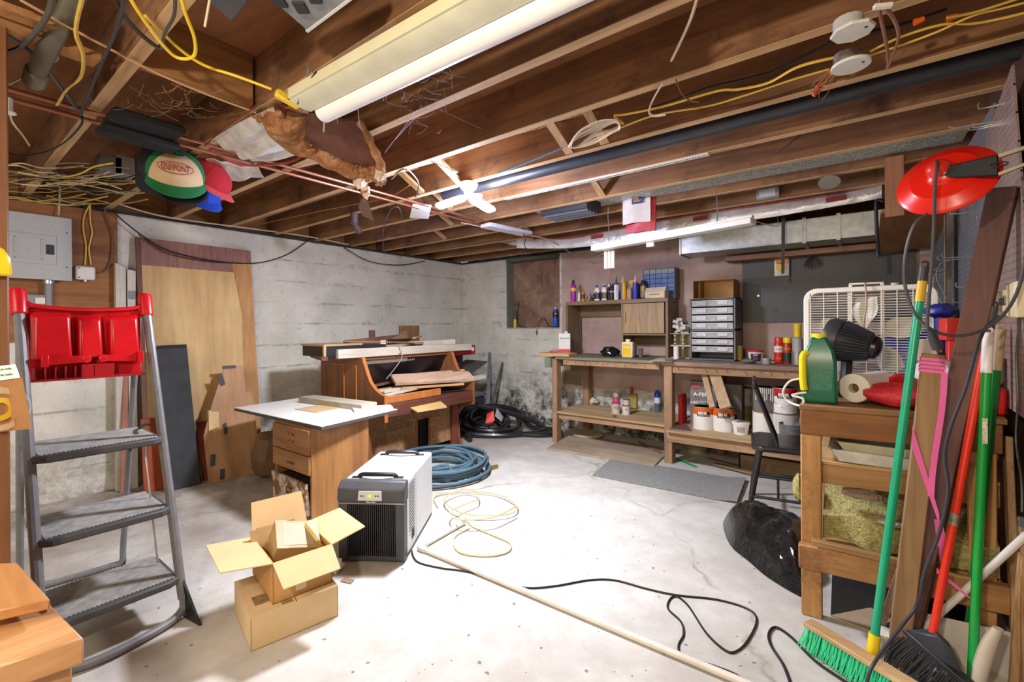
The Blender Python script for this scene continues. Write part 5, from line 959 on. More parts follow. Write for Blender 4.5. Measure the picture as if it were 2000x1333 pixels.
part('rear_foot_bar', MB().tube([gR+V(0, 0, .07), gR+V(-.005, -.005, .01), gR+V(-.02, -.06, 0), gL+V(-.02, .06, 0), gL+V(-.005, 0, .01), gL+V(0, 0, .07)], .0125, 8), M_LT, ld)
for f_, s_ in ((fR, 1), (gR, -.55), (fL, 1), (gL, -.55)): part('gusset', MB().prism([f_+V(-.005, 0, .13), f_+V(-.0, .0, -.018), f_+V(.12*s_, .02, -.018)], (.0, .008, .0)), M_BLACKM, ld, 'black plastic corner gusset')
def leg(f_, t_, z): k = (z-f_.z)/(t_.z-f_.z); return f_+(t_-f_)*k
for k, (z, dp) in enumerate(((.170, .29), (.440, .30), (.722, .31))):
    a, b_ = leg(fL, tL, z), leg(fR, tR, z); y0, y1 = a.y+.004, b_.y-.004; xf = a.x+.055; r_ = .035
    tp = MB().prism([V(xf, y0+r_, z-.028), V(xf, y1-r_, z-.028), V(xf-r_*.7, y1, z-.028), V(xf-dp, y1-.0, z-.028), V(xf-dp-.03, y1-.04, z-.028), V(xf-dp-.03, y0+.04, z-.028), V(xf-dp, y0, z-.028), V(xf-r_*.7, y0, z-.028)], (0, 0, .028))
    s_ = part('tread', tp, M_ST, ld, b=.006, seg=2)
    rib = MB(); ra, rb_, rc, rd = xf-dp-.02, xf-.022, y0+.016, y1-.016
    for i in range(58):          # diagonal ribs clipped to the tread
        k_ = ra+rc-.0+i*.0125; p0_ = V(rb_, k_-rb_, 0) if k_-rb_ >= rc else V(k_-rc, rc, 0); p1_ = V(ra, k_-ra, 0) if k_-ra <= rd else V(k_-rd, rd, 0)
        p0_ = V(rb_, k_-rb_, 0); p0_ = p0_ if p0_.y >= rc else V(k_-rc, rc, 0)
        if p0_.x < ra+.004 or p1_.x > rb_-.004 or (p0_-p1_).length < .012: continue
        # direction runs from front-left to back-right
        q0_, q1_ = V(p0_.x, p0_.y, z+.001), V(p1_.x, p1_.y, z+.001); rib.beam(q0_+V(0,0,.001), q1_+V(0,0,.001), .0045, .003)
    part('tread_ribs', rib, plain('A4A29E', .7, var=.3, scale=30), s_, kind='stuff')
    for q_, yy in ((a, y0), (b_, y1)): part('tread_bracket', MB().box((a.x-.16, yy-.004, z-.04), (a.x+.01, yy+.004, z-.026)), M_BLACKM, ld, b=.002)
part('spreader_rod', MB().cyl(leg(fR, tR, .68)+V(-.14, -.03, -.0), leg(fR, tR, .18)+V(-.14, -.03, 0), .004, 8), M_CHROME, ld)
part('spreader_bar', MB().tube([leg(fR, tR, .80)+V(-.05, -.02, -.04), leg(fR, tR, .78)+V(-.20, -.02, -.05), leg(gR, rt, .60)], .006, 6), M_BLACKM, ld)
# red tray top
M_RT = plain('D4121E', .32, var=.1, scale=14)
for tt in (tL, tR): part('tray_cap', MB().lathe([(.020, -.085), (.024, -.08), (.026, 0), (.022, .015), (0, .018)], tt, (tL-fL).normalized(), 16, cap=False), M_RT, ld, 'red plastic leg cap')
ty0, ty1, tx, tz1, tz0 = tL.y+.02, tR.y-.02, -2.535, tL.z-.005, tL.z-.335
def TX(z): return tx+(tz1-z)*.06
tr = MB(); mid = (ty0+ty1)/2
tr.hexa([V(TX(tz0)-.02, ty0, tz0), V(TX(tz0)-.0, ty0, tz0), V(TX(tz0)-.0, ty1, tz0), V(TX(tz0)-.02, ty1, tz0), V(TX(tz1)-.02, ty0, tz1-.05), V(TX(tz1)-.0, ty0, tz1-.05), V(TX(tz1)-.0, ty1, tz1-.05), V(TX(tz1)-.02, ty1, tz1-.05)])
tray = part('tray', tr, M_RT, ld, 'red plastic paint tray folded upright', b=.006)
part('tray_rim', MB().tube([tL+V(.01, .015, -.03), V(tx+.01, ty0+.03, tz1-.045), V(tx+.012, mid, tz1-.055), V(tx+.01, ty1-.03, tz1-.045), tR+V(.01, -.015, -.03)], .008, 8), M_RT, ld)
W3 = ty1-ty0
for a_, b_, dz in ((.02, .36, .0), (.38, .625, .012), (.655, .97, .004)):
    y0, y1 = ty0+W3*a_, ty0+W3*b_; zt, zb_ = tz1-.065-dz, tz0+.075; x0, x1 = TX(zt), TX(zb_)
    part('tray_well', MB().hexa([V(x1, y0, zb_), V(x1, y1, zb_), V(x1+.05, y1-.008, zb_+.006), V(x1+.05, y0+.008, zb_+.006), V(x0, y0, zt), V(x0, y1, zt), V(x0+.042, y1-.012, zt-.02), V(x0+.042, y0+.012, zt-.02)]), M_RT, tray, b=.008, seg=2)
for y0, sgn in ((ty0+.05, 1), (ty1-.03, -1)):
    z = tz0+.075; x = TX(z)+.052; L = .108*sgn
    part('swing_arm', MB().hexa([V(x, y0, z-.018), V(x+.008, y0, z-.018), V(x+.008, y0+L, z-.012), V(x, y0+L, z-.012), V(x, y0, z+.018), V(x+.008, y0, z+.018), V(x+.008, y0+L, z+.014), V(x, y0+L, z+.014)]).lathe([(.0, 0), (.016, 0), (.016, .009), (.010, .011), (0, .011)], (x-.001, y0+L, z), (1, 0, 0), 16, cap=False).box((x, min(y0, y0-.02*sgn), z-.024), (x+.02, max(y0, y0-.02*sgn), z+.024)), M_RT, tray, b=.002)
fl = MB()
for i in range(7):
    y = ty0+.012+i*.028
    if i != 5: fl.box((TX(tz0), y, tz0+.004), (TX(tz0)+.05, y+.004, tz0+.05))
fl.box((TX(tz0), ty0, tz0-.004), (TX(tz0)+.055, ty1, tz0+.004)); fl.box((TX(tz0)+.03, mid-.03, tz0), (TX(tz0)+.05, mid+.07, tz0+.055)); part('tray_ribs', fl, plain('A80E1A', .4), tray, b=.001)
# ================================================================= near left edge: post, hanging pack, yellow grip, wooden chair rail
M_POST = wood('6E4426', '8C5C36', 'Z', .9, .5, .06, .2)
po = onz(17, 900, 0)
k = 1.30; pA = att(17, 640, k)
solo('door_post', MB().box((-2.30, pA.y-.12, 0), (pA.x+.02, pA.y, 2.05)), M_POST, 'tall brown wooden post at the left edge of the room', 'post', b=.004)
q = att(4, 540, 1.27)
solo('yellow_grip', MB().prism([q+V(0, -.09, 0), q+V(0, .018, 0), q+V(0, .014, .05), q+V(0, -.0, .078), q+V(0, -.09, .082)], (.03, 0, 0)), plain('F4CE12', .4), 'bright yellow plastic grip hanging on the brown post', 'grip', b=.006)
# blister pack
q = att(0, 775, 1.26); pk = thing('blister_pack', 'clear blister pack with a yellow coil and a green printed card, hanging on the post', 'blister pack', q-V(0, 0, .12))
Pk = lambda px, py, t_=1.26: att(px, py, t_)
part('card', MB().prism([Pk(-60, 735), Pk(42, 728), Pk(62, 838), Pk(-60, 850)], (-.004, .0, 0)), plain('8E6234', .6, var=.15), pk); part('green_header', MB().prism([Pk(-60, 722, 1.257), Pk(30, 712, 1.257), Pk(40, 738, 1.257), Pk(-60, 752, 1.257)], (-.004, .0, 0)), plain('E6EEDF', .5), pk, 'pale green printed header')
dR = (Pk(30, 712)-Pk(-60, 722)).normalized(); dU = V(0, 0, 1); text('Easy to use for Garden', .0085, Pk(2, 722, 1.252), dR, dU, plain('2E7A34', .5), pk, fit=.055); text('Easy on the Garden', .0085, Pk(4, 733, 1.252), dR, dU, plain('2E7A34', .5), pk, fit=.055)
bl = MB(); cc = Pk(-2, 800, 1.25); nr = (V(0, 0, EYE)-cc).normalized()
for r0, h0 in (((.062, 0), (.058, .012)), ((.044, .012), (.042, .020))): bl.lathe([(r0[0], r0[1]), (h0[0], h0[1])], cc, nr, 24, cap=False)
bl.lathe([(.058, .012), (.044, .012)], cc, nr, 24, cap=False); part('blister', bl, plain('EBD9B8', .12, alpha=.35, var=.02), pk, 'clear plastic blister'); part('coil', MB().lathe([(.018, .002), (.030, .002), (.032, .008), (.018, .010), (.018, .002)], cc, nr, 24, cap=False), plain('C8A41E', .4), pk, 'yellow coil')
# wooden furniture corner bottom left
M_MAP = wood('B08050', 'CFA272', 'Y', .9, .4, .04, .12)
wf = thing('wooden_cabinet_corner', 'honey coloured wooden cabinet corner with a slab on top at the lower left', 'cabinet', (-1.6, .1, 0))
zt = .60
a, b_, c_, d_ = onz(165, 1246, zt), onz(-60, 1320, zt), onz(-60, 1180, zt), onz(58, 1140, zt)
part('top_panel', MB().prism([a, b_, c_, d_], (0, 0, -.05)), M_MAP, wf, b=.004)
a2, b2, c2 = onz(122, 1290, zt), onz(-60, 1335, zt), onz(-60, 1200, zt)
part('body', MB().prism([V(a.x-.03, a.y-.012, 0), V(b_.x-.01, b_.y-.0, 0), V(c_.x, c_.y, 0), V(d_.x, d_.y-.02, 0)], (0, 0, zt-.05)), M_MAP, wf, b=.004)
part('top_trim', MB().prism([onz(40, 1140, zt), onz(100, 1188, zt), onz(92, 1196, zt), onz(28, 1150, zt)], (0, 0, .006)), M_MAP, wf)
part('slab', MB().prism([onz(98, 1192, zt+.02), onz(-60, 1228, zt+.02), onz(-60, 1120, zt+.02), onz(35, 1118, zt+.02)], (0, 0, .022)), wood('A4703E', 'C08C56', 'X', .9, .45, .04, .1), wf, 'loose darker slab lying on the cabinet top', b=.003)
# ================================================================= near wooden workbench at the right
M_FB = wood('B07C46', 'D8A868', 'Z', .9, .65, .12, .25, '7A5030'); M_FBX = wood('A67646', 'D0A066', 'X', .9, .65, .12, .3, '7A4E36'); M_FBY = wood('A5692E', 'C48C4C', 'Y', .9, .65, .12, .3)
ff = lambda x: 2.18+(x+.19)*.10
FBZ = .858
fb = thing('rough_workbench', 'rough orange-brown timber bench with shelves, standing by the right wall', 'workbench', (.1, 2.5, 0))
def fx(mb, x0, x1, dy0, dy1, z0, z1):
    return mb.hexa([V(x0, ff(x0)+dy0, z0), V(x1, ff(x1)+dy0, z0), V(x1, ff(x1)+dy1, z0), V(x0, ff(x0)+dy1, z0), V(x0, ff(x0)+dy0, z1), V(x1, ff(x1)+dy0, z1), V(x1, ff(x1)+dy1, z1), V(x0, ff(x0)+dy1, z1)])
xl, xr = -.195, .385
part('worktop', fx(MB(), xl-.003, xr+.01, -.005, .80, FBZ-.022, FBZ), wood('7E5838', 'A67E54', 'X', 1, .7, .1, .3, '5E4632'), fb, b=.003)
part('apron', fx(MB(), xl, xr, 0, .038, .735, FBZ-.023), wood('7E5030', 'A4703E', 'X', 1, .7), fb, b=.004)
for x in (xl, xr-.085):
    part('leg', fx(MB(), x, x+.07, .004, .042, 0, .735), M_FB, fb, b=.004); part('leg', fx(MB(), x, x+.09, .72, .80, 0, FBZ-.022), M_FB, fb, b=.004)
part('bottom_rail', fx(MB(), xl-.006, xr+.01, -.034, .003, .205, .300), M_FBX, fb, b=.004)
part('rail_lath', MB().beam(V(-.155, 2.145, .325), V(.20, 2.17, .312), .03, .02), wood('9A7448', 'BE9A6C', 'X'), fb, 'weathered lath lying on the bottom rail', b=.002)
part('middle_shelf', fx(MB(), xl+.05, xr, .05, .78, .612, .626), wood('C79C5C', 'E4C28A', 'X', .6, .6), fb, b=.002); part('shelf_rail', fx(MB(), xl+.05, xr, .05, .088, .535, .612), M_FBX, fb, b=.003)
part('bottom_shelf', fx(MB(), xl+.02, xr, .04, .78, .275, .295), wood('B08850', 'D0AC74', 'X', .6, .7), fb, b=.002)
part('side_rail', MB().box((xr-.04, 2.30, .70), (xr-.0, 2.98, .80)).box((xl, 2.24, .70), (xl+.035, 2.96, .82)), M_FBY, fb, b=.003)
part('back_board', fx(MB(), xl+.09, xr, .77, .785, .0, .74), wood('4A3424', '6A4C34', 'X', .7), fb)
solo('shade_sheet', MB().prism([V(-.10, 2.24, .001), V(.37, 2.26, .001), V(.38, 3.0, .001), V(-.12, 3.0, .001)], (0, 0, .004)), plain('1E1A18', .9, var=.4, scale=60), 'dark sheet added as shade on the floor under the rough bench', 'sheet')  # near-black sheet stands in for the shade on the floor here
solo('shade_board', MB().box((-.11, 2.99, .006), (.38, 3.0, .74)), wood('2E221A', '45342A', 'X'), 'dark board added as shade behind the rough bench', 'board')  # dark board added to deepen the shade under the bench
# things under it: green carpet, trays, gloves
g = [[V(x, ff(x)+y, .297+.03+.018*math.sin(i*1.1+j)+(-.02 if y < .06 else 0)) for i, x in enumerate([xl+.03+(.52)*q/10 for q in range(11)])] for j, y in enumerate([.045+.7*q/8 for q in range(9)])]
t = NT('shaggy_green_carpet'); v = t.coord('Object'); t.col(t.ramp(t.noise(v, 70, 5, .8), ((.35, lin('857A45')), (.6, lin('C6BC7C'))))); t.b.inputs['Roughness'].default_value = .95; t.bump(t.noise(v, 120, 4), 1., .01)
M_GC2 = t.m
rm = MB(); 
solo('carpet_roll', MB().sheet([[V(xl+.07+.5*i/12, 2.27+.02*math.sin(i), .300+.0*j+.10*j/4+.01*math.sin(i*1.3+j)) if j < 5 else V(xl+.07+.5*i/12, 2.27+.09*(j-4), .42+.025*(j-4)*.9+.01*math.sin(i+j)) for i in range(13)] for j in range(10)], .02, (0, -1, .4)), M_GC2, 'mossy yellow-green shaggy carpet piece stuffed on the bottom shelf of the rough bench', 'carpet')
solo('carpet_scrap', MB().blob(V(-.215, 2.33, .475), (.022, .06, .055), 14, 10, .08, 3), M_GC2, 'mossy green carpet corner bulging out beside the left leg of the rough bench', 'carpet', merge=True)
def glove(c, s, sd, mt, lb, nm='work_glove', cat='glove'):
    mb = MB().blob(c, (s, s*.7, s*.28), 16, 8, .12, sd)
    for i in range(4): a = .5+i*.28; mb.tube([c+V(math.cos(a)*s*.5, -math.sin(a)*s*.3, 0), c+V(math.cos(a)*s*1.2, -math.sin(a)*s*.9, .004)], s*.17, 8, 1)
    return solo(nm, mb, mt, lb, cat)
glove(V(.0, 2.255, .512), .062, 4, plain('8A7664', .9), 'brown cloth glove pushed under the middle shelf of the rough bench'); glove(V(.085, 2.235, .43), .045, 6, plain('B0A692', .9, var=.2), 'grey dirty glove lying on the mossy green carpet')
trm = MB(); tc = V(.10, 2.42, .627)
def tray_(c, lx, ly, h, mat, lb, nm='roller_tray', sl=.0):
    mb = MB(); P_ = [(-lx, -ly), (lx, -ly), (lx, ly), (-lx, ly)]; q_ = .85
    lo = [c+V(x*q_, y*q_, .002) for x, y in P_]; up = [c+V(x, y, h+(sl if x > 0 else 0)) for x, y in P_]; i0 = [c+V(x*q_*.97, y*q_*.97, .006) for x, y in P_]; i1 = [c+V(x*.97, y*.97, h+(sl if x > 0 else 0)) for x, y in P_]; o1 = [c+V(x*1.05, y*1.05, h+(sl if x > 0 else 0)-.003) for x, y in P_]
    mb.add(lo+up+i0+i1+o1, [(0, 1, 2, 3), (8, 9, 10, 11)]+[(i, (i+1) % 4, 4+(i+1) % 4, 4+i) for i in range(4)]+[(8+i, 8+(i+1) % 4, 12+(i+1) % 4, 12+i) for i in range(4)]+[(4+i, 4+(i+1) % 4, 16+(i+1) % 4, 16+i) for i in range(4)]+[(12+i, 12+(i+1) % 4, 16+(i+1) % 4, 16+i) for i in range(4)])
    return solo(nm, mb, mat, lb, 'roller tray', b=.004)
tray_(V(.10, 2.36, .627), .20, .13, .055, plain('D6D2C6', .4, var=.3, scale=12), 'whitish paint-stained roller tray lying on the middle shelf of the rough bench'); tray_(V(.11, 2.40, .655), .19, .12, .05, plain('E2DCB8', .4, var=.25, scale=10), 'cream paint-stained roller tray nested on top of the other tray')
solo('paint_tray_liner', MB().blob(V(.16, 2.50, .735), (.14, .1, .02), 16, 6, .05, 9), plain('C9B8A4', .6, var=.3), 'dusty lumpy liner lying on the trays under the rough bench top', 'liner', merge=True)
# floor card under the bench, tarp
solo('floor_card', MB().prism([onz(1622, 1205), onz(1700, 1235), onz(1745, 1215), onz(1700, 1190)], (0, 0, .006)), plain('A39078', .8), 'grey-brown cardboard lying on the floor under the rough bench', 'cardboard')
t = NT('black_tarp'); v = t.coord('Object'); f = t.noise(v, 9, 8, .65, 1.5); t.col(t.ramp(f, ((.4, lin('131417')), (.7, lin('2B2C30'))))); t.b.inputs['Roughness'].default_value = .17; t.b.inputs['Coat Weight'].default_value = .5; t.bump(t.noise(t.coord('Object', (1, 3, 1), (0, 0, .6)), 10, 5, .6, 2.5), 1., .09); M_TARP = t.m
tc = V(-.36, 2.92, 0); gr = []
out_ = [onz(1412, 1022), onz(1425, 1065), onz(1462, 1098), onz(1500, 1130), onz(1560, 1166), V(-.20, 2.35, 0), V(-.2, 2.6, 0), V(-.2, 2.85, 0), V(-.28, 2.98, 0), V(-.42, 3.05, 0), onz(1452, 1010), onz(1430, 1008)]
out_ = smooth_path(out_, 5, True); cen = V(-.36, 2.78, 0)
from mathutils import noise as _nz
for j in range(15):
    f_ = 1-j/14.; row = []
    for i, p in enumerate(out_+[out_[0]]):
        q = cen+(p-cen)*f_; rf = 1-abs(_nz.noise(Vector((q.x*9+q.y*4, q.y*5, 3.)))*2); h = (.16+.03*rf+.012*_nz.noise(q*16))*(1-f_**4); row.append(V(q.x, q.y, max(.003, h) if j else .003))
    gr.append(row)
solo('trash_bag', MB().sheet(gr), M_TARP, 'large shiny black plastic bag heap on the floor left of the rough bench', 'plastic bag')
# chair: black windsor chair facing right (seat half behind the bench leg)
M_CH = plain('232426', .38, var=.2, coat=.2); ch = thing('wooden_chair', 'black painted spindle-back wooden chair between the long bench and the rough bench', 'chair', (-.36, 3.36, 0))
sx0, sx1, sy0, sy1, sz = -.60, -.16, 3.10, 3.54, .45
part('seat', MB().prism([V(sx0+.01, sy0+.05, sz-.035), V(sx0+.06, sy0, sz-.035), V(sx1, sy0+.02, sz-.035), V(sx1, sy1-.02, sz-.035), V(sx0+.05, sy1, sz-.035), V(sx0, sy1-.06, sz-.035)], (0, 0, .035)), M_CH, ch, b=.012, seg=2)
bt = ony(1462, 752, 3.34)
for i, (y0_, y1_) in enumerate(((3.14, 3.20), (3.22, 3.26), (3.30, 3.32), (3.38, 3.38), (3.46, 3.44))): part('spindle', MB().tube([V(sx0+.15, y0_, sz), V(sx0+.03, y1_, sz+.34)], lambda t: .011-.003*abs(t-.5), 8, 2), M_CH, ch)
part('back_rail', MB().beam(V(sx0+.026, 3.16, sz+.36), V(sx0+.026, 3.50, sz+.36), .022, .05), M_CH, ch, b=.006)
for (xa, ya, xb, yb) in ((sx0+.06, sy0+.06, sx0-.01, sy0-.0), (sx1-.06, sy0+.06, sx1+.04, sy0), (sx0+.06, sy1-.06, sx0-.0, sy1+.03), (sx1-.06, sy1-.06, sx1+.04, sy1+.03)):
    part('leg', MB().tube([V(xa, ya, sz-.035), V((xa+xb)/2, (ya+yb)/2, .22), V(xb, yb, .0)], lambda t: .0165 if .25 < t < .75 else .0135, 10), M_CH, ch)
for z, a, b_ in ((.20, (sx0+.015, sy0+.03), (sx0+.02, sy1)), (.20, (sx1-.01, sy0+.03), (sx1, sy1)), (.23, (sx0+.02, 3.3), (sx1, 3.3)), (.14, (sx0+.0, sy0+.012), (sx1+.02, sy0+.02)), (.26, (sx0+.03, sy0+.035), (sx1+.0, sy0+.04))): part('stretcher', MB().cyl(V(a[0], a[1], z), V(b_[0], b_[1], z), .009, 8), M_CH, ch)
for x in (-.45, -.34): part('spindle', MB().cyl(V(x, sy0+.02, .14), V(x, sy0+.037, .26), .007, 8), M_CH, ch)
ch.rotation_euler = (0, 0, R_(9)); ch.location.x += .02
# ---- on the rough bench: jug, fans, paper roll, red sack...
def fz(px, py, z=FBZ): return onz(px, py, z)
q = V(-.135, 2.27, FBZ); jg = thing('spray_jug', 'dark green sprayer jug with yellow grip and clear tube on the rough bench', 'jug', q)
body = [(.050, .0), (.056, .008), (.056, .11), (.050, .15), (.034, .19), (.03, .22)]
jm = MB(); gp = []
def lev(hx, hy, z, dx=0): return [q+V(dx-hx, -hy, z), q+V(dx+hx, -hy, z), q+V(dx+hx, hy, z), q+V(dx-hx, hy, z)]
jb = MB(); lv = [lev(.058, .045, 0), lev(.062, .048, .012), lev(.060, .048, .165), lev(.048, .040, .215, .004), lev(.030, .028, .262, .0), lev(.026, .026, .272)]
jb.add([p for l_ in lv for p in l_], [(3, 2, 1, 0), (20, 21, 22, 23)]+[(4*i+k, 4*i+(k+1) % 4, 4*i+4+(k+1) % 4, 4*i+4+k) for i in range(5) for k in range(4)]); part('body', jb, plain('0F6A4C', .3, var=.1), jg, b=.012, seg=3, ang=1.2); part('label', MB().box(q+V(-.030, -.0492, .055), q+V(.045, -.0475, .14)), plain('2A7A5C', .4, var=.4, scale=60), jg)
part('handle', MB().tube([q+V(-.040, -.045, .205), q+V(-.052, -.056, .19), q+V(-.052, -.060, .10), q+V(-.048, -.058, .055)], .0135, 10), plain('EFE01C', .4), jg, 'bright yellow sprayer grip'); part('cap', MB().cyl(q+V(0, 0, .265), q+V(0, 0, .285), .027, 16), plain('E8DC24', .4), jg)
part('tube', MB().tube([q+V(-.058, -.05, .10), q+V(-.10, -.05, .085), q+V(-.125, -.04, .04), q+V(-.11, -.03, .0), q+V(-.06, -.07, -.01), q+V(-.05, -.08, .02), q+V(-.09, -.07, .03), q+V(-.04, -.06, .045)], .0045, 7), plain('E6E4D6', .3), jg)
# box fan
by = 2.84; bl_, br_ = ony(1570, 700, by).x, ony(1834, 700, by).x; bz0, bz1 = FBZ+.002, ony(1700, 559, by).z
bf = thing('box_fan', 'old white box fan with a wire grille standing on the rough bench', 'fan', ((bl_+br_)/2, by+.05, FBZ)); M_FW = plain('EEECE2', .35, var=.05); fwid = br_-bl_; fh = bz1-bz0; cxm, czm = (bl_+br_)/2, (bz0+bz1)/2
def rrect(w, h, r, n=6): 
    o = []
    for cx_, cy_, a0 in ((w/2-r, h/2-r, 0), (-w/2+r, h/2-r, 90), (-w/2+r, -h/2+r, 180), (w/2-r, -h/2+r, 270)):
        for i in range(n+1): a = R_(a0+90*i/n); o.append((cx_+math.cos(a)*r, cy_+math.sin(a)*r))
    return o
oo, ii = rrect(fwid, fh, .06), rrect(fwid-.05, fh-.05, .045); n = len(oo); vs = [V(cxm+x, y, czm+z) for y in (by-.0, by+.10) for (x, z) in oo]+[V(cxm+x, y, czm+z) for y in (by-.0, by+.10) for (x, z) in ii]; fs = []
for i in range(n):
    j = (i+1) % n; fs += [(i, j, n+j, n+i), (2*n+i, 3*n+i, 3*n+j, 2*n+j), (i, 2*n+i, 2*n+j, j), (n+i, n+j, 3*n+j, 3*n+i)]
part('housing', MB().add(vs, fs), M_FW, bf, b=.004)
for yy, nm in ((by+.002, 'front_grille'), (by+.095, 'rear_grille')):
    gm = MB()
    for i in range(34):
        z = bz0+.04+(fh-.08)*i/33; gm.box((bl_+.022, yy, z-.0011), (br_-.022, yy+.0025, z+.0011))
    for i in range(9 if yy < by+.05 else 3):
        x = bl_+.03+(fwid-.06)*i/(8 if yy < by+.05 else 2); gm.box((x-.0018, yy-.002, bz0+.025), (x+.0018, yy+.002, bz1-.025))
    part(nm, gm, M_FW, bf, smooth=False)
part('strut', MB().box((cxm-.075, by+.03, bz0+.02), (cxm-.060, by+.05, bz1-.02)).box((cxm+.055, by+.03, bz0+.02), (cxm+.070, by+.05, bz1-.02)), M_FW, bf)
hub = V(cxm+.0, by+.06, czm); part('motor', MB().lathe([(.0, -.045), (.045, -.04), (.05, -.02), (.05, .03), (0, .03)], hub, (0, 1, 0), 20, cap=False), plain('B8B4A6', .5), bf)
for k in range(5):
    a0 = 2*math.pi*k/5+.45; gb = []
    for i in range(7):
        r = .05+.155*i/6; row = []
        for j in range(5):
            a = a0+(-.36+.72*j/4)*(.55+.55*math.sin(math.pi*min(1, i/5.5)))-.15*i/6; row.append(hub+V(math.cos(a)*r, -.028+.014*j, math.sin(a)*r))
        gb.append(row)
    part('blade', MB().sheet(gb, .003, (0, 1, 0)), plain('E2DDC8', .35), bf)
part('carry_handle', MB().box((cxm-.07, by+.04, bz1), (cxm-.055, by+.06, bz1+.02)).box((cxm+.055, by+.04, bz1), (cxm+.07, by+.06, bz1+.02)).box((cxm-.07, by+.04, bz1+.012), (cxm+.07, by+.06, bz1+.022)), M_FW, bf, b=.003); part('speed_knob', MB().cyl((cxm+.11, by+.06, bz1), (cxm+.11, by+.06, bz1+.014), .016, 14), plain('D8D2BC', .5), bf)
part('cord', MB().tube([V(cxm-.005, by+.06, bz1+.015), V(cxm-.005, by-.01, bz1+.01), V(cxm+.0, by-.012, bz1-.08), V(cxm-.012, by-.012, czm+.06), V(cxm-.005, by-.01, czm+.02)], .004, 6), plain('B8A88C', .5), bf)
# small black fan lying on side: ribbed cone
sf = thing('desk_fan', 'small black ribbed fan lying tipped in front of the box fan', 'fan', V(-.05, 2.52, FBZ)); ax_ = V(.93, -.20, -.22).normalized(); c0 = V(-.105, 2.56, 1.115)
part('grille_ring', MB().lathe([(.088, -.02), (.098, 0), (.094, .035), (.07, .06)], c0, ax_, 28), plain('3A3B3E', .4), sf); part('motor_housing', MB().lathe([(.094, .03), (.086, .055), (.058, .15), (.050, .158), (.0, .175)], c0, ax_, 28, cap=False), plain('24262B', .35), sf)
rb = MB(); u_ = ax_.orthogonal().normalized(); w2 = ax_.cross(u_)
for i in range(36):
    a = 2*math.pi*i/36; d = u_*math.cos(a)+w2*math.sin(a); rb.beam(c0+ax_*.045+d*.092, c0+ax_*.148+d*.060, .003, .006, d)
part('cooling_ribs', rb, plain('3C414A', .3), sf, kind='stuff'); part('rear_cap', MB().lathe([(.052, .150), (.050, .172), (.03, .185), (0, .188)], c0, ax_, 24, cap=False), plain('17181C', .3), sf)
part('stand', MB().tube([c0+ax_*.06+V(0, 0, -.07), V(-.05, 2.50, FBZ+.10), V(-.06, 2.49, FBZ+.02)], .022, 10).blob(V(-.05, 2.50, FBZ+.035), (.07, .06, .035), 14, 8, .05, 2), plain('1B1C20', .4), sf); part('cord', MB().tube([V(-.02, 2.47, FBZ+.08), V(.03, 2.44, FBZ+.075), V(.05, 2.42, FBZ+.08), V(.08, 2.44, FBZ+.02)], .003, 6), M_RUBBER, sf)
# paper towel roll
q0_ = V(-.022, 2.30, FBZ+.058+.006); axr = V(.42, .9, .0).normalized(); tr_ = thing('paper_towel_roll', 'white paper towel roll lying with its dark core facing the room on the rough bench', 'paper roll', V(.03, 2.36, FBZ))
part('paper', MB().lathe([(.019, 0), (.055, .0), (.058, .003), (.058, .22), (.019, .22), (.019, 0)], q0_, axr, 32, cap=False), plain('E9E4D6', .85, var=.04), tr_); part('core', MB().lathe([(.0192, .001), (.0192, .219)], q0_, axr, 20, cap=False).lathe([(0, .03), (.019, .03)], q0_, axr, 20, cap=False), plain('6A4A30', .8), tr_)
part('loose_sheet', MB().sheet([[q0_+axr*(.03+.19*j/4)+V(.045+.075*i/4, 0, -.03-.018*i/4) for j in range(5)] for i in range(5)], .0015, (0, 0, 1)), plain('E6E0D4', .85), tr_)
# red mesh sack
rs = thing('red_sack', 'red and pink speckled plastic sack lying on the rough bench beside the paper roll', 'sack', V(.12, 2.26, FBZ)); part('sack', MB().blob(V(.135, 2.30, FBZ+.048), (.13, .075, .046), 24, 12, .07, 15), plain('D8343C', .35, var=.35, scale=90, bump=.3), rs, merge=True); part('torn_flap', MB().sheet([[V(.09+.13*i/6, 2.30+.07*j/3, FBZ+.075+.02*math.sin(i*.8)+.01*j) for j in range(4)] for i in range(7)], .003, (0, 0, 1)), plain('B8121C', .35), rs)
# clutter behind: blue tub, white bag, orange/red boxes
bb_ = thing('blue_tub', 'royal blue plastic tub glimpsed behind the box fan grille', 'tub', V(.16, 3.06, FBZ)); part('body', MB().lathe([(.10, -.62), (.11, -.6), (.13, 0), (.135, .26), (.145, .265), (.145, .28), (.125, .28)], V(.20, 3.12, FBZ+.0), n=26, cap=False).lathe([(0, -.62), (.10, -.62)], V(.20, 3.12, FBZ), n=26, cap=False), plain('2A40E0', .4), bb_)
for ch_ in bb_.children: ch_.location.z += 0
solo('tub_stool', MB().box((.08, 3.0, 0), (.32, 3.24, .236)), plain('5A4A3A', .8), 'brown box on the floor behind the rough bench carrying the blue tub', 'box')
solo('white_bag', MB().blob(V(.245, 2.48, FBZ+.09), (.075, .08, .09), 16, 12, .12, 31), plain('DCDAD6', .45), 'crumpled white plastic bag on the rough bench behind the pink ribbon', 'bag', merge=True)
tk = thing('orange_label_pack', 'orange and white label card propped before the white bag', 'card', V(.17, 2.44, FBZ+.17)); part('card', MB().prism([V(.145, 2.40, FBZ+.19), V(.235, 2.42, FBZ+.16), V(.245, 2.43, FBZ+.25), V(.165, 2.41, FBZ+.265)], (0, .004, 0)), plain('E8E2DC', .5), tk); part('stripe', MB().prism([V(.145, 2.399, FBZ+.19), V(.165, 2.403, FBZ+.185), V(.18, 2.405, FBZ+.263), V(.163, 2.401, FBZ+.266)], (0, -.001, 0)), plain('E6602A', .5), tk)
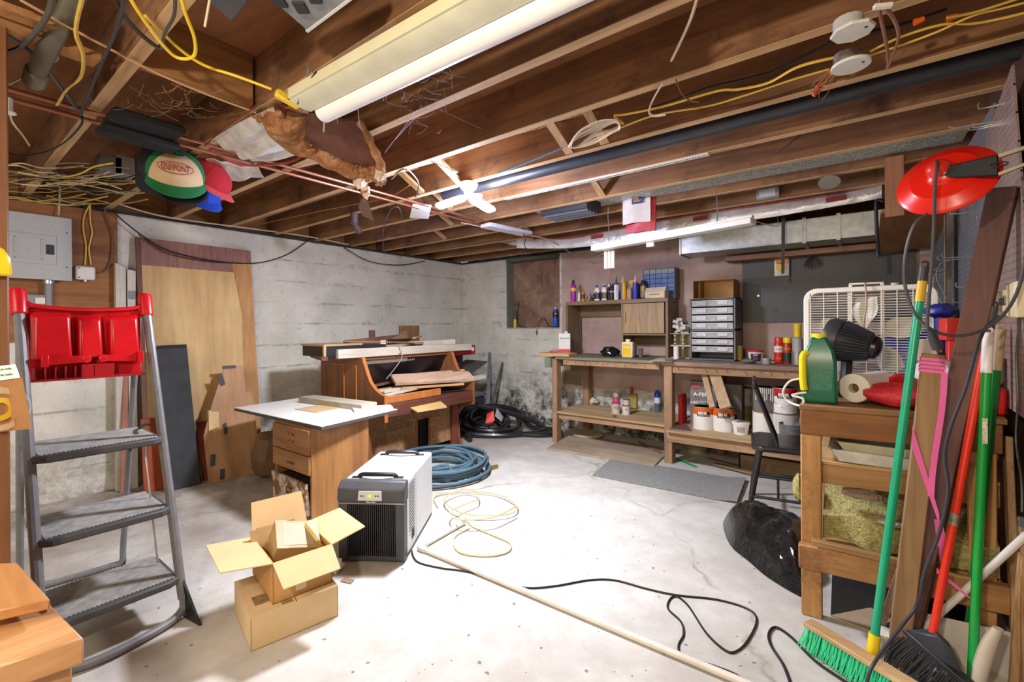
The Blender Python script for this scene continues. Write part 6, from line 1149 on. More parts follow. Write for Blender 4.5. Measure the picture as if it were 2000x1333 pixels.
solo('red_orange_box', MB().ob(V(.315, 2.55, FBZ+.30), (.10, .08, .09), (0, 0, .2)).box((.28, 2.51, FBZ), (.35, 2.59, FBZ+.255)), plain('D8341E', .5), 'tall red-orange box standing at the right back of the rough bench', 'box', b=.003)
solo('red_clear_bin', MB().ob(V(.33, 2.34, FBZ+.05), (.13, .16, .10), (0, 0, .1)), plain('D2241C', .4, var=.2), 'red plastic bin at the right end of the rough bench', 'bin', b=.012); solo('clear_bin', MB().ob(V(.34, 2.36, FBZ+.155), (.11, .14, .10), (0, 0, .1)), plain('B49C90', .25, alpha=.75), 'smoky clear plastic bin stacked on the red bin', 'bin', b=.012)
solo('blue_spray_trigger', MB().blob(V(.27, 2.62, 1.235), (.05, .05, .03), 12, 8, .1, 3).cyl((.27, 2.62, FBZ), (.27, 2.62, 1.22), .022, 12), plain('1A2A8A', .4), 'dark blue spray bottle standing behind the hanging plug', 'bottle', merge=True)
# ================================================================= right wall: pegboards, hooks
xw = .418
pg = thing('pegboard', 'grey painted pegboard on the far part of the right wall', 'pegboard', (xw, 3.3, .9)); part('panel', MB().box((xw, 2.55, .95), (xw+.006, 4.40, 2.04)), pegmat('7E8184', 'grey_pegboard', 'Y'), pg)
pk_ = pegmat('A08A80', 'pink_pegboard', 'Y')
pg2 = thing('pegboard', 'pinkish brown pegboard leaning on the right wall nearest the camera', 'pegboard', (.405, 2.3, .86))
pl = [onx(1972, 132, .405), onx(1950, 190, .405), onx(1926, 262, .405), onx(1927, 420, .405), onx(1925, 770, .405), V(.405, 2.0, .86), V(.405, 2.0, 1.50)]; pl[0].z = min(pl[0].z, 2.045)
pl = [V(.405, 2.215, 2.04), V(.405, 2.60, 1.93), V(.405, 2.60, .90), V(.405, 1.95, .88), V(.405, 1.95, 1.30), V(.405, 2.07, 1.45)]
part('panel', MB().prism(pl, (.006, 0, 0)), pk_, pg2)
solo('wall_post', MB().box((.40, 1.86, .0), (.428, 1.93, 2.05)), M_FB, 'orange brown wall stud at the right edge of the picture', 'stud', b=.003)
solo('corner_brown_board', MB().box((.395, 3.62, .30), (.417, 3.66, 2.0)), wood('6A4A34', '8A6448', 'Z'), 'narrow brown upright batten on the grey pegboard', 'batten')
def chook(px, py, x=.404, L=.05, wh=''):
    p = onx(px, py, x); d = -1; solo('peg_hook', MB().tube([p, p+V(-L, -.0, 0), p+V(-L, 0, .022)], .0024, 5, 2), M_CHROME, 'bent wire peg hook on the '+wh, 'hook', 'peg hooks on the right wall')
for (px, py, L, wh) in ((1950, 205, .05, 'pink pegboard, topmost'), (1946, 245, .07, 'pink pegboard, just below the long red-tipped hook'), (1938, 243, .05, 'pink pegboard, short one under the long hook'), (1948, 428, .05, 'pink pegboard beside the top of the dark plank'), (1978, 432, .06, 'pink pegboard right of the clamp lamp'), (1985, 570, .05, 'pink pegboard over the cream socket'), (1890, 415, .06, 'grey pegboard under the red lamp'), (1900, 500, .10, 'grey pegboard, upper long one left of the plank'), (1888, 505, .10, 'grey pegboard, lower long one left of the plank'), (1897, 560, .05, 'grey pegboard, short one beside the plank'), (1890, 590, .05, 'grey pegboard, lowest one beside the plank')): chook(px, py, .404 if px > 1925 else .417, L, wh)
solo('long_hook', MB().tube([onx(1950, 236, .404), onx(1950, 236, .404)+V(-.12, -.02, -.0), onx(1950, 236, .404)+V(-.13, -.02, .01)], .003, 6, 2), M_CHROME, 'long straight peg hook with a red tip on the pink pegboard', 'hook')
# bar clamp hanging on the grey board: wood batten + steel bar
p0, p1 = onx(1857, 425, .40), onx(1855, 600, .40); yb = p0.y
cl_ = thing('bar_clamp', 'bar clamp with a pale wooden bar and olive jaw hanging on the grey pegboard', 'clamp', V(.39, yb, p1.z)); part('bar', MB().box((.375, yb-.03, p1.z), (.395, yb+.03, p0.z+.02)), wood('C09A64', 'DEBC84', 'Z'), cl_); part('steel_bar', MB().box((.372, yb-.09, p1.z-.01), (.392, yb-.04, p0.z+.02)), steel('6E6A62', .5), cl_)
part('jaw', MB().box((.355, yb-.13, p1.z-.16), (.400, yb+.05, p1.z-.01)), plain('5C6044', .5), cl_, b=.006); part('screw', MB().cyl((.36, yb-.16, p1.z-.08), (.36, yb+.12, p1.z-.08), .008, 8), M_DARKM, cl_)
wr = MB()
for i in range(6): y = 3.3+i*.14; z = 1.42-.03*(i % 3); wr.tube([V(.416, y, z+.1), V(.34, y, z+.08), V(.33, y+.05, z), V(.38, y+.1, z-.12), V(.33, y+.12, z-.13)], .003, 5, 2)
solo('wire_rack', wr, M_CHROME, 'tangle of shiny wire brackets on the grey pegboard behind the leaning plank', 'wire rack')
solo('wire_brackets', MB().tube([V(.40, 3.35, 1.22), V(.30, 3.30, 1.20), V(.28, 3.4, 1.10), V(.38, 3.5, 1.10), V(.30, 3.6, 1.15)], .006, 6).tube([V(.41, 3.6, 1.28), V(.31, 3.5, 1.3), V(.30, 3.4, 1.24)], .005, 6), M_CHROME, 'shiny bent metal bracket low on the grey pegboard', 'bracket')
# leaning dark brown plank and the lighter timber with pink ribbon
M_DBR = wood('4E3024', '6E4838', 'Z', 1, .7, .08, .15)
top, bot = onx(1950, 400, .37), onz(1742, 1292); 
solo('leaning_plank', MB().beam(V(.115, 2.125, .0), V(.372, 2.145, 1.62), .07, .034, (-.35, -1, 0)), M_DBR, 'long dark brown plank leaning from the floor to the right wall', 'plank', b=.003)
lt_ = thing('ribboned_timber', 'light timber post with pink ribbon tied round its top, leaning behind the dark plank', 'timber', (.12, 2.10, 0))
tp0 = onz(1752, 1298); tp1 = ony(1823, 692, 2.07)
part('post', MB().beam(tp0, tp1, .058, .034, (0, -1, .1)), wood('8E7048', 'B4936A', 'Z', 1, .7), lt_, b=.003)
Lt = (tp1-tp0).length; M_PINK = plain('F06AB4', .45); d_ = (tp1-tp0).normalized(); rbm = MB()
for i in range(4): rbm.beam(tp0+d_*(Lt-.062+.013*i), tp0+d_*(Lt-.052+.013*i), .064, .040, (.04*(i % 2), -1, .1))
part('ribbon_wrap', rbm, M_PINK, lt_); e_ = tp0+d_*(Lt-.06)
part('ribbon_tail', MB().sheet([[e_+V(.022+.008*j, -.024, -.0)+V(-.006*i, -.003*i, -.068*i)+V(.003*math.sin(i), 0, 0) for j in range(3)] for i in range(7)], .001, (0, 1, 0)), M_PINK, lt_)
part('ribbon_loop', MB().sheet([[V(.138+.022*k, 2.04, .84-.095*k)+V(.0, 0, -.08*j*(1-.55*k/3.)) for j in range(2)] for k in range(4)], .001, (0, 1, 0)), M_PINK, lt_)
part('ribbon_end', MB().sheet([[V(.195, 2.085, .52)+V(.006*i, .01*i, -.05*i)+V(.022*j, 0, 0) for j in range(2)] for i in range(4)], .001, (0, 1, 0)), M_PINK, lt_); part('ribbon_end', MB().sheet([[V(.20, 2.07, .345)+V(.03*i, .0, -.022*i)+V(0, 0, .018*j*(1-i/4)) for j in range(2)] for i in range(4)], .001, (0, 1, 0)), M_PINK, lt_)
solo('slim_lath', MB().beam(onz(1708, 1262), V(.13, 2.10, .40), .022, .01, (0, -1, 0)), wood('8A6A58', 'AE8E7A', 'Z'), 'slim reddish lath leaning behind the foot of the push broom handle', 'lath')
# ================================================================= brooms and poles
M_GRN = plain('0FA478', .3, var=.05); M_GR2 = plain('13A03E', .3, var=.08); M_RDH = plain('E4341C', .3, var=.08); M_DGR = plain('0C7A32', .3, var=.1)
h0 = onz(1703, 1283, .06); h1 = att(1803, 520, 1.56); h1 = V(.175, 2.09, 1.375)
pbm = thing('push_broom', 'teal green push broom with a wooden head and bright green bristles on the floor', 'broom', (.0, 1.96, 0)); dd = (h1-h0).normalized(); Lh = (h1-h0).length
part('handle', MB().cyl(h0+dd*.05, h0+dd*(Lh-.12), .0125, 14), M_GRN, pbm); part('yellow_sleeve', MB().cyl(h0+dd*(Lh-.12), h0+dd*(Lh-.05), .013, 14), plain('E0B81E', .4), pbm, 'yellow sleeve near the top'); part('grip', MB().cyl(h0+dd*(Lh-.05), h0+dd*Lh, .0135, 12).lathe([(.007, -.004), (.014, 0), (.007, .004), (.007, -.004)], h0+dd*(Lh+.008), (.2, 1, 0), 12, cap=False), plain('3C3C40', .5), pbm); part('socket', MB().cyl(h0+dd*-.01, h0+dd*.075, .017, 12), plain('EED414', .4), pbm, 'yellow plastic socket')
hA, hB = onz(1577, 1216, .075), onz(1800, 1352, .075); hd_ = (hB-hA).normalized(); hn = V(-hd_.y, hd_.x, 0)
part('head_block', MB().beam(hA, hB, .052, .018), wood('C29A66', 'DDBE8E', 'X', 1, .5), pbm, b=.003)
bm_ = MB(); bk_ = MB(); rnd = random.Random(4); L_ = (hB-hA).length
for r_i in range(5):
    for i in range(int(L_/.011)):
        b0 = hA+hd_*(.01+i*.011+rnd.uniform(-.002, .002))+hn*(-.022+.010*r_i)+V(0, 0, -.008)
        for k in range(4):
            lean = -hn*(.028-.011*r_i)+hd_*rnd.uniform(-.010, .010)-hn*rnd.uniform(0, .012); (bm_).tube([b0, b0+lean*.45+V(0, 0, -.032), b0+lean+V(0, 0, -.064+rnd.uniform(0, .006))], lambda t: .0027-.0010*t, 4, 1)
part('bristles', bm_, plain('2AD69A', .5, var=.15, scale=60), pbm, kind='stuff')
for i in range(int(L_/.02)):
    b0 = hA+hd_*(.01+i*.02)+V(0, 0, -.009); bk_.ob(b0+V(0, 0, -.028), (.012, .03, .05))
part('dark_inner_bristles', bk_, plain('10140F', .9), pbm, kind='stuff')
def pole(name, lb, p, q, r, mt, capm=None, cap=.12, gl=None):
    d = (q-p).normalized(); L = (q-p).length; tk = thing(name, lb, 'broom', p); part('handle', MB().cyl(p, p+d*(L-cap), r, 14), mt, tk)
    if capm: part('grip', MB().cyl(p+d*(L-cap), q, r*1.12, 14).lathe([(r*.5, -.004), (r*1.1, 0), (r*.5, .004), (r*.5, -.004)], q+d*.006, (.2, 1, 0), 12, cap=False), capm, tk)
    return tk, d, L
rb0, rb1 = V(.185, 2.03, .155), V(.345, 2.13, 1.235)
br, d, L = pole('angle_broom', 'black-bristled angled broom with a red handle, standing behind the push broom head', rb0, rb1, .0115, M_RDH, plain('3C3A3A', .5), .09)
part('worn_sticker', MB().cyl(rb0+d*.37, rb0+d*.41, .0118, 14), plain('8E8478', .5, var=.6, scale=80), br)
bc = V(.185, 2.02, .15); fanm = MB(); fdir = V(.80, -.55, 0).normalized()
part('socket', MB().prism([bc+fdir*-.075+V(0, -.02, -.012), bc+fdir*.012+V(0, -.02, .022), bc+fdir*.045+V(0, -.02, .008), bc+fdir*.075+V(0, -.02, -.055), bc+fdir*-.03+V(0, -.02, -.045)], (0, .035, 0)), plain('3A3C44', .5), br, 'dark moulded broom head', b=.003)
part('head_edge', MB().beam(bc+fdir*-.08+V(0, -.005, -.018), bc+fdir*.11+V(0, -.005, -.085), .038, .016), plain('33353C', .5), br, b=.003)
for i in range(40):
    s_ = i/39; b0 = bc+fdir*(-.078+.185*s_)+V(0, -.005, -.022-.062*s_)
    for k in range(3): fanm.tube([b0, b0+V(-.035+.01*k-.02*(1-s_), -.03+.012*k, -.06)+V(rnd.uniform(-.006, .006), 0, 0), V((b0.x-.05-.03*(1-s_)+.014*k+rnd.uniform(-.008, .008)), b0.y-.05+.02*k, .006)], lambda t: .0022-.0008*t, 4, 2)
part('bristles', fanm, plain('2E323C', .45, var=.3), br, kind='stuff')
mp_, d, L = pole('mop_pole', 'bright green pole with a white grip leaning on the right wall', V(.275, 2.02, .04), V(.330, 2.11, 1.15), .0125, M_GR2, plain('E6E4DE', .4), .13)
part('sticker', MB().box((.306, 2.048, .80), (.318, 2.0495, .88)), plain('D8D8C8', .5, var=.4, scale=120), mp_); part('pole_socket', MB().lathe([(.022, 0), (.018, .05), (.014, .055)], V(.275, 2.02, 0), n=14), plain('A49C88', .5), mp_)
tk, d, L = pole('mop_pole', 'darker green pole with a beige grip, behind the white-gripped green pole', V(.285, 2.20, .02), V(.380, 2.24, 1.16), .0125, M_DGR, plain('C4AC84', .5), .14)
solo('white_pvc_pole', MB().cyl(ony(1766, 1262, 2.145), ony(2008, 1043, 2.10), .011, 12), plain('E9E6E0', .3), 'slanting white plastic pipe crossing behind the brooms', 'pipe')
# white buckets / scoop at the bottom right
M_WBK = plain('E8E4DA', .35, var=.04)
c = V(.285, 2.12, 0)
solo('white_dustpan', MB().prism([V(.12, 2.16, .002), V(.40, 2.19, .002), V(.41, 2.19, .16), V(.17, 2.15, .16)], (0, .006, 0)).prism([V(.12, 2.0, .003), V(.40, 2.0, .003), V(.40, 2.19, .003), V(.12, 2.16, .003)], (0, 0, .005)).prism([V(.395, 2.0, .003), V(.395, 2.19, .003), V(.41, 2.19, .16)], (.006, 0, 0)), M_WBK, 'large white plastic pan standing behind the angled broom', 'dustpan', b=.003)
sc_ = MB(); sc_.sheet([[V(.315, 1.96, .05)+V(.020*math.sin(i*.5)+.012*(j-3), -.02*abs(j-3)/3, .035*i)+V(.008*i, .0, 0) for j in range(7)] for i in range(8)], .005, (0, 1, 0))
solo('white_scoop', MB().tube([V(.285, 2.0, .01), V(.292, 2.0, .10), V(.310, 2.0, .19), V(.330, 2.0, .25)], lambda t: .018+.012*math.sin(math.pi*t), 14, 5, flat=.5), M_WBK, 'white plastic scoop handle standing beside the bright green pole', 'scoop')
solo('round_container', MB().lathe([(.07, 0), (.075, .05), (.06, .09), (.04, .10), (0, .10)], V(.35, 1.88, 0), n=22, cap=False), M_WBK, 'round white plastic container at the bottom right corner', 'container')
solo('white_tub_back', MB().lathe([(.03, 0), (.034, .09), (.0, .1)], V(.03, 1.99, 0)+V(.03, .09, 0), n=20), M_WBK, 'small white tub behind the yellow socket of the push broom', 'tub')
# rough sticks by the right edge
M_STK = wood('9A6E3C', 'E0BC8C', 'Z', 1.4, .7, .2, .35, '6A4A2A')
for k, (a, b_, w2_, lb) in enumerate(((V(.40, 2.16, 0), V(.412, 2.34, .78), .05, 'rough barked slat standing against the right wall, farthest of the three'), (V(.392, 2.02, 0), V(.408, 2.14, .56), .045, 'split pale slat standing against the right wall, middle of the three'), (V(.37, 2.06, 0), V(.40, 2.11, .46), .03, 'short split stick nearest the green poles'))):
    solo('rough_stick', MB().beam(a, b_, .02, w2_, (0, 1, 0)), M_STK, lb, 'slat', b=.003)
# ================================================================= red clamp lamp with its cord
lc = att(1846, 349, 1.38); nrm = (V(0.02, 0.0, EYE+.12)-lc).normalized(); nrm = (V(-.30, -.83, .44)).normalized()
rl = thing('clamp_lamp', 'red enamel clamp lamp with a black spring clamp, seen from behind, by the right wall', 'lamp', lc)
R0_ = .134
part('reflector', MB().lathe([(.020, .040), (.030, .036), (.040, .022), (.080, .016), (.084, .011), (.112, .0), (.120, -.008), (.120, -.012), (.112, -.004), (.080, .008), (.036, .014)], lc, nrm, 48, cap=False), plain('E0200E', .28, var=.05), rl)
part('socket', MB().lathe([(.031, .020), (.029, .040), (.020, .052), (.010, .056), (0, .057)], lc+V(-.008, 0, .012), nrm, 20, cap=False), plain('D6301C', .35), rl)
cA_, cB_ = lc+nrm*.05+V(.004, 0, -.012), att(1950, 322, 1.25)
part('clamp_arm', MB().hexa([cA_+V(0, 0, -.016), cA_+V(0, .012, -.016), cB_+V(0, .012, -.030), cB_+V(0, 0, -.030), cA_+V(0, 0, .016), cA_+V(0, .012, .016), cB_+V(0, .012, .030), cB_+V(0, 0, .030)]), plain('0E0D0D', .6, var=.3, scale=40), rl, 'black clamp arm', b=.003)
part('rivet', MB().lathe([(.007, 0), (0, .004)], cA_+V(.006, -.002, 0), V(0, -1, .2), 12, cap=False), M_CHROME, rl)
cC = cB_+V(.085, .0, .022); part('clamp_jaw', MB().beam(cB_+V(0, .005, .024), cC+V(0, 0, .02), .014, .010).beam(cB_+V(0, .005, -.026), cC+V(0, 0, -.02), .014, .008).beam(cC+V(0, 0, .025), cC+V(0, 0, -.03), .012, .006, (0, 1, 0)), steel('A39C84', .4), rl); part('clamp_ring', MB().tube([cB_+V(.0+.018*math.cos(a), -.002, .0+.006*math.sin(a)) for a in [2*math.pi*i/10 for i in range(10)]], .002, 6, 2, True), M_BLACKM, rl)
s0 = lc+nrm*.055+V(-.006, -.004, .02)
def cp(px, py, t_=1.36): return att(px, py, t_)
part('cord', MB().tube([s0, cp(1830, 330, 1.31), cp(1826, 360, 1.31), cp(1824, 440, 1.31), cp(1820, 520, 1.32), cp(1814, 590, 1.33), cp(1812, 640, 1.34), cp(1822, 652, 1.34)], .0042, 8), M_CORDG, rl); part('plug', MB().cyl(cp(1816, 645, 1.34), cp(1830, 678, 1.34), .010, 12, .013).cyl(cp(1830, 678, 1.34), cp(1832, 682, 1.34), .013, 12), plain('3A3A40', .4), rl)
part('plug_prong', MB().beam(cp(1828, 680, 1.34), cp(1831, 690, 1.34), .002, .006).beam(cp(1836, 678, 1.34), cp(1839, 688, 1.34), .002, .006), steel('D8B040', .3), rl)
solo('looped_cord', MB().tube([cp(1812, 418, 1.37), cp(1785, 440, 1.38), cp(1768, 500, 1.40), cp(1768, 560, 1.41), cp(1785, 610, 1.40), cp(1810, 638, 1.36), cp(1850, 655, 1.34), cp(1900, 652, 1.33), cp(1950, 625, 1.33), cp(1985, 575, 1.33), cp(2004, 500, 1.33), cp(2012, 440, 1.33)], .0045, 8), M_CORDG, 'grey cord hanging in a wide loop under the red clamp lamp', 'cord')
solo('power_cord', MB().tube([cp(1950, 618, 1.38), cp(1925, 640, 1.38), cp(1908, 680, 1.36), cp(1885, 760, 1.35), cp(1858, 830, 1.35), cp(1845, 890, 1.36), cp(1852, 960, 1.38), cp(1835, 1040, 1.42), cp(1805, 1120, 1.46), cp(1792, 1180, 1.48), cp(1760, 1225, 1.46), cp(1725, 1270, 1.43), cp(1700, 1310, 1.40), cp(1690, 1350, 1.39)], .005, 8), plain('3A3A44', .45), 'dark cord falling past the brooms to the floor', 'cord')
pq = onx(1990, 590, .40); so = thing('multi_socket', 'cream plug-in socket block on the pink pegboard at the right edge', 'socket', pq); part('block', MB().box((.372, pq.y-.10, pq.z-.05), (.404, pq.y+.03, pq.z+.06)), plain('E6DCB4', .4), so, b=.006)
for z in (-.02, .03): part('side_outlet', MB().box((.364, pq.y+.0, pq.z+z-.01), (.374, pq.y+.04, pq.z+z+.01)), plain('D8CCA4', .4), so, b=.002)
part('plug', MB().beam(V(.385, pq.y+.03, pq.z+.005), V(.385, pq.y+.12, pq.z+.006), .02, .025), M_BLACKM, so, b=.004)
solo('thin_wall_cord', MB().tube([onx(1992, 610, .395), onx(1985, 700, .395), onx(1988, 780, .395), onx(1984, 860, .395), onx(1995, 940, .39), onx(1996, 1000, .385)], .003, 6), M_CORDG, 'thin grey cord hanging down the right wall below the cream socket', 'cord')
tk = thing('hanging_plug', 'grey three-prong plug at the end of the thin wall cord', 'plug', onx(1996, 1010, .385)); p_ = onx(1996, 1010, .385); part('body', MB().beam(p_, p_+V(0, -.004, -.028), .02, .024), plain('55565C', .4), tk, b=.003); part('prong', MB().beam(p_+V(-.005, 0, -.03), p_+V(-.005, 0, -.045), .002, .005).beam(p_+V(.005, 0, -.03), p_+V(.005, 0, -.045), .002, .005), M_CHROME, tk)
# ================================================================= under the ceiling
Zc = 2.055
# LED cluster lamp
L0 = onz(905, 352, 2.05)+V(0, 0, 0); L0 = V(-1.90, 2.055, 2.06)
ll = thing('led_lamp', 'glaring three-lobed white LED lamp in a round porcelain base under the joists', 'lamp', L0)
part('porcelain_base', MB().lathe([(.055, -.0), (.058, .01), (.05, .03), (.035, .045), (.02, .055)], L0, (0, 0, -1), 24), M_WHITEP, ll); M_LED = emit('F4F6FF', 30)
part('hub', MB().cyl(L0+V(0, 0, -.05), L0+V(0, 0, -.09), .028, 16), M_WHITEP, ll)
for a in (168, 48, 288):
    d = V(math.cos(R_(a+37)), math.sin(R_(a+37)), -.25).normalized(); c = L0+V(0, 0, -.070)+d*.03
    s_ = d.cross(V(0, 0, 1)).normalized(); u_ = s_.cross(d)
    lobe = MB().prism([c+s_*x+d*y for x, y in ((-.034, .0), (-.042, .03), (-.042, .16), (-.03, .185), (.03, .185), (.042, .16), (.042, .03), (.034, 0))], -u_*.022)
    part('led_panel', lobe, M_LED, ll, 'lit LED panel', b=.006)
# big hanging fluorescent fixture
fxy = .86; x0, x1 = -1.56, -.36
fm = thing('shop_light', 'large cream fluorescent shop light hanging low from the near joists', 'light fixture', ((x0+x1)/2, fxy, 1.95)); Rf = Matrix.Rotation(R_(1.8), 3, 'Z')
def FX(x, y, z): return V(x0, fxy, 1.965)+Rf@V(x, y, z)
Lf = x1-x0
prof = [(-.085, .0), (-.085, .035), (-.03, .075), (.03, .075), (.085, .035), (.085, .0), (.078, .0), (.078, .03), (.0, .05), (-.078, .03), (-.078, 0)]
part('reflector_housing', MB().prism([FX(0, y, z) for y, z in prof], Rf@V(Lf, 0, 0)), plain('D9D6B4', .45, var=.05), fm); part('end_cap', MB().prism([FX(0, y, z) for y, z in ((-.085, 0), (-.085, .035), (-.03, .075), (.03, .075), (.085, .035), (.085, 0))], Rf@V(.006, 0, 0)), plain('CFCCAE', .45), fm); 
part('cover_lens', MB().prism([FX(0, y, z) for y, z in ((-.078, .0), (-.05, -.012), (.0, -.012), (.008, .0), (-.03, .012))], Rf@V(Lf, 0, 0)), plain('D8D8C0', .35), fm)
part('tube_diffuser', MB().cyl(FX(.015, .038, -.006), FX(Lf, .038, -.006), .034, 20), plain('F1F2F4', .3, var=.02), fm, 'white translucent tube cover', b=.006, seg=2)
for (yy, xx) in ((.038, .02), (-.07, .10)): part('hang_chain', MB().tube([FX(xx, yy, -.02 if yy > 0 else .05), FX(xx+.003, yy, -.05 if yy > 0 else .08), FX(xx-.002, yy, -.075 if yy > 0 else .095)], .0035, 5, 3), M_CHROME, fm)
# grey painted beam/duct edge next to it
solo('galvanised_strip', MB().prism([V(-1.16, .985, 2.03), V(.2, .985, 2.03), V(.2, 1.05, 2.03), V(-.9, 1.02, 2.03)], (0, 0, .028)), steel('7E847C', .5, .4, 60, True), 'speckled galvanised strip under the joists beside the big shop light', 'duct')
# yellow extension cord with plug block
def zc(px, py, z=2.0): return onz(px, py, z)
yc = thing('extension_cord', 'yellow extension cord draped over the joists, ending at the shop light plug', 'cord', zc(380, 130, 1.98)); part('cord', MB().tube([zc(245, -20, 2.03), zc(270, 22, 2.02), zc(310, 78, 2.01), zc(345, 112, 2.0), zc(378, 110, 2.0), zc(380, 75, 2.01), zc(362, 25, 2.02), zc(350, -25, 2.03)], .0048, 8), M_YEL, yc); part('cord', MB().tube([zc(283, 30, 2.045), zc(350, 95, 2.04), zc(400, 128, 2.03), zc(460, 148, 2.02), zc(530, 174, 2.0)], .0048, 8), M_YEL, yc)
part('plug_block', MB().beam(zc(538, 180, 1.99), zc(585, 207, 1.97), .028, .03), plain('E8C63C', .4), yc, 'yellow three-way outlet block', b=.006)
solo('black_plug', MB().tube([zc(588, 198, 1.97), zc(592, 178, 1.98), zc(608, 155, 1.99), zc(620, 140, 2.0)], .0045, 8).beam(zc(586, 200, 1.965), zc(592, 182, 1.975), .02, .022), M_RUBBER, 'black plug and short cord of the big shop light', 'plug')
# drawer-like grey boxes at top edge
sb = thing('storage_case', 'grey plastic storage case lid tucked up between the near joists', 'case', zc(560, 20, 2.05)); P_ = [zc(485, -40, 2.03), zc(600, 60, 2.03), zc(612, 57, 2.03), zc(700, -10, 2.03), zc(690, -60, 2.03)]; part('shell', MB().prism([V(p.x, p.y, 2.028) for p in P_], (0, 0, .03)), plain('8A8D92', .45, var=.25, scale=30), sb, b=.004); part('rim', MB().tube([V(p.x, p.y, 2.03) for p in (zc(600, 60, 2.03), zc(640, 30, 2.03), zc(700, -15, 2.03))], .006, 6, 1), plain('C4C8CC', .4), sb)
for (a, b_) in (((530, -10), (560, 15)), ((575, 5), (600, 25)), ((600, -15), (625, 5))): c = zc((a[0]+b_[0])/2, (a[1]+b_[1])/2, 2.024); part('recess', MB().ob(c, (.03, .04, .006), (0, 0, .7)), plain('2A2C30', .6), sb)
P_ = [zc(375, -25, 2.03), zc(452, 42, 2.03), zc(484, 5, 2.03), zc(468, -60, 2.03)]; solo('dark_tray', MB().prism([V(p.x, p.y, 2.028) for p in P_], (0, 0, .03)), plain('4A4C52', .5, var=.3), 'dark grey plastic tray wedged under the near joists', 'tray', b=.004)
solo('pull_string', MB().tube([zc(412, -15, 1.98), zc(405, 25, 1.96), zc(400, 52, 1.94)], .0028, 6), plain('D8C8AC', .6), 'short pale pull string hanging near the dark tray', 'string')
# conduits and pipe upper left
pp = thing('drain_pipe', 'grey steel pipe stub slanting down through the joists at the upper left', 'pipe', zc(68, 158, 1.95)); part('pipe', MB().cyl(zc(150, -15, 2.10), zc(70, 145, 1.99), .024, 16), steel('7C7A6C', .5), pp); part('end_fitting', MB().cyl(zc(72, 140, 1.992), zc(66, 160, 1.98), .0285, 16), steel('8C8A7E', .45), pp)
# copper pipes
for k, (a, b_, lb) in enumerate((((-20, 178), (1010, 458), 'upper of two copper pipes running under the joists'), ((-20, 202), (990, 470), 'lower of two copper pipes running under the joists'))):
    A_, B_ = zc(a[0], a[1], 2.035-.02*k), zc(880 if k == 0 else 850, 436 if k == 0 else 428, 2.035-.02*k); A_ = V(A_.x, A_.y, A_.z); 
    solo('copper_pipe', MB().cyl(V(-2.40-.10*k, -.3, 2.037), V(-2.44-.10*k, 4.1, 2.037), .0085, 10), M_COPPER, lb, 'pipe', 'copper pipes')
vl = zc(32, 212, 1.99); solo('pipe_valve', MB().cyl(V(-2.50, .21, 2.037), V(-2.50, .21, 1.985), .012, 10).lathe([(.02, 0), (.02, .006)], V(-2.50, .21, 1.98), n=8), M_WHITEP, 'small white valve on the lower copper pipe at the left', 'valve')
# cables
def cable(pts, r, mt, lb, nm='cable', z=2.03, grp=None, n=6):
    P3 = [zc(p[0], p[1], p[2] if len(p) > 2 else z) for p in pts]; return solo(nm, MB().tube(P3, r, n, 5, flat=.6), mt, lb, 'cable', grp)
cable([(-20, 105), (35, 95), (70, 62), (95, 25), (105, -20)], .010, plain('55544C', .5), 'thick grey cable curling up at the upper left corner')
cable([(165, -20), (148, 60), (162, 105), (158, 150), (130, 175), (112, 205)], .007, M_YCAB, 'kinked flat yellow cable hanging beside the grey pipe')
cable([(245, -20), (232, 45), (205, 110), (170, 190), (158, 225)], .007, plain('3A3A3E', .5), 'dark flat cable along the near slanting joist')
cable([(215, -20), (250, 40), (290, 80), (318, 98)], .006, plain('2E2820', .5), 'black-brown cable over the near joist')
cable([(342, -20), (340, 30), (322, 65), (316, 95)], .006, M_CORDG, 'short grey cable ending above the yellow cord')
cable([(-20, 50), (45, 90), (90, 135), (130, 185), (152, 215)], .006, M_CORDG, 'grey cable crossing the upper left bay')
cable([(160, 228), (158, 245), (130, 275), (95, 295), (45, 305), (18, 300)], .0055, M_RUBBER, 'black cord sagging across to the left wall')
cable([(20, 222), (25, 240), (45, 265), (58, 285)], .004, plain('D8C090', .5), 'thin cream wire hanging from the pipe valve')
cable([(40, 0), (120, 45), (200, 88), (300, 140), (400, 183), (500, 220)], .004, plain('C49A6C', .5), 'thin tan wire pair running across the near bays', z=2.045)
cable([(105, 95), (112, 115), (95, 128), (60, 145), (18, 165)], .004, plain('B0A890', .5), 'thin grey wire looping round the grey pipe')
rnd = random.Random(12)
for i in range(34):
    y0_ = rnd.uniform(322, 395); ph, am = rnd.uniform(0, 6.28), rnd.uniform(3, 11); sl_ = rnd.uniform(-4, 3.5); xs = rnd.choice((10, 10, 40, 90)); st_ = rnd.uniform(30, 42)
    pts = [(xs+st_*j+rnd.uniform(-6, 6), y0_+am*math.sin(j*.9+ph)+j*sl_+rnd.uniform(-3, 3), 2.028-.0025*(i % 9)) for j in range(6)]
    mt = [M_YCAB, M_WCAB, plain('A8935E', .5), plain('8A8478', .5), M_RUBBER, plain('C4B48C', .5)][i % 6]; cn = ('yellow', 'cream', 'tan', 'grey', 'black', 'pale straw')[i % 6]; tr_k = rnd.choice((.003, .0042, .005)); cable(pts, tr_k, mt, {.003: 'thin ', .0042: 'medium ', .005: 'thick '}[tr_k]+cn+' cable in the tangle above the electrical panel', 'tangled_cable', grp='tangled cables above the electrical panel')
def wcable(pts, mt, lb, r=.005, x=None):
    solo('wall_cable', MB().tube([onx(px, py, xx if xx else XW+.03) for px, py, xx in pts], r, 6, 5), mt, lb, 'cable')
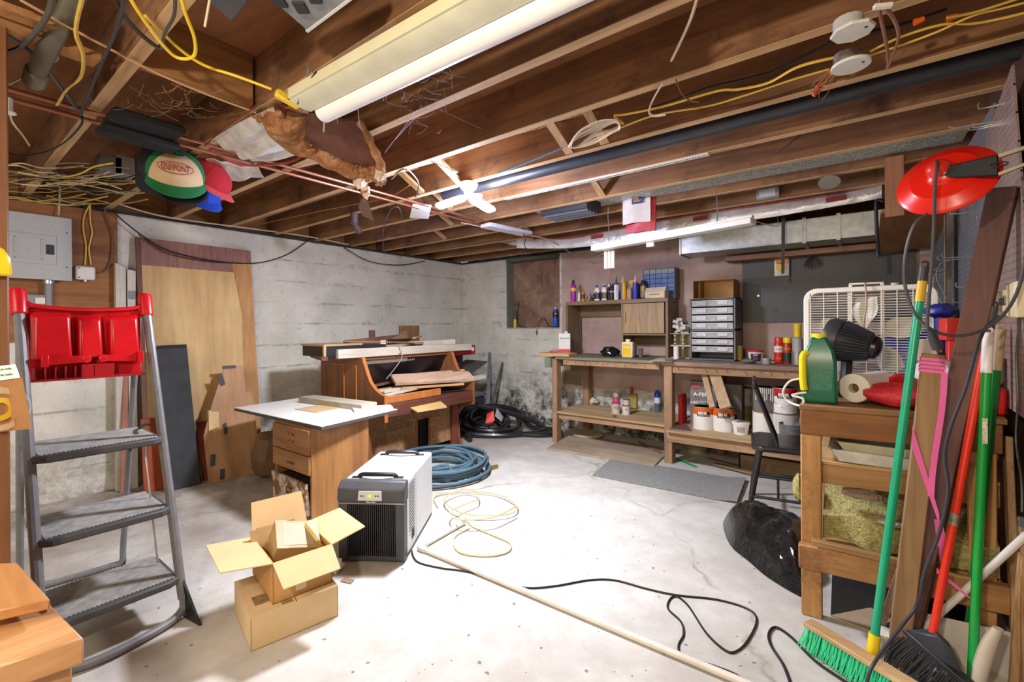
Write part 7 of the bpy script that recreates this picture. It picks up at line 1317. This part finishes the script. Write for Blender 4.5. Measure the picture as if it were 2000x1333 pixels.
wcable([(175, 400, -4.3), (164, 425, None), (163, 450, None), (168, 480, None), (166, 518, None)], M_YCAB, 'left of two yellow cables entering the white junction box')
wcable([(176, 400, -4.3), (176, 430, None), (180, 455, None), (174, 485, None), (178, 518, None)], M_YCAB, 'right of two yellow cables entering the white junction box')
wcable([(204, 405, -4.3), (208, 430, None), (218, 460, None), (217, 505, None), (206, 528, None), (190, 534, None)], plain('6A4A34', .5), 'brown cable curving into the right side of the white junction box')
wcable([(117, 365, -4.2), (116, 395, -4.3), (115, 421, -4.3)], M_WCAB, 'tan cable dropping into the top of the electrical panel')
solo('swag_cable', MB().tube([onx(216, 410, -4.3), onx(270, 455, -4.3), onx(330, 490, -4.28), onx(420, 510, -4.28), onx(500, 514, -4.3), onx(560, 498, -4.3), onx(604, 468, -4.33)], .005, 6), M_RUBBER, 'black cable swagged along the left wall over the plywood sheet', 'cable')
solo('swag_cable', MB().tube([onx(270, 458, -4.3), onx(320, 492, -4.28), onx(400, 510, -4.27), onx(470, 515, -4.3)], .004, 6), plain('3C2E24', .5), 'thinner brown cable below the swagged black cable', 'cable')
solo('swag_cable', MB().tube([onx(672, 484, -4.33), onx(720, 510, -4.3), onx(780, 518, -4.3), onx(830, 510, -4.33)], .005, 6), M_RUBBER, 'black cable drooping at the top of the left wall near the corner', 'cable')
solo('white_wall_wire', MB().tube([onx(230, 398, -4.25), onx(330, 425, -4.25), onx(500, 448, -4.26), onx(600, 462, -4.3), onx(680, 478, -4.33)], .006, 6), M_WCAB, 'cream cable along the top of the left wall', 'cable')
# black foam blocks and old grey boxes behind the caps
solo('black_foam_block', MB().beam(zc(210, 225, 2.03), zc(350, 265, 2.03), .16, .04), plain('1A1A1C', .9), 'black foam block tucked under the joists, upper one', 'foam block', b=.01); solo('black_foam_block', MB().beam(zc(192, 250, 1.99), zc(345, 292, 1.99), .10, .035), plain('161618', .9), 'black foam block tucked under the joists, lower one', 'foam block', b=.01)
solo('grey_square_box', MB().ob(onx(212, 325, -3.4), (.10, .10, .10)), plain('77726C', .7), 'dusty grey square box under the joists left of the caps, left one', 'box', b=.003); solo('grey_square_box', MB().ob(onx(240, 327, -3.4), (.10, .09, .11)), plain('8C8880', .7), 'dusty grey square box nearest the caps', 'box', b=.003)
# ---- baseball caps hanging
def capx(c, r, up, fwd, mcrown, mbrim, lb, front=None, brimdown=True, hh=.8, bl=.6):
    up = Vector(up).normalized(); fwd = Vector(fwd); fwd = (fwd-up*fwd.dot(up)).normalized(); sd = fwd.cross(up); tk = thing('baseball_cap', lb, 'cap', c)
    def cr(a0, a1, m0, m1, k=1.0):
        mb = MB(); g_ = []
        for i in range(m0, m1+1):
            th = math.pi/2*i/8; g_.append([c+(fwd*math.cos(a)*1.08+sd*math.sin(a))*(r*k*math.cos(th)**.75)+up*(r*hh*k*math.sin(th)) for a in [a0+(a1-a0)*j/18 for j in range(19)]])
        return mb.sheet(g_)
    part('crown', cr(0, 2*math.pi, 0, 8), mcrown, tk)
    if front: part('front_panel', cr(-1.05, 1.05, 0, 7, 1.012), front, tk)
    part('crown_button', MB().lathe([(.008, 0), (0, .005)], c+up*r*hh, up, 8, cap=False), mbrim, tk)
    g_ = []
    for i in range(6):
        q_ = i/5; g_.append([c+(fwd*math.cos(a)*(1.06+bl*q_*math.cos(a*.9)**.5 if abs(a) < 1.5 else 1.06)+sd*math.sin(a)*(1.0+.06*q_))*r-up*(.10*q_*r+(.10*r*(1-math.cos(a*1.4)))*q_)+up*.01*r for a in [-1.2+2.4*j/12 for j in range(13)]])
    part('brim', MB().sheet(g_, .003, up), mbrim, tk)
    part('sweatband', MB().tube([c+(fwd*math.cos(a)*1.08+sd*math.sin(a))*r*.99 for a in [2*math.pi*j/20 for j in range(20)]], .004, 5, 1, True), plain('2A2A2C', .8), tk)
    return tk, fwd, sd, up
M_GCAP = plain('1B7F48', .85, var=.1, scale=60); M_TAN = plain('D9BC94', .85, var=.06, scale=60); M_RCAP = plain('B8202C', .85, var=.12, scale=60); M_NCAP = plain('22242E', .85, var=.2, scale=60); M_BCAP = plain('1E4CC0', .85, var=.1, scale=60); M_CRM = plain('E0D4BC', .85)
dcam = V(.83, -.24, -.30)
k1, fw, sd, up = capx(att(344, 343, 2.24), .122, (.60, -.15, .78), (.74, -.19, -.64), M_GCAP, M_GCAP, 'green trucker cap with a tan front and red oval lettering', M_TAN, hh=.95, bl=.80)
M_RLET = plain('9E3428', .6); q_ = att(343, 328, 2.118); rt_ = V(.24, .96, -.02).normalized(); nn_ = (V(0, 0, EYE)-q_).normalized(); rt_ = (rt_-nn_*rt_.dot(nn_)).normalized(); up_ = nn_.cross(rt_)
text('DU PONT', .040, q_, rt_, up_, M_RLET, k1, fit=.108, bold=.0012)
ov = MB().tube([q_+rt_*math.cos(a)*.068+up_*math.sin(a)*.026 for a in [2*math.pi*i/24 for i in range(24)]], .0018, 5, 1, True); part('emblem_ring', ov, M_RLET, k1)
capx(att(352, 362, 2.42), .122, (.60, -.15, .78), (.74, -.19, -.64), M_NCAP, M_NCAP, 'black cap directly behind the green trucker cap, its brim showing below', hh=.85, bl=.6)
capx(att(322, 322, 2.44), .115, (.7, -.5, .3), (.1, -.5, -.8), M_NCAP, M_NCAP, 'dark navy cap at the back left of the hanging caps', hh=.9)
kr, f2, s2, u2 = capx(att(404, 352, 2.38), .108, (.55, .30, .75), (.6, .40, -.70), M_RCAP, plain('D8505A', .85), 'red cap with a cream back panel, hanging right of the green trucker cap', M_RCAP, hh=.9, bl=.55)
cc_ = att(404, 352, 2.38); part('cream_panel', MB().sheet([[cc_+(f2*math.cos(a)*1.08+s2*math.sin(a))*(.108*1.02*math.cos(th)**.75)+u2*(.108*.9*1.02*math.sin(th)) for a in [-2.0+1.3*j/8 for j in range(9)]] for th in [math.pi/2*i/8 for i in range(1, 7)]]), M_CRM, kr, 'cream coloured panel')
capx(att(388, 378, 2.52), .105, (.6, .1, .75), (.70, .1, -.70), M_BCAP, M_BCAP, 'bright blue cap hanging lowest, under the red cap', hh=.85)
# ---- foil-faced insulation and hanging fluff
t = NT('foil_facing'); v = t.coord('Object', (1, 1, 1)); f = t.noise(v, 10, 6, .6, 1.2); t.col(t.ramp(f, ((.3, lin('C4C2BC')), (.7, lin('F0EFEC'))))); t.b.inputs['Metallic'].default_value = .35; t.b.inputs['Roughness'].default_value = .32; t.bump(f, .6, .015); M_FOIL = t.m
M_KRAFT = plain('8A3A2A', .7, var=.2)
P_ = [(430, 262), (505, 208), (540, 210), (596, 300), (565, 318), (495, 320), (440, 300), (408, 282)]
fg = []; rq = random.Random(3); rid = [rq.uniform(-.006, .006) for _ in range(40)]
for i in range(13):
    u = i/12; a = zc(412, 274, 2.01).lerp(zc(492, 318, 1.99), u); b_ = zc(534, 206, 2.05).lerp(zc(602, 300, 2.03), u)
    fg.append([a.lerp(b_, j/11)+V(0, 0, rid[i]*(1+.3*math.sin(j))+.012*math.sin(i*1.3+j*.35)-.025*math.sin(math.pi*u)*math.sin(math.pi*j/11)) for j in range(12)])
il = thing('foil_insulation', 'crinkled silver foil-faced insulation batt sagging between the near joists', 'insulation', zc(510, 265, 2.0)); part('foil_face', MB().sheet(fg, .004, (0, 0, 1)), M_FOIL, il); part('kraft_flange', MB().tube([zc(402, 283, 2.02), zc(440, 250, 2.03), zc(500, 208, 2.05)], .009, 6, 3, flat=.4).tube([zc(412, 292, 1.99), zc(470, 322, 1.98), zc(560, 318, 2.01), zc(596, 300, 2.02)], .008, 6, 3, flat=.4), M_KRAFT, il, 'red-brown paper flange')
fg = []
for i in range(5):
    u = i/4; a = zc(402, 312, 2.03).lerp(zc(432, 360, 2.03), u); b_ = zc(500, 322, 2.03).lerp(zc(515, 345, 2.03), u); fg.append([a.lerp(b_, j/7)+V(0, 0, .008*math.sin(j*2+i)) for j in range(8)])
solo('foil_insulation', MB().sheet(fg, .004, (0, 0, 1)), M_FOIL, 'smaller crinkled foil insulation piece behind the red cap', 'insulation')
t = NT('fibre_fluff'); v = t.coord('Object'); f = t.noise(v, 14, 8, .75, .8); t.col(t.ramp(f, ((.3, lin('8A5530')), (.48, lin('CC8A52')), (.66, lin('EBC4A4'))))); t.b.inputs['Roughness'].default_value = 1; t.bump(f, 1., .04); M_FLUFF = t.m
fi = thing('hanging_insulation', 'torn brown fluffy insulation batt drooping from the joists in the middle', 'insulation', zc(650, 290, 1.95))
fm_ = MB(); path = [(556, 225, 2.03), (575, 262, 2.02), (615, 288, 1.99), (655, 308, 1.97), (695, 330, 1.94), (728, 335, 1.91), (742, 345, 1.885)]
pp3 = [zc(*p) for p in path]
fm_.tube(pp3, lambda t: .088-.060*t+.008*math.sin(t*14)+.005*math.sin(t*31), 16, 8, flat=.7)
fm_.tube([zc(700, 325, 1.94), zc(706, 350, 1.90), zc(711, 372, 1.865), zc(713, 390, 1.845)], lambda t: .034-.024*t+.005*math.sin(t*20), 12, 6, flat=.6)
fm_.tube([zc(700, 236, 2.045), zc(716, 262, 2.01), zc(730, 292, 1.96), zc(742, 318, 1.92), zc(745, 335, 1.90)], lambda t: .012+.010*t+.003*math.sin(t*25), 10, 5, flat=.7)
mem = []
for i in range(9):
    u = i/8; a_ = zc(560, 222, 2.03).lerp(zc(706, 240, 2.045), u); b_ = zc(590, 285, 2.0).lerp(zc(742, 335, 1.91), u); mem.append([a_.lerp(b_, j/7)+V(0, 0, -.03*math.sin(math.pi*u)*math.sin(math.pi*j/7)+.006*math.sin(3*i+2*j)) for j in range(8)])
part('backing_sheet', MB().sheet(mem, .012, (0, 0, 1)), plain('6A4436', .9, var=.25, scale=12, bump=.4), fi, 'dark brown matted backing')
for i in range(120):
    k_ = rnd.random()*6; j_ = min(5, int(k_)); p = pp3[j_].lerp(pp3[j_+1], k_-j_); rr_ = .075*(1-k_/8); fm_.blob(p+V(rnd.uniform(-rr_, rr_), rnd.uniform(-rr_, rr_), rnd.uniform(-.03, .012)), (rnd.uniform(.010, .022),)*2+(.013,), 7, 5, .3, i)
part('fluff', fm_, M_FLUFF, fi); part('pale_tuft', MB().blob(zc(704, 350, 1.90), (.035, .03, .045), 12, 9, .2, 4).blob(zc(714, 372, 1.87), (.022, .02, .035), 10, 8, .2, 5), plain('E6D2BC', 1., bump=.6), fi, 'pale cream tuft', merge=True); part('pale_tuft', MB().blob(zc(742, 342, 1.88), (.022, .025, .03), 10, 8, .2, 8), plain('E6D2BC', 1., bump=.6), fi, 'small pale tuft at the right corner', merge=True)
part('paper_tail', MB().sheet([[zc(706, 388, 1.84), zc(714, 388, 1.84)], [zc(700, 405, 1.835), zc(722, 405, 1.83)], [zc(708, 422, 1.825), zc(727, 425, 1.82)], [zc(722, 428, 1.82), zc(729, 432, 1.815)]], .004, (0, 1, 0)), plain('7A5C4C', .8), fi, 'grey-brown torn paper tail'); part('kraft_edge', MB().sheet([[zc(535, 205, 2.04), zc(556, 207, 2.04)], [zc(542, 240, 2.02), zc(560, 240, 2.02)], [zc(550, 276, 2.0), zc(568, 278, 2.0)]], .006, (0, 0, 1)), plain('6A2C1E', .7), fi, 'dark red paper edge')
# cobwebs: thin strands
cb = MB()
for i in range(70):
    cx_, cy_ = rnd.choice(((850, 165), (820, 215), (840, 150), (770, 190))); a = zc(cx_+rnd.gauss(0, 32), cy_+rnd.gauss(0, 26), 2.03+rnd.uniform(-.02, .03)); b_ = a+V(rnd.gauss(0, .045), rnd.gauss(0, .045), rnd.gauss(0, .02)); cb.tube([a, (a+b_)/2+V(0, 0, -.008), b_], .0006, 3, 2)
for a, b_ in (((815, 215), (752, 298)), ((822, 218), (765, 280)), ((860, 215), (940, 252)), ((660, 180), (658, 270)), ((695, 180), (705, 265))): cb.tube([zc(*a, 2.03), zc(*b_, 2.03)], .0008, 3, 1)
solo('cobweb', cb, plain('C9C6D8', .7), 'dusty cobweb strands under the joists beside the big shop light', 'cobweb', kind='stuff')
cb = MB()
for i in range(45):
    a = zc(330+rnd.gauss(0, 40), 205+rnd.gauss(0, 22), 2.03); b_ = a+V(rnd.gauss(0, .05), rnd.gauss(0, .06), rnd.gauss(0, .02)); cb.tube([a, (a+b_)/2+V(0, 0, -.008), b_], .0006, 3, 2)
solo('cobweb', cb, plain('A08468', .8), 'brown cobweb tangle in the bay above the caps', 'cobweb', kind='stuff')
# ---- dark drain pipe along the joists, yardstick, misc
def alongx(y, z, pxa, pya, pxb, pyb): a, b_ = ony(pxa, pya, y), ony(pxb, pyb, y); return V(a.x, y, z), V(b_.x, y, z)
solo('black_drain_pipe', MB().cyl(V(-2.3, 2.24, 2.10), V(.43, 2.24, 2.10), .038, 18), plain('2C2E34', .4, var=.3, scale=8), 'dark plastic drain pipe running the length of a joist bay', 'pipe')
ys = thing('yardstick', 'long white measuring stick with black graduations under a joist', 'measuring stick', (-1.2, 2.46, 2.05)); ya, yb_ = onz(962, 381, 2.052), onz(1376, 292, 2.052)
ya = V(ya.x, 2.455, 2.052); yb_ = V(yb_.x, 2.455, 2.052); part('stick', MB().box((ya.x, 2.443, 2.049), (yb_.x, 2.472, 2.0585)), plain('E4E2DC', .5, var=.04), ys); tm_ = MB(); n_ = 92
for i in range(n_):
    x = ya.x+(yb_.x-ya.x)*(i+.5)/n_; L_ = .016 if i % 4 == 0 else .010; tm_.box((x-.0022, 2.4445, 2.0480), (x+.0022, 2.4445+L_, 2.0492))
part('graduations', tm_, plain('26262A', .6), ys, kind='stuff')
# round covers
for k, (px, py, lb) in enumerate(((1665, 62, 'white octagonal cover plate on a ceiling box, upper of the two'), (1662, 128, 'white round cover plate on a ceiling box, lower of the two'))):
    p = onz(px, py, 2.0 if k == 0 else 1.985); tk = thing('ceiling_box', lb, 'electrical box', p); part('cover', MB().lathe([(.0, -.004), (.05, -.004), (.052, 0), (.052, .004), (0, .004)], p, (0, 0, 1), 8 if k == 0 else 28, cap=False), plain('D6DAD2', .45), tk); part('box', MB().lathe([(.036, .004), (.036, .045)], p+V(-.01, .012, 0), (0, 0, 1), 12), plain('C9CCC8', .4) if k == 0 else M_CHROME, tk); part('screw', MB().lathe([(.005, 0), (0, -.003)], p+V(.03, -.01, -.004), (0, 0, 1), 8, cap=False), M_DARKM, tk)
for (px, py, wh) in ((1596, 172, 'middle of the three'), (1588, 185, 'lowest of the three'), (1622, 142, 'touching the cover')):
    p = onz(px, py, 2.0); solo('wire_nut', MB().cyl(p, p+V(.018, .008, .012), .009, 8, .006), plain('E8641E', .4), 'orange wire nut in the loose wires beside the round cover, '+wh, 'wire nut', 'wire nuts by the round covers')
for (px, py, lb) in ((1785, 44, 'orange wire nut in the bay right of the covers, left one'), (1850, 38, 'orange wire nut in the bay right of the covers, right one')):
    p = onz(px, py, 2.06); solo('wire_nut', MB().cyl(p, p+V(.022, .004, .004), .010, 8, .007), plain('E8641E', .4), lb, 'wire nut')
wm = MB()
for i in range(12):
    a = onz(1625+rnd.uniform(-8, 8), 142+rnd.uniform(-8, 6), 2.0); b_ = onz(1595+rnd.uniform(-14, 14), 180+rnd.uniform(-20, 20), 2.0); wm.tube([a, a.lerp(b_, .5)+V(rnd.uniform(-.03, .03), rnd.uniform(-.03, .03), -.01), b_], .0012, 4, 5)
solo('loose_wires', wm, plain('A8704C', .5), 'frayed copper wires hanging beside the round ceiling cover', 'wires', kind='stuff')
# long yellow/white cables along the joist bays (right side)
cable([(1218, 242), (1200, 226), (1218, 224), (1295, 208), (1400, 178), (1440, 175), (1500, 162), (1560, 130), (1640, 110)], .0055, M_YCAB, 'cream cable stapled along the joist, from the coil to the round cover', z=2.045)
cable([(1140, 285), (1200, 255), (1280, 225), (1380, 208), (1450, 188), (1540, 158), (1620, 135)], .0055, M_YCAB, 'second cream cable running below the first to the round cover', z=2.045)
cable([(1700, 100), (1760, 72), (1840, 48), (1900, 46), (1960, 35), (2020, 20)], .006, M_YCAB, 'yellow cable from the covers to the right edge, upper one', z=2.05)
cable([(1690, 110), (1760, 88), (1830, 62), (1900, 30), (1960, 15), (2020, 0)], .006, M_YCAB, 'yellow cable from the covers to the right edge, lower one', z=2.05)
cable([(1850, 35), (1900, 25), (1950, 10), (2010, -10)], .006, plain('C8A24C', .5), 'ochre cable in the last bay at the upper right', z=2.05)
cable([(1365, -15), (1350, 35), (1328, 85), (1312, 118)], .0065, M_WCAB, 'stout cream cable poking down through the joist hole')
cable([(1295, 162), (1278, 190), (1268, 215), (1275, 226), (1300, 224)], .005, plain('E6DCC8', .5), 'cream cable bending under the joist'); cable([(1320, 155), (1330, 180), (1345, 195), (1365, 200)], .003, plain('8A5A44', .5), 'thin brown wire curving between two joists')
cable([(1500, 145), (1600, 95), (1640, 75), (1700, 62), (1760, 48), (1850, 18)], .008, plain('2E2A28', .5), 'black flat cable behind the ceiling covers', z=2.10); cable([(1200, 228), (1290, 205), (1380, 172), (1450, 155), (1500, 142)], .006, plain('2E2A28', .5), 'dark cable in the bay left of the ceiling covers', z=2.10)
cable([(1722, -15), (1718, 20), (1730, 80), (1735, 120), (1732, 135)], .0055, plain('A4806C', .5), 'mauve-brown cable loop by the round covers, left strand', z=2.0); cable([(1722, 10), (1745, 35), (1755, 70), (1745, 105), (1735, 130)], .0055, plain('A4806C', .5), 'mauve-brown cable loop by the round covers, right strand', z=2.0)
solo('staple_clip', MB().ob(onz(1724, 12, 1.99), (.04, .012, .01), (0, 0, .5)), M_WHITEP, 'small white cable clip at the top of the mauve cable loop', 'clip')
# coiled white cable bundle on the bridging
wcb = MB()
for i in range(8):
    j_ = rnd.uniform(-3, 3); cc_ = [(1113+j_, 287), (1128, 272-2.2*i+j_), (1165, 256-2.6*i), (1200+j_, 240-.8*i), (1209+.3*i, 244+i), (1195, 252+1.2*i), (1160, 262+2.2*i+j_), (1130, 284+.6*i)]; wcb.tube([zc(x, y, 2.035-.004*i) for x, y in cc_], .0026, 5, 4, True)
solo('cable_coil', wcb, plain('DECFBE', .5), 'coiled bundle of white cable tied under the crossed bridging', 'cable coil')
cable([(975, 338), (1010, 325), (1060, 305), (1098, 289)], .006, plain('4A90D0', .4), 'pale blue cable running from the LED lamp to the white coil', z=2.045)
# small bits by the LED: paper, bulb socket, cable loops
pp_ = ony(823, 413, 2.55); solo('paper_tag', MB().sheet([[onz(806+37*j/3-2*i, 399+27*i/3+2*j/3, 2.035-.004*i*j) for j in range(4)] for i in range(4)], .0015, (0, 0, 1)), plain('E2E0DC', .7), 'crumpled white paper hanging by the copper pipes left of the LED lamp', 'paper')
solo('pull_string', MB().tube([zc(842, 315, 2.045), zc(885, 333, 2.0)], .003, 5, 1).ob(zc(888, 334, 1.995), (.02, .03, .012)), plain('E6E2EC', .5), 'white string with a toggle beside the LED lamp', 'pull cord')
cable([(765, 350), (790, 330), (810, 345), (818, 362), (812, 385)], .006, plain('6A6E7C', .5), 'grey cable loop in the bay below the hanging fluff', z=2.06); cable([(752, 510), (748, 460), (760, 415), (778, 405), (785, 425)], .006, plain('5C545C', .5), 'grey cable hanging like a hook near the left wall', z=2.03)
cable([(500, 440), (600, 418), (690, 400), (760, 385), (800, 362)], .004, plain('B08C64', .5), 'tan wire running along the third joist bay', z=2.05)
tl = onz(692, 432, 2.0); solo('pipe_stub', MB().cyl(tl+V(0, 0, .06), tl+V(0, 0, -.02), .03, 14).cyl(tl+V(0, 0, -.02), tl+V(.03, .03, -.09), .022, 12), plain('5A4A4A', .5), 'brown pipe stub hanging below the joists near the left wall', 'pipe')
# dark vent
dv = thing('ceiling_vent', 'dark louvred vent box recessed between far joists', 'vent', onz(1120, 415, 2.05)); a = onz(1078, 408, 2.05); part('box', MB().box((-1.95, 2.92, 2.03), (-1.55, 3.14, 2.16)), plain('2E3036', .6), dv)
for i in range(4): part('slat', MB().ob((-1.75, 2.95+.055*i, 2.026), (.38, .012, .02), (.5, 0, 0)), plain('55585E', .5), dv)
# galvanised pan in bay
gp_ = MB().box((-2.1, 2.895, 2.112), (XC-.01, 3.245, 2.120)); mg_ = steel('C6CCC4', .5, .5, 150, True); mg_.node_tree.nodes['Principled BSDF'].inputs['Metallic'].default_value = .25; solo('duct_pan', gp_, mg_, 'galvanised duct pan closing a joist bay', 'duct')
# foil insulation strip
fs_ = []
pa = [(1010, 462, 3.75), (1100, 470, 3.75), (1200, 452, 3.75), (1350, 424, 3.75), (1500, 402, 3.75), (1620, 384, 3.75), (1722, 362, 3.75)]; lo_ = [(1010, 484), (1100, 484), (1200, 474), (1350, 446), (1500, 424), (1620, 404), (1722, 386)]
gA = [ony(p[0], p[1]-2, 3.72) for p in pa]; gB = [ony(p[0], p[1]+1, 3.70) for p in lo_]
for k in range(5): fs_.append([a.lerp(b_, k/4)+V(0, -.02*math.sin(math.pi*k/4)+.006*math.sin(i*2+k), 0) for i, (a, b_) in enumerate(zip(smooth_path(gA, 5), smooth_path(gB, 5)))])
fo = thing('foil_batt', 'long strip of foil-faced insulation with dark red print bulging below the far joists', 'insulation', (-.9, 3.72, 1.96)); part('foil_face', MB().sheet(fs_, .01, (0, 1, 0)), M_FOIL, fo); part('red_edge', MB().tube([p+V(0, -.01, .004) for p in gA], .006, 6, 5), M_KRAFT, fo)
for (px, py) in ((1165, 462), (1368, 426), (1633, 388)): p = ony(px, py, 3.672); part('printed_patch', MB().ob(p, (.11, .003, .032), (0, R_(-1.5), 0)), plain('8A2A22', .7, var=.3, scale=80), fo, 'dark red printed patch')
fs2 = []
solo('foil_batt_far', MB().sheet([[ony(905+110*j/8, 462+4*math.sin(j)+5*i, 3.9) for j in range(9)] for i in range(4)], .01, (0, 1, 0)), M_FOIL, 'short dim foil strip in the far corner under the joists', 'insulation')
# thin fluorescent strip light, unlit
ta, tb2 = onz(1160, 487, 1.765), onz(1472, 432, 1.765); sl = thing('strip_light', 'slim white unlit strip light hanging over the long workbench', 'light fixture', (ta+tb2)/2); part('housing', MB().beam(ta, tb2, .075, .035), plain('ECEAE4', .4, var=.06), sl, b=.003); part('channel_lip', MB().beam(ta+V(0, -.02, .022), tb2+V(0, -.02, .022), .03, .012), M_WHITEP, sl)
for k in (.12, .82):
    p = ta.lerp(tb2, k); part('chain', MB().tube([p+V(0, 0, .02), p+V(.004, 0, .12), p+V(-.003, 0, .22), p+V(0, 0, .29)], .003, 5, 3), M_CHROME, sl)
p = ta.lerp(tb2, .42); part('pull_switch', MB().ob(p+V(0, .02, -.03), (.05, .03, .035)), M_WHITEP, sl)
solo('light_cord', MB().tube([tb2+V(.0, 0, .0), onz(1488, 436, 1.78), onz(1508, 441, 1.80), onz(1520, 440, 1.84), onz(1518, 425, 2.03)], .003, 6), plain('C9C4B4', .5), 'thin grey cord at the right end of the slim strip light', 'cord')
wb_ = thing('bulb_sleeves', 'bundle of white tubes wrapped in clear plastic hanging under the strip light', 'bundle', onz(1192, 505, 1.62)); p = ta.lerp(tb2, .10)+V(0, .05, -.02)
for i in range(3): part('tube', MB().cyl(p+V(-.03+.03*i, .01, .0), p+V(-.026+.03*i, .0, -.135), .014, 10), plain('DAD4C8', .35), wb_)
solo('old_fixture', MB().beam(onz(948, 440, 2.0), onz(1030, 457, 2.0), .12, .03), plain('CFCBD4', .5), 'short white metal strip fixture near the far corner', 'light fixture', b=.003)
solo('hook_wire', MB().tube([onz(1022, 455, 1.99), onz(1026, 470, 1.95), onz(1024, 480, 1.92), onz(1031, 488, 1.90)], .004, 6), M_DARKM, 'short hanging hook wire near the far white fixture', 'hook'); solo('sag_cable', MB().tube([onz(900, 435, 2.03), onz(1000, 455, 2.0), onz(1060, 465, 1.98), onz(1100, 485, 1.93), onz(1130, 503, 1.89), onz(1155, 507, 1.88), onz(1178, 495, 1.9)], .005, 6), plain('B0A294', .5), 'sagging beige cable in front of the boarded window', 'cable')
# red bird-seed bag
p = ony(1250, 420, 3.25); rbg = thing('red_seed_bag', 'red plastic bag with a white panel hung from a joist over the bench', 'bag', p-V(0, 0, .12)); x0_, x1_ = ony(1222, 420, 3.25).x, ony(1280, 420, 3.25).x; zt_, zb_ = ony(1250, 388, 3.25).z, ony(1250, 453, 3.25).z
part('bag', MB().sheet([[V(x0_+(x1_-x0_)*j/6, 3.25-.03*math.sin(math.pi*j/6)*math.sin(math.pi*i/8*.9+.2), zt_+(zb_-zt_)*i/8+.004*math.sin(j*2)) for j in range(7)] for i in range(9)], .02, (0, 1, 0)), plain('C8343C', .4, var=.25, scale=60), rbg)
part('white_panel', MB().sheet([[V(x0_-.004+(x1_-x0_-.02)*j/5, 3.205-.012*math.sin(j), zt_-.01+(zb_-zt_)*.72*i/5+.003*math.sin(j+i)) for j in range(6)] for i in range(6)], .002, (0, 1, 0)), plain('E4DED8', .5), rbg); xm_ = (x0_+x1_)/2; part('blue_patch', MB().box((xm_-.04, 3.19, zt_-.05), (xm_+.04, 3.193, zt_-.008)), plain('2A3488', .5), rbg); text('SEED', .028, V(xm_, 3.188, zt_-.028), (1, 0, 0), (0, 0, 1), M_YLB, rbg)
# duct on back wall, soffit, plank, hanging straps
gd = thing('sheet_metal_duct', 'galvanised rectangular duct running along the top of the back wall', 'duct', (-.4, 4.2, 1.79)); a, b_ = ony(1333, 500, 4.05), ony(1333, 448, 4.05)
M_GD = steel('B4B7B2', .42, .3, 25)
part('duct', MB().box((-1.24, 4.05, 1.80), (-.12, 4.34, 1.975)), M_GD, gd, b=.003); part('duct', MB().box((-.118, 4.05, 1.80), (.42, 4.34, 1.975)), M_GD, gd, b=.003); part('end_cap', MB().box((-1.25, 4.04, 1.79), (-1.235, 4.35, 1.985)), M_GD, gd, b=.002)
for x in (-.33, -.12): part('drive_cleat', MB().box((x-.012, 4.04, 1.79), (x+.012, 4.35, 1.985)), M_GD, gd)
solo('soffit_board', MB().box((-.95, 4.36, 1.745), (.43, 4.53, 1.79)), wood('7E5438', 'A07250', 'X', .7), 'brown board under the duct along the back wall', 'board', b=.002)
solo('plywood_soffit', MB().prism([V(.10, 3.45, 1.83), V(.42, 3.45, 1.86), V(.42, 4.35, 1.73), V(.10, 4.35, 1.70)], (0, 0, .015)), wood('8A5C34', 'AE7C4C', 'Y', .5), 'slanting brown plywood panel in the upper right corner above the black pegboard', 'board')
a, b_ = ony(1727, 300, 3.27), ony(1765, 424, 3.27); solo('hanging_board', MB().box((a.x, 3.215, b_.z), (b_.x, 3.237, 2.09)), wood('9A6444', 'BC8460', 'Z', 1, .6), 'short reddish board nailed upright to a joist, left of the red lamp', 'board', b=.002)
st_ = ony(1530, 418, 3.9); sb2 = ony(1529, 535, 3.9); solo('hanging_strap', MB().beam(V(st_.x, 3.9, 2.0), V(sb2.x, 3.9, sb2.z), .022, .004, (0, 1, 0)), M_BLACKM, 'black strap hanging over the yellow bag on the pegboard', 'strap')
c0_ = ony(1713, 392, 3.55); c1_ = ony(1715, 500, 3.55); solo('black_hanger', MB().tube([V(c0_.x+.03, 3.55, c0_.z-.01), V(c0_.x, 3.55, c0_.z), V(c0_.x-.005, 3.55, c0_.z-.06), V(c1_.x, 3.55, c1_.z)], .010, 8), M_BLACKM, 'black metal hanger rod left of the brown soffit', 'rod')
oc = ony(1500, 378, 3.62); oc2 = thing('surface_outlet', 'grey metal box with a clear cover under the joists over the strip light', 'electrical box', oc); part('box', MB().ob(oc, (.14, .06, .07)), plain('A4A8A4', .35, var=.2), oc2, b=.004); part('cover', MB().ob(oc+V(.0, -.032, 0), (.10, .006, .05)), plain('D2D6D4', .3), oc2)
p = ony(1620, 345, 3.3); solo('round_tin_plate', MB().lathe([(0, 0), (.055, 0), (.055, .006), (0, .006)], V(p.x, 3.28, 2.02), (0, .5, .86), 24, cap=False), plain('8E8E7C', .5), 'round dull metal plate under the joists above the foil strip', 'plate')
solo('bare_nail', MB().cyl(onz(1522, 297, 2.06), onz(1522, 297, 2.06)+V(.10, -.02, .06), .003, 6), M_DARKM, 'long nail poking down from a joist', 'nail')
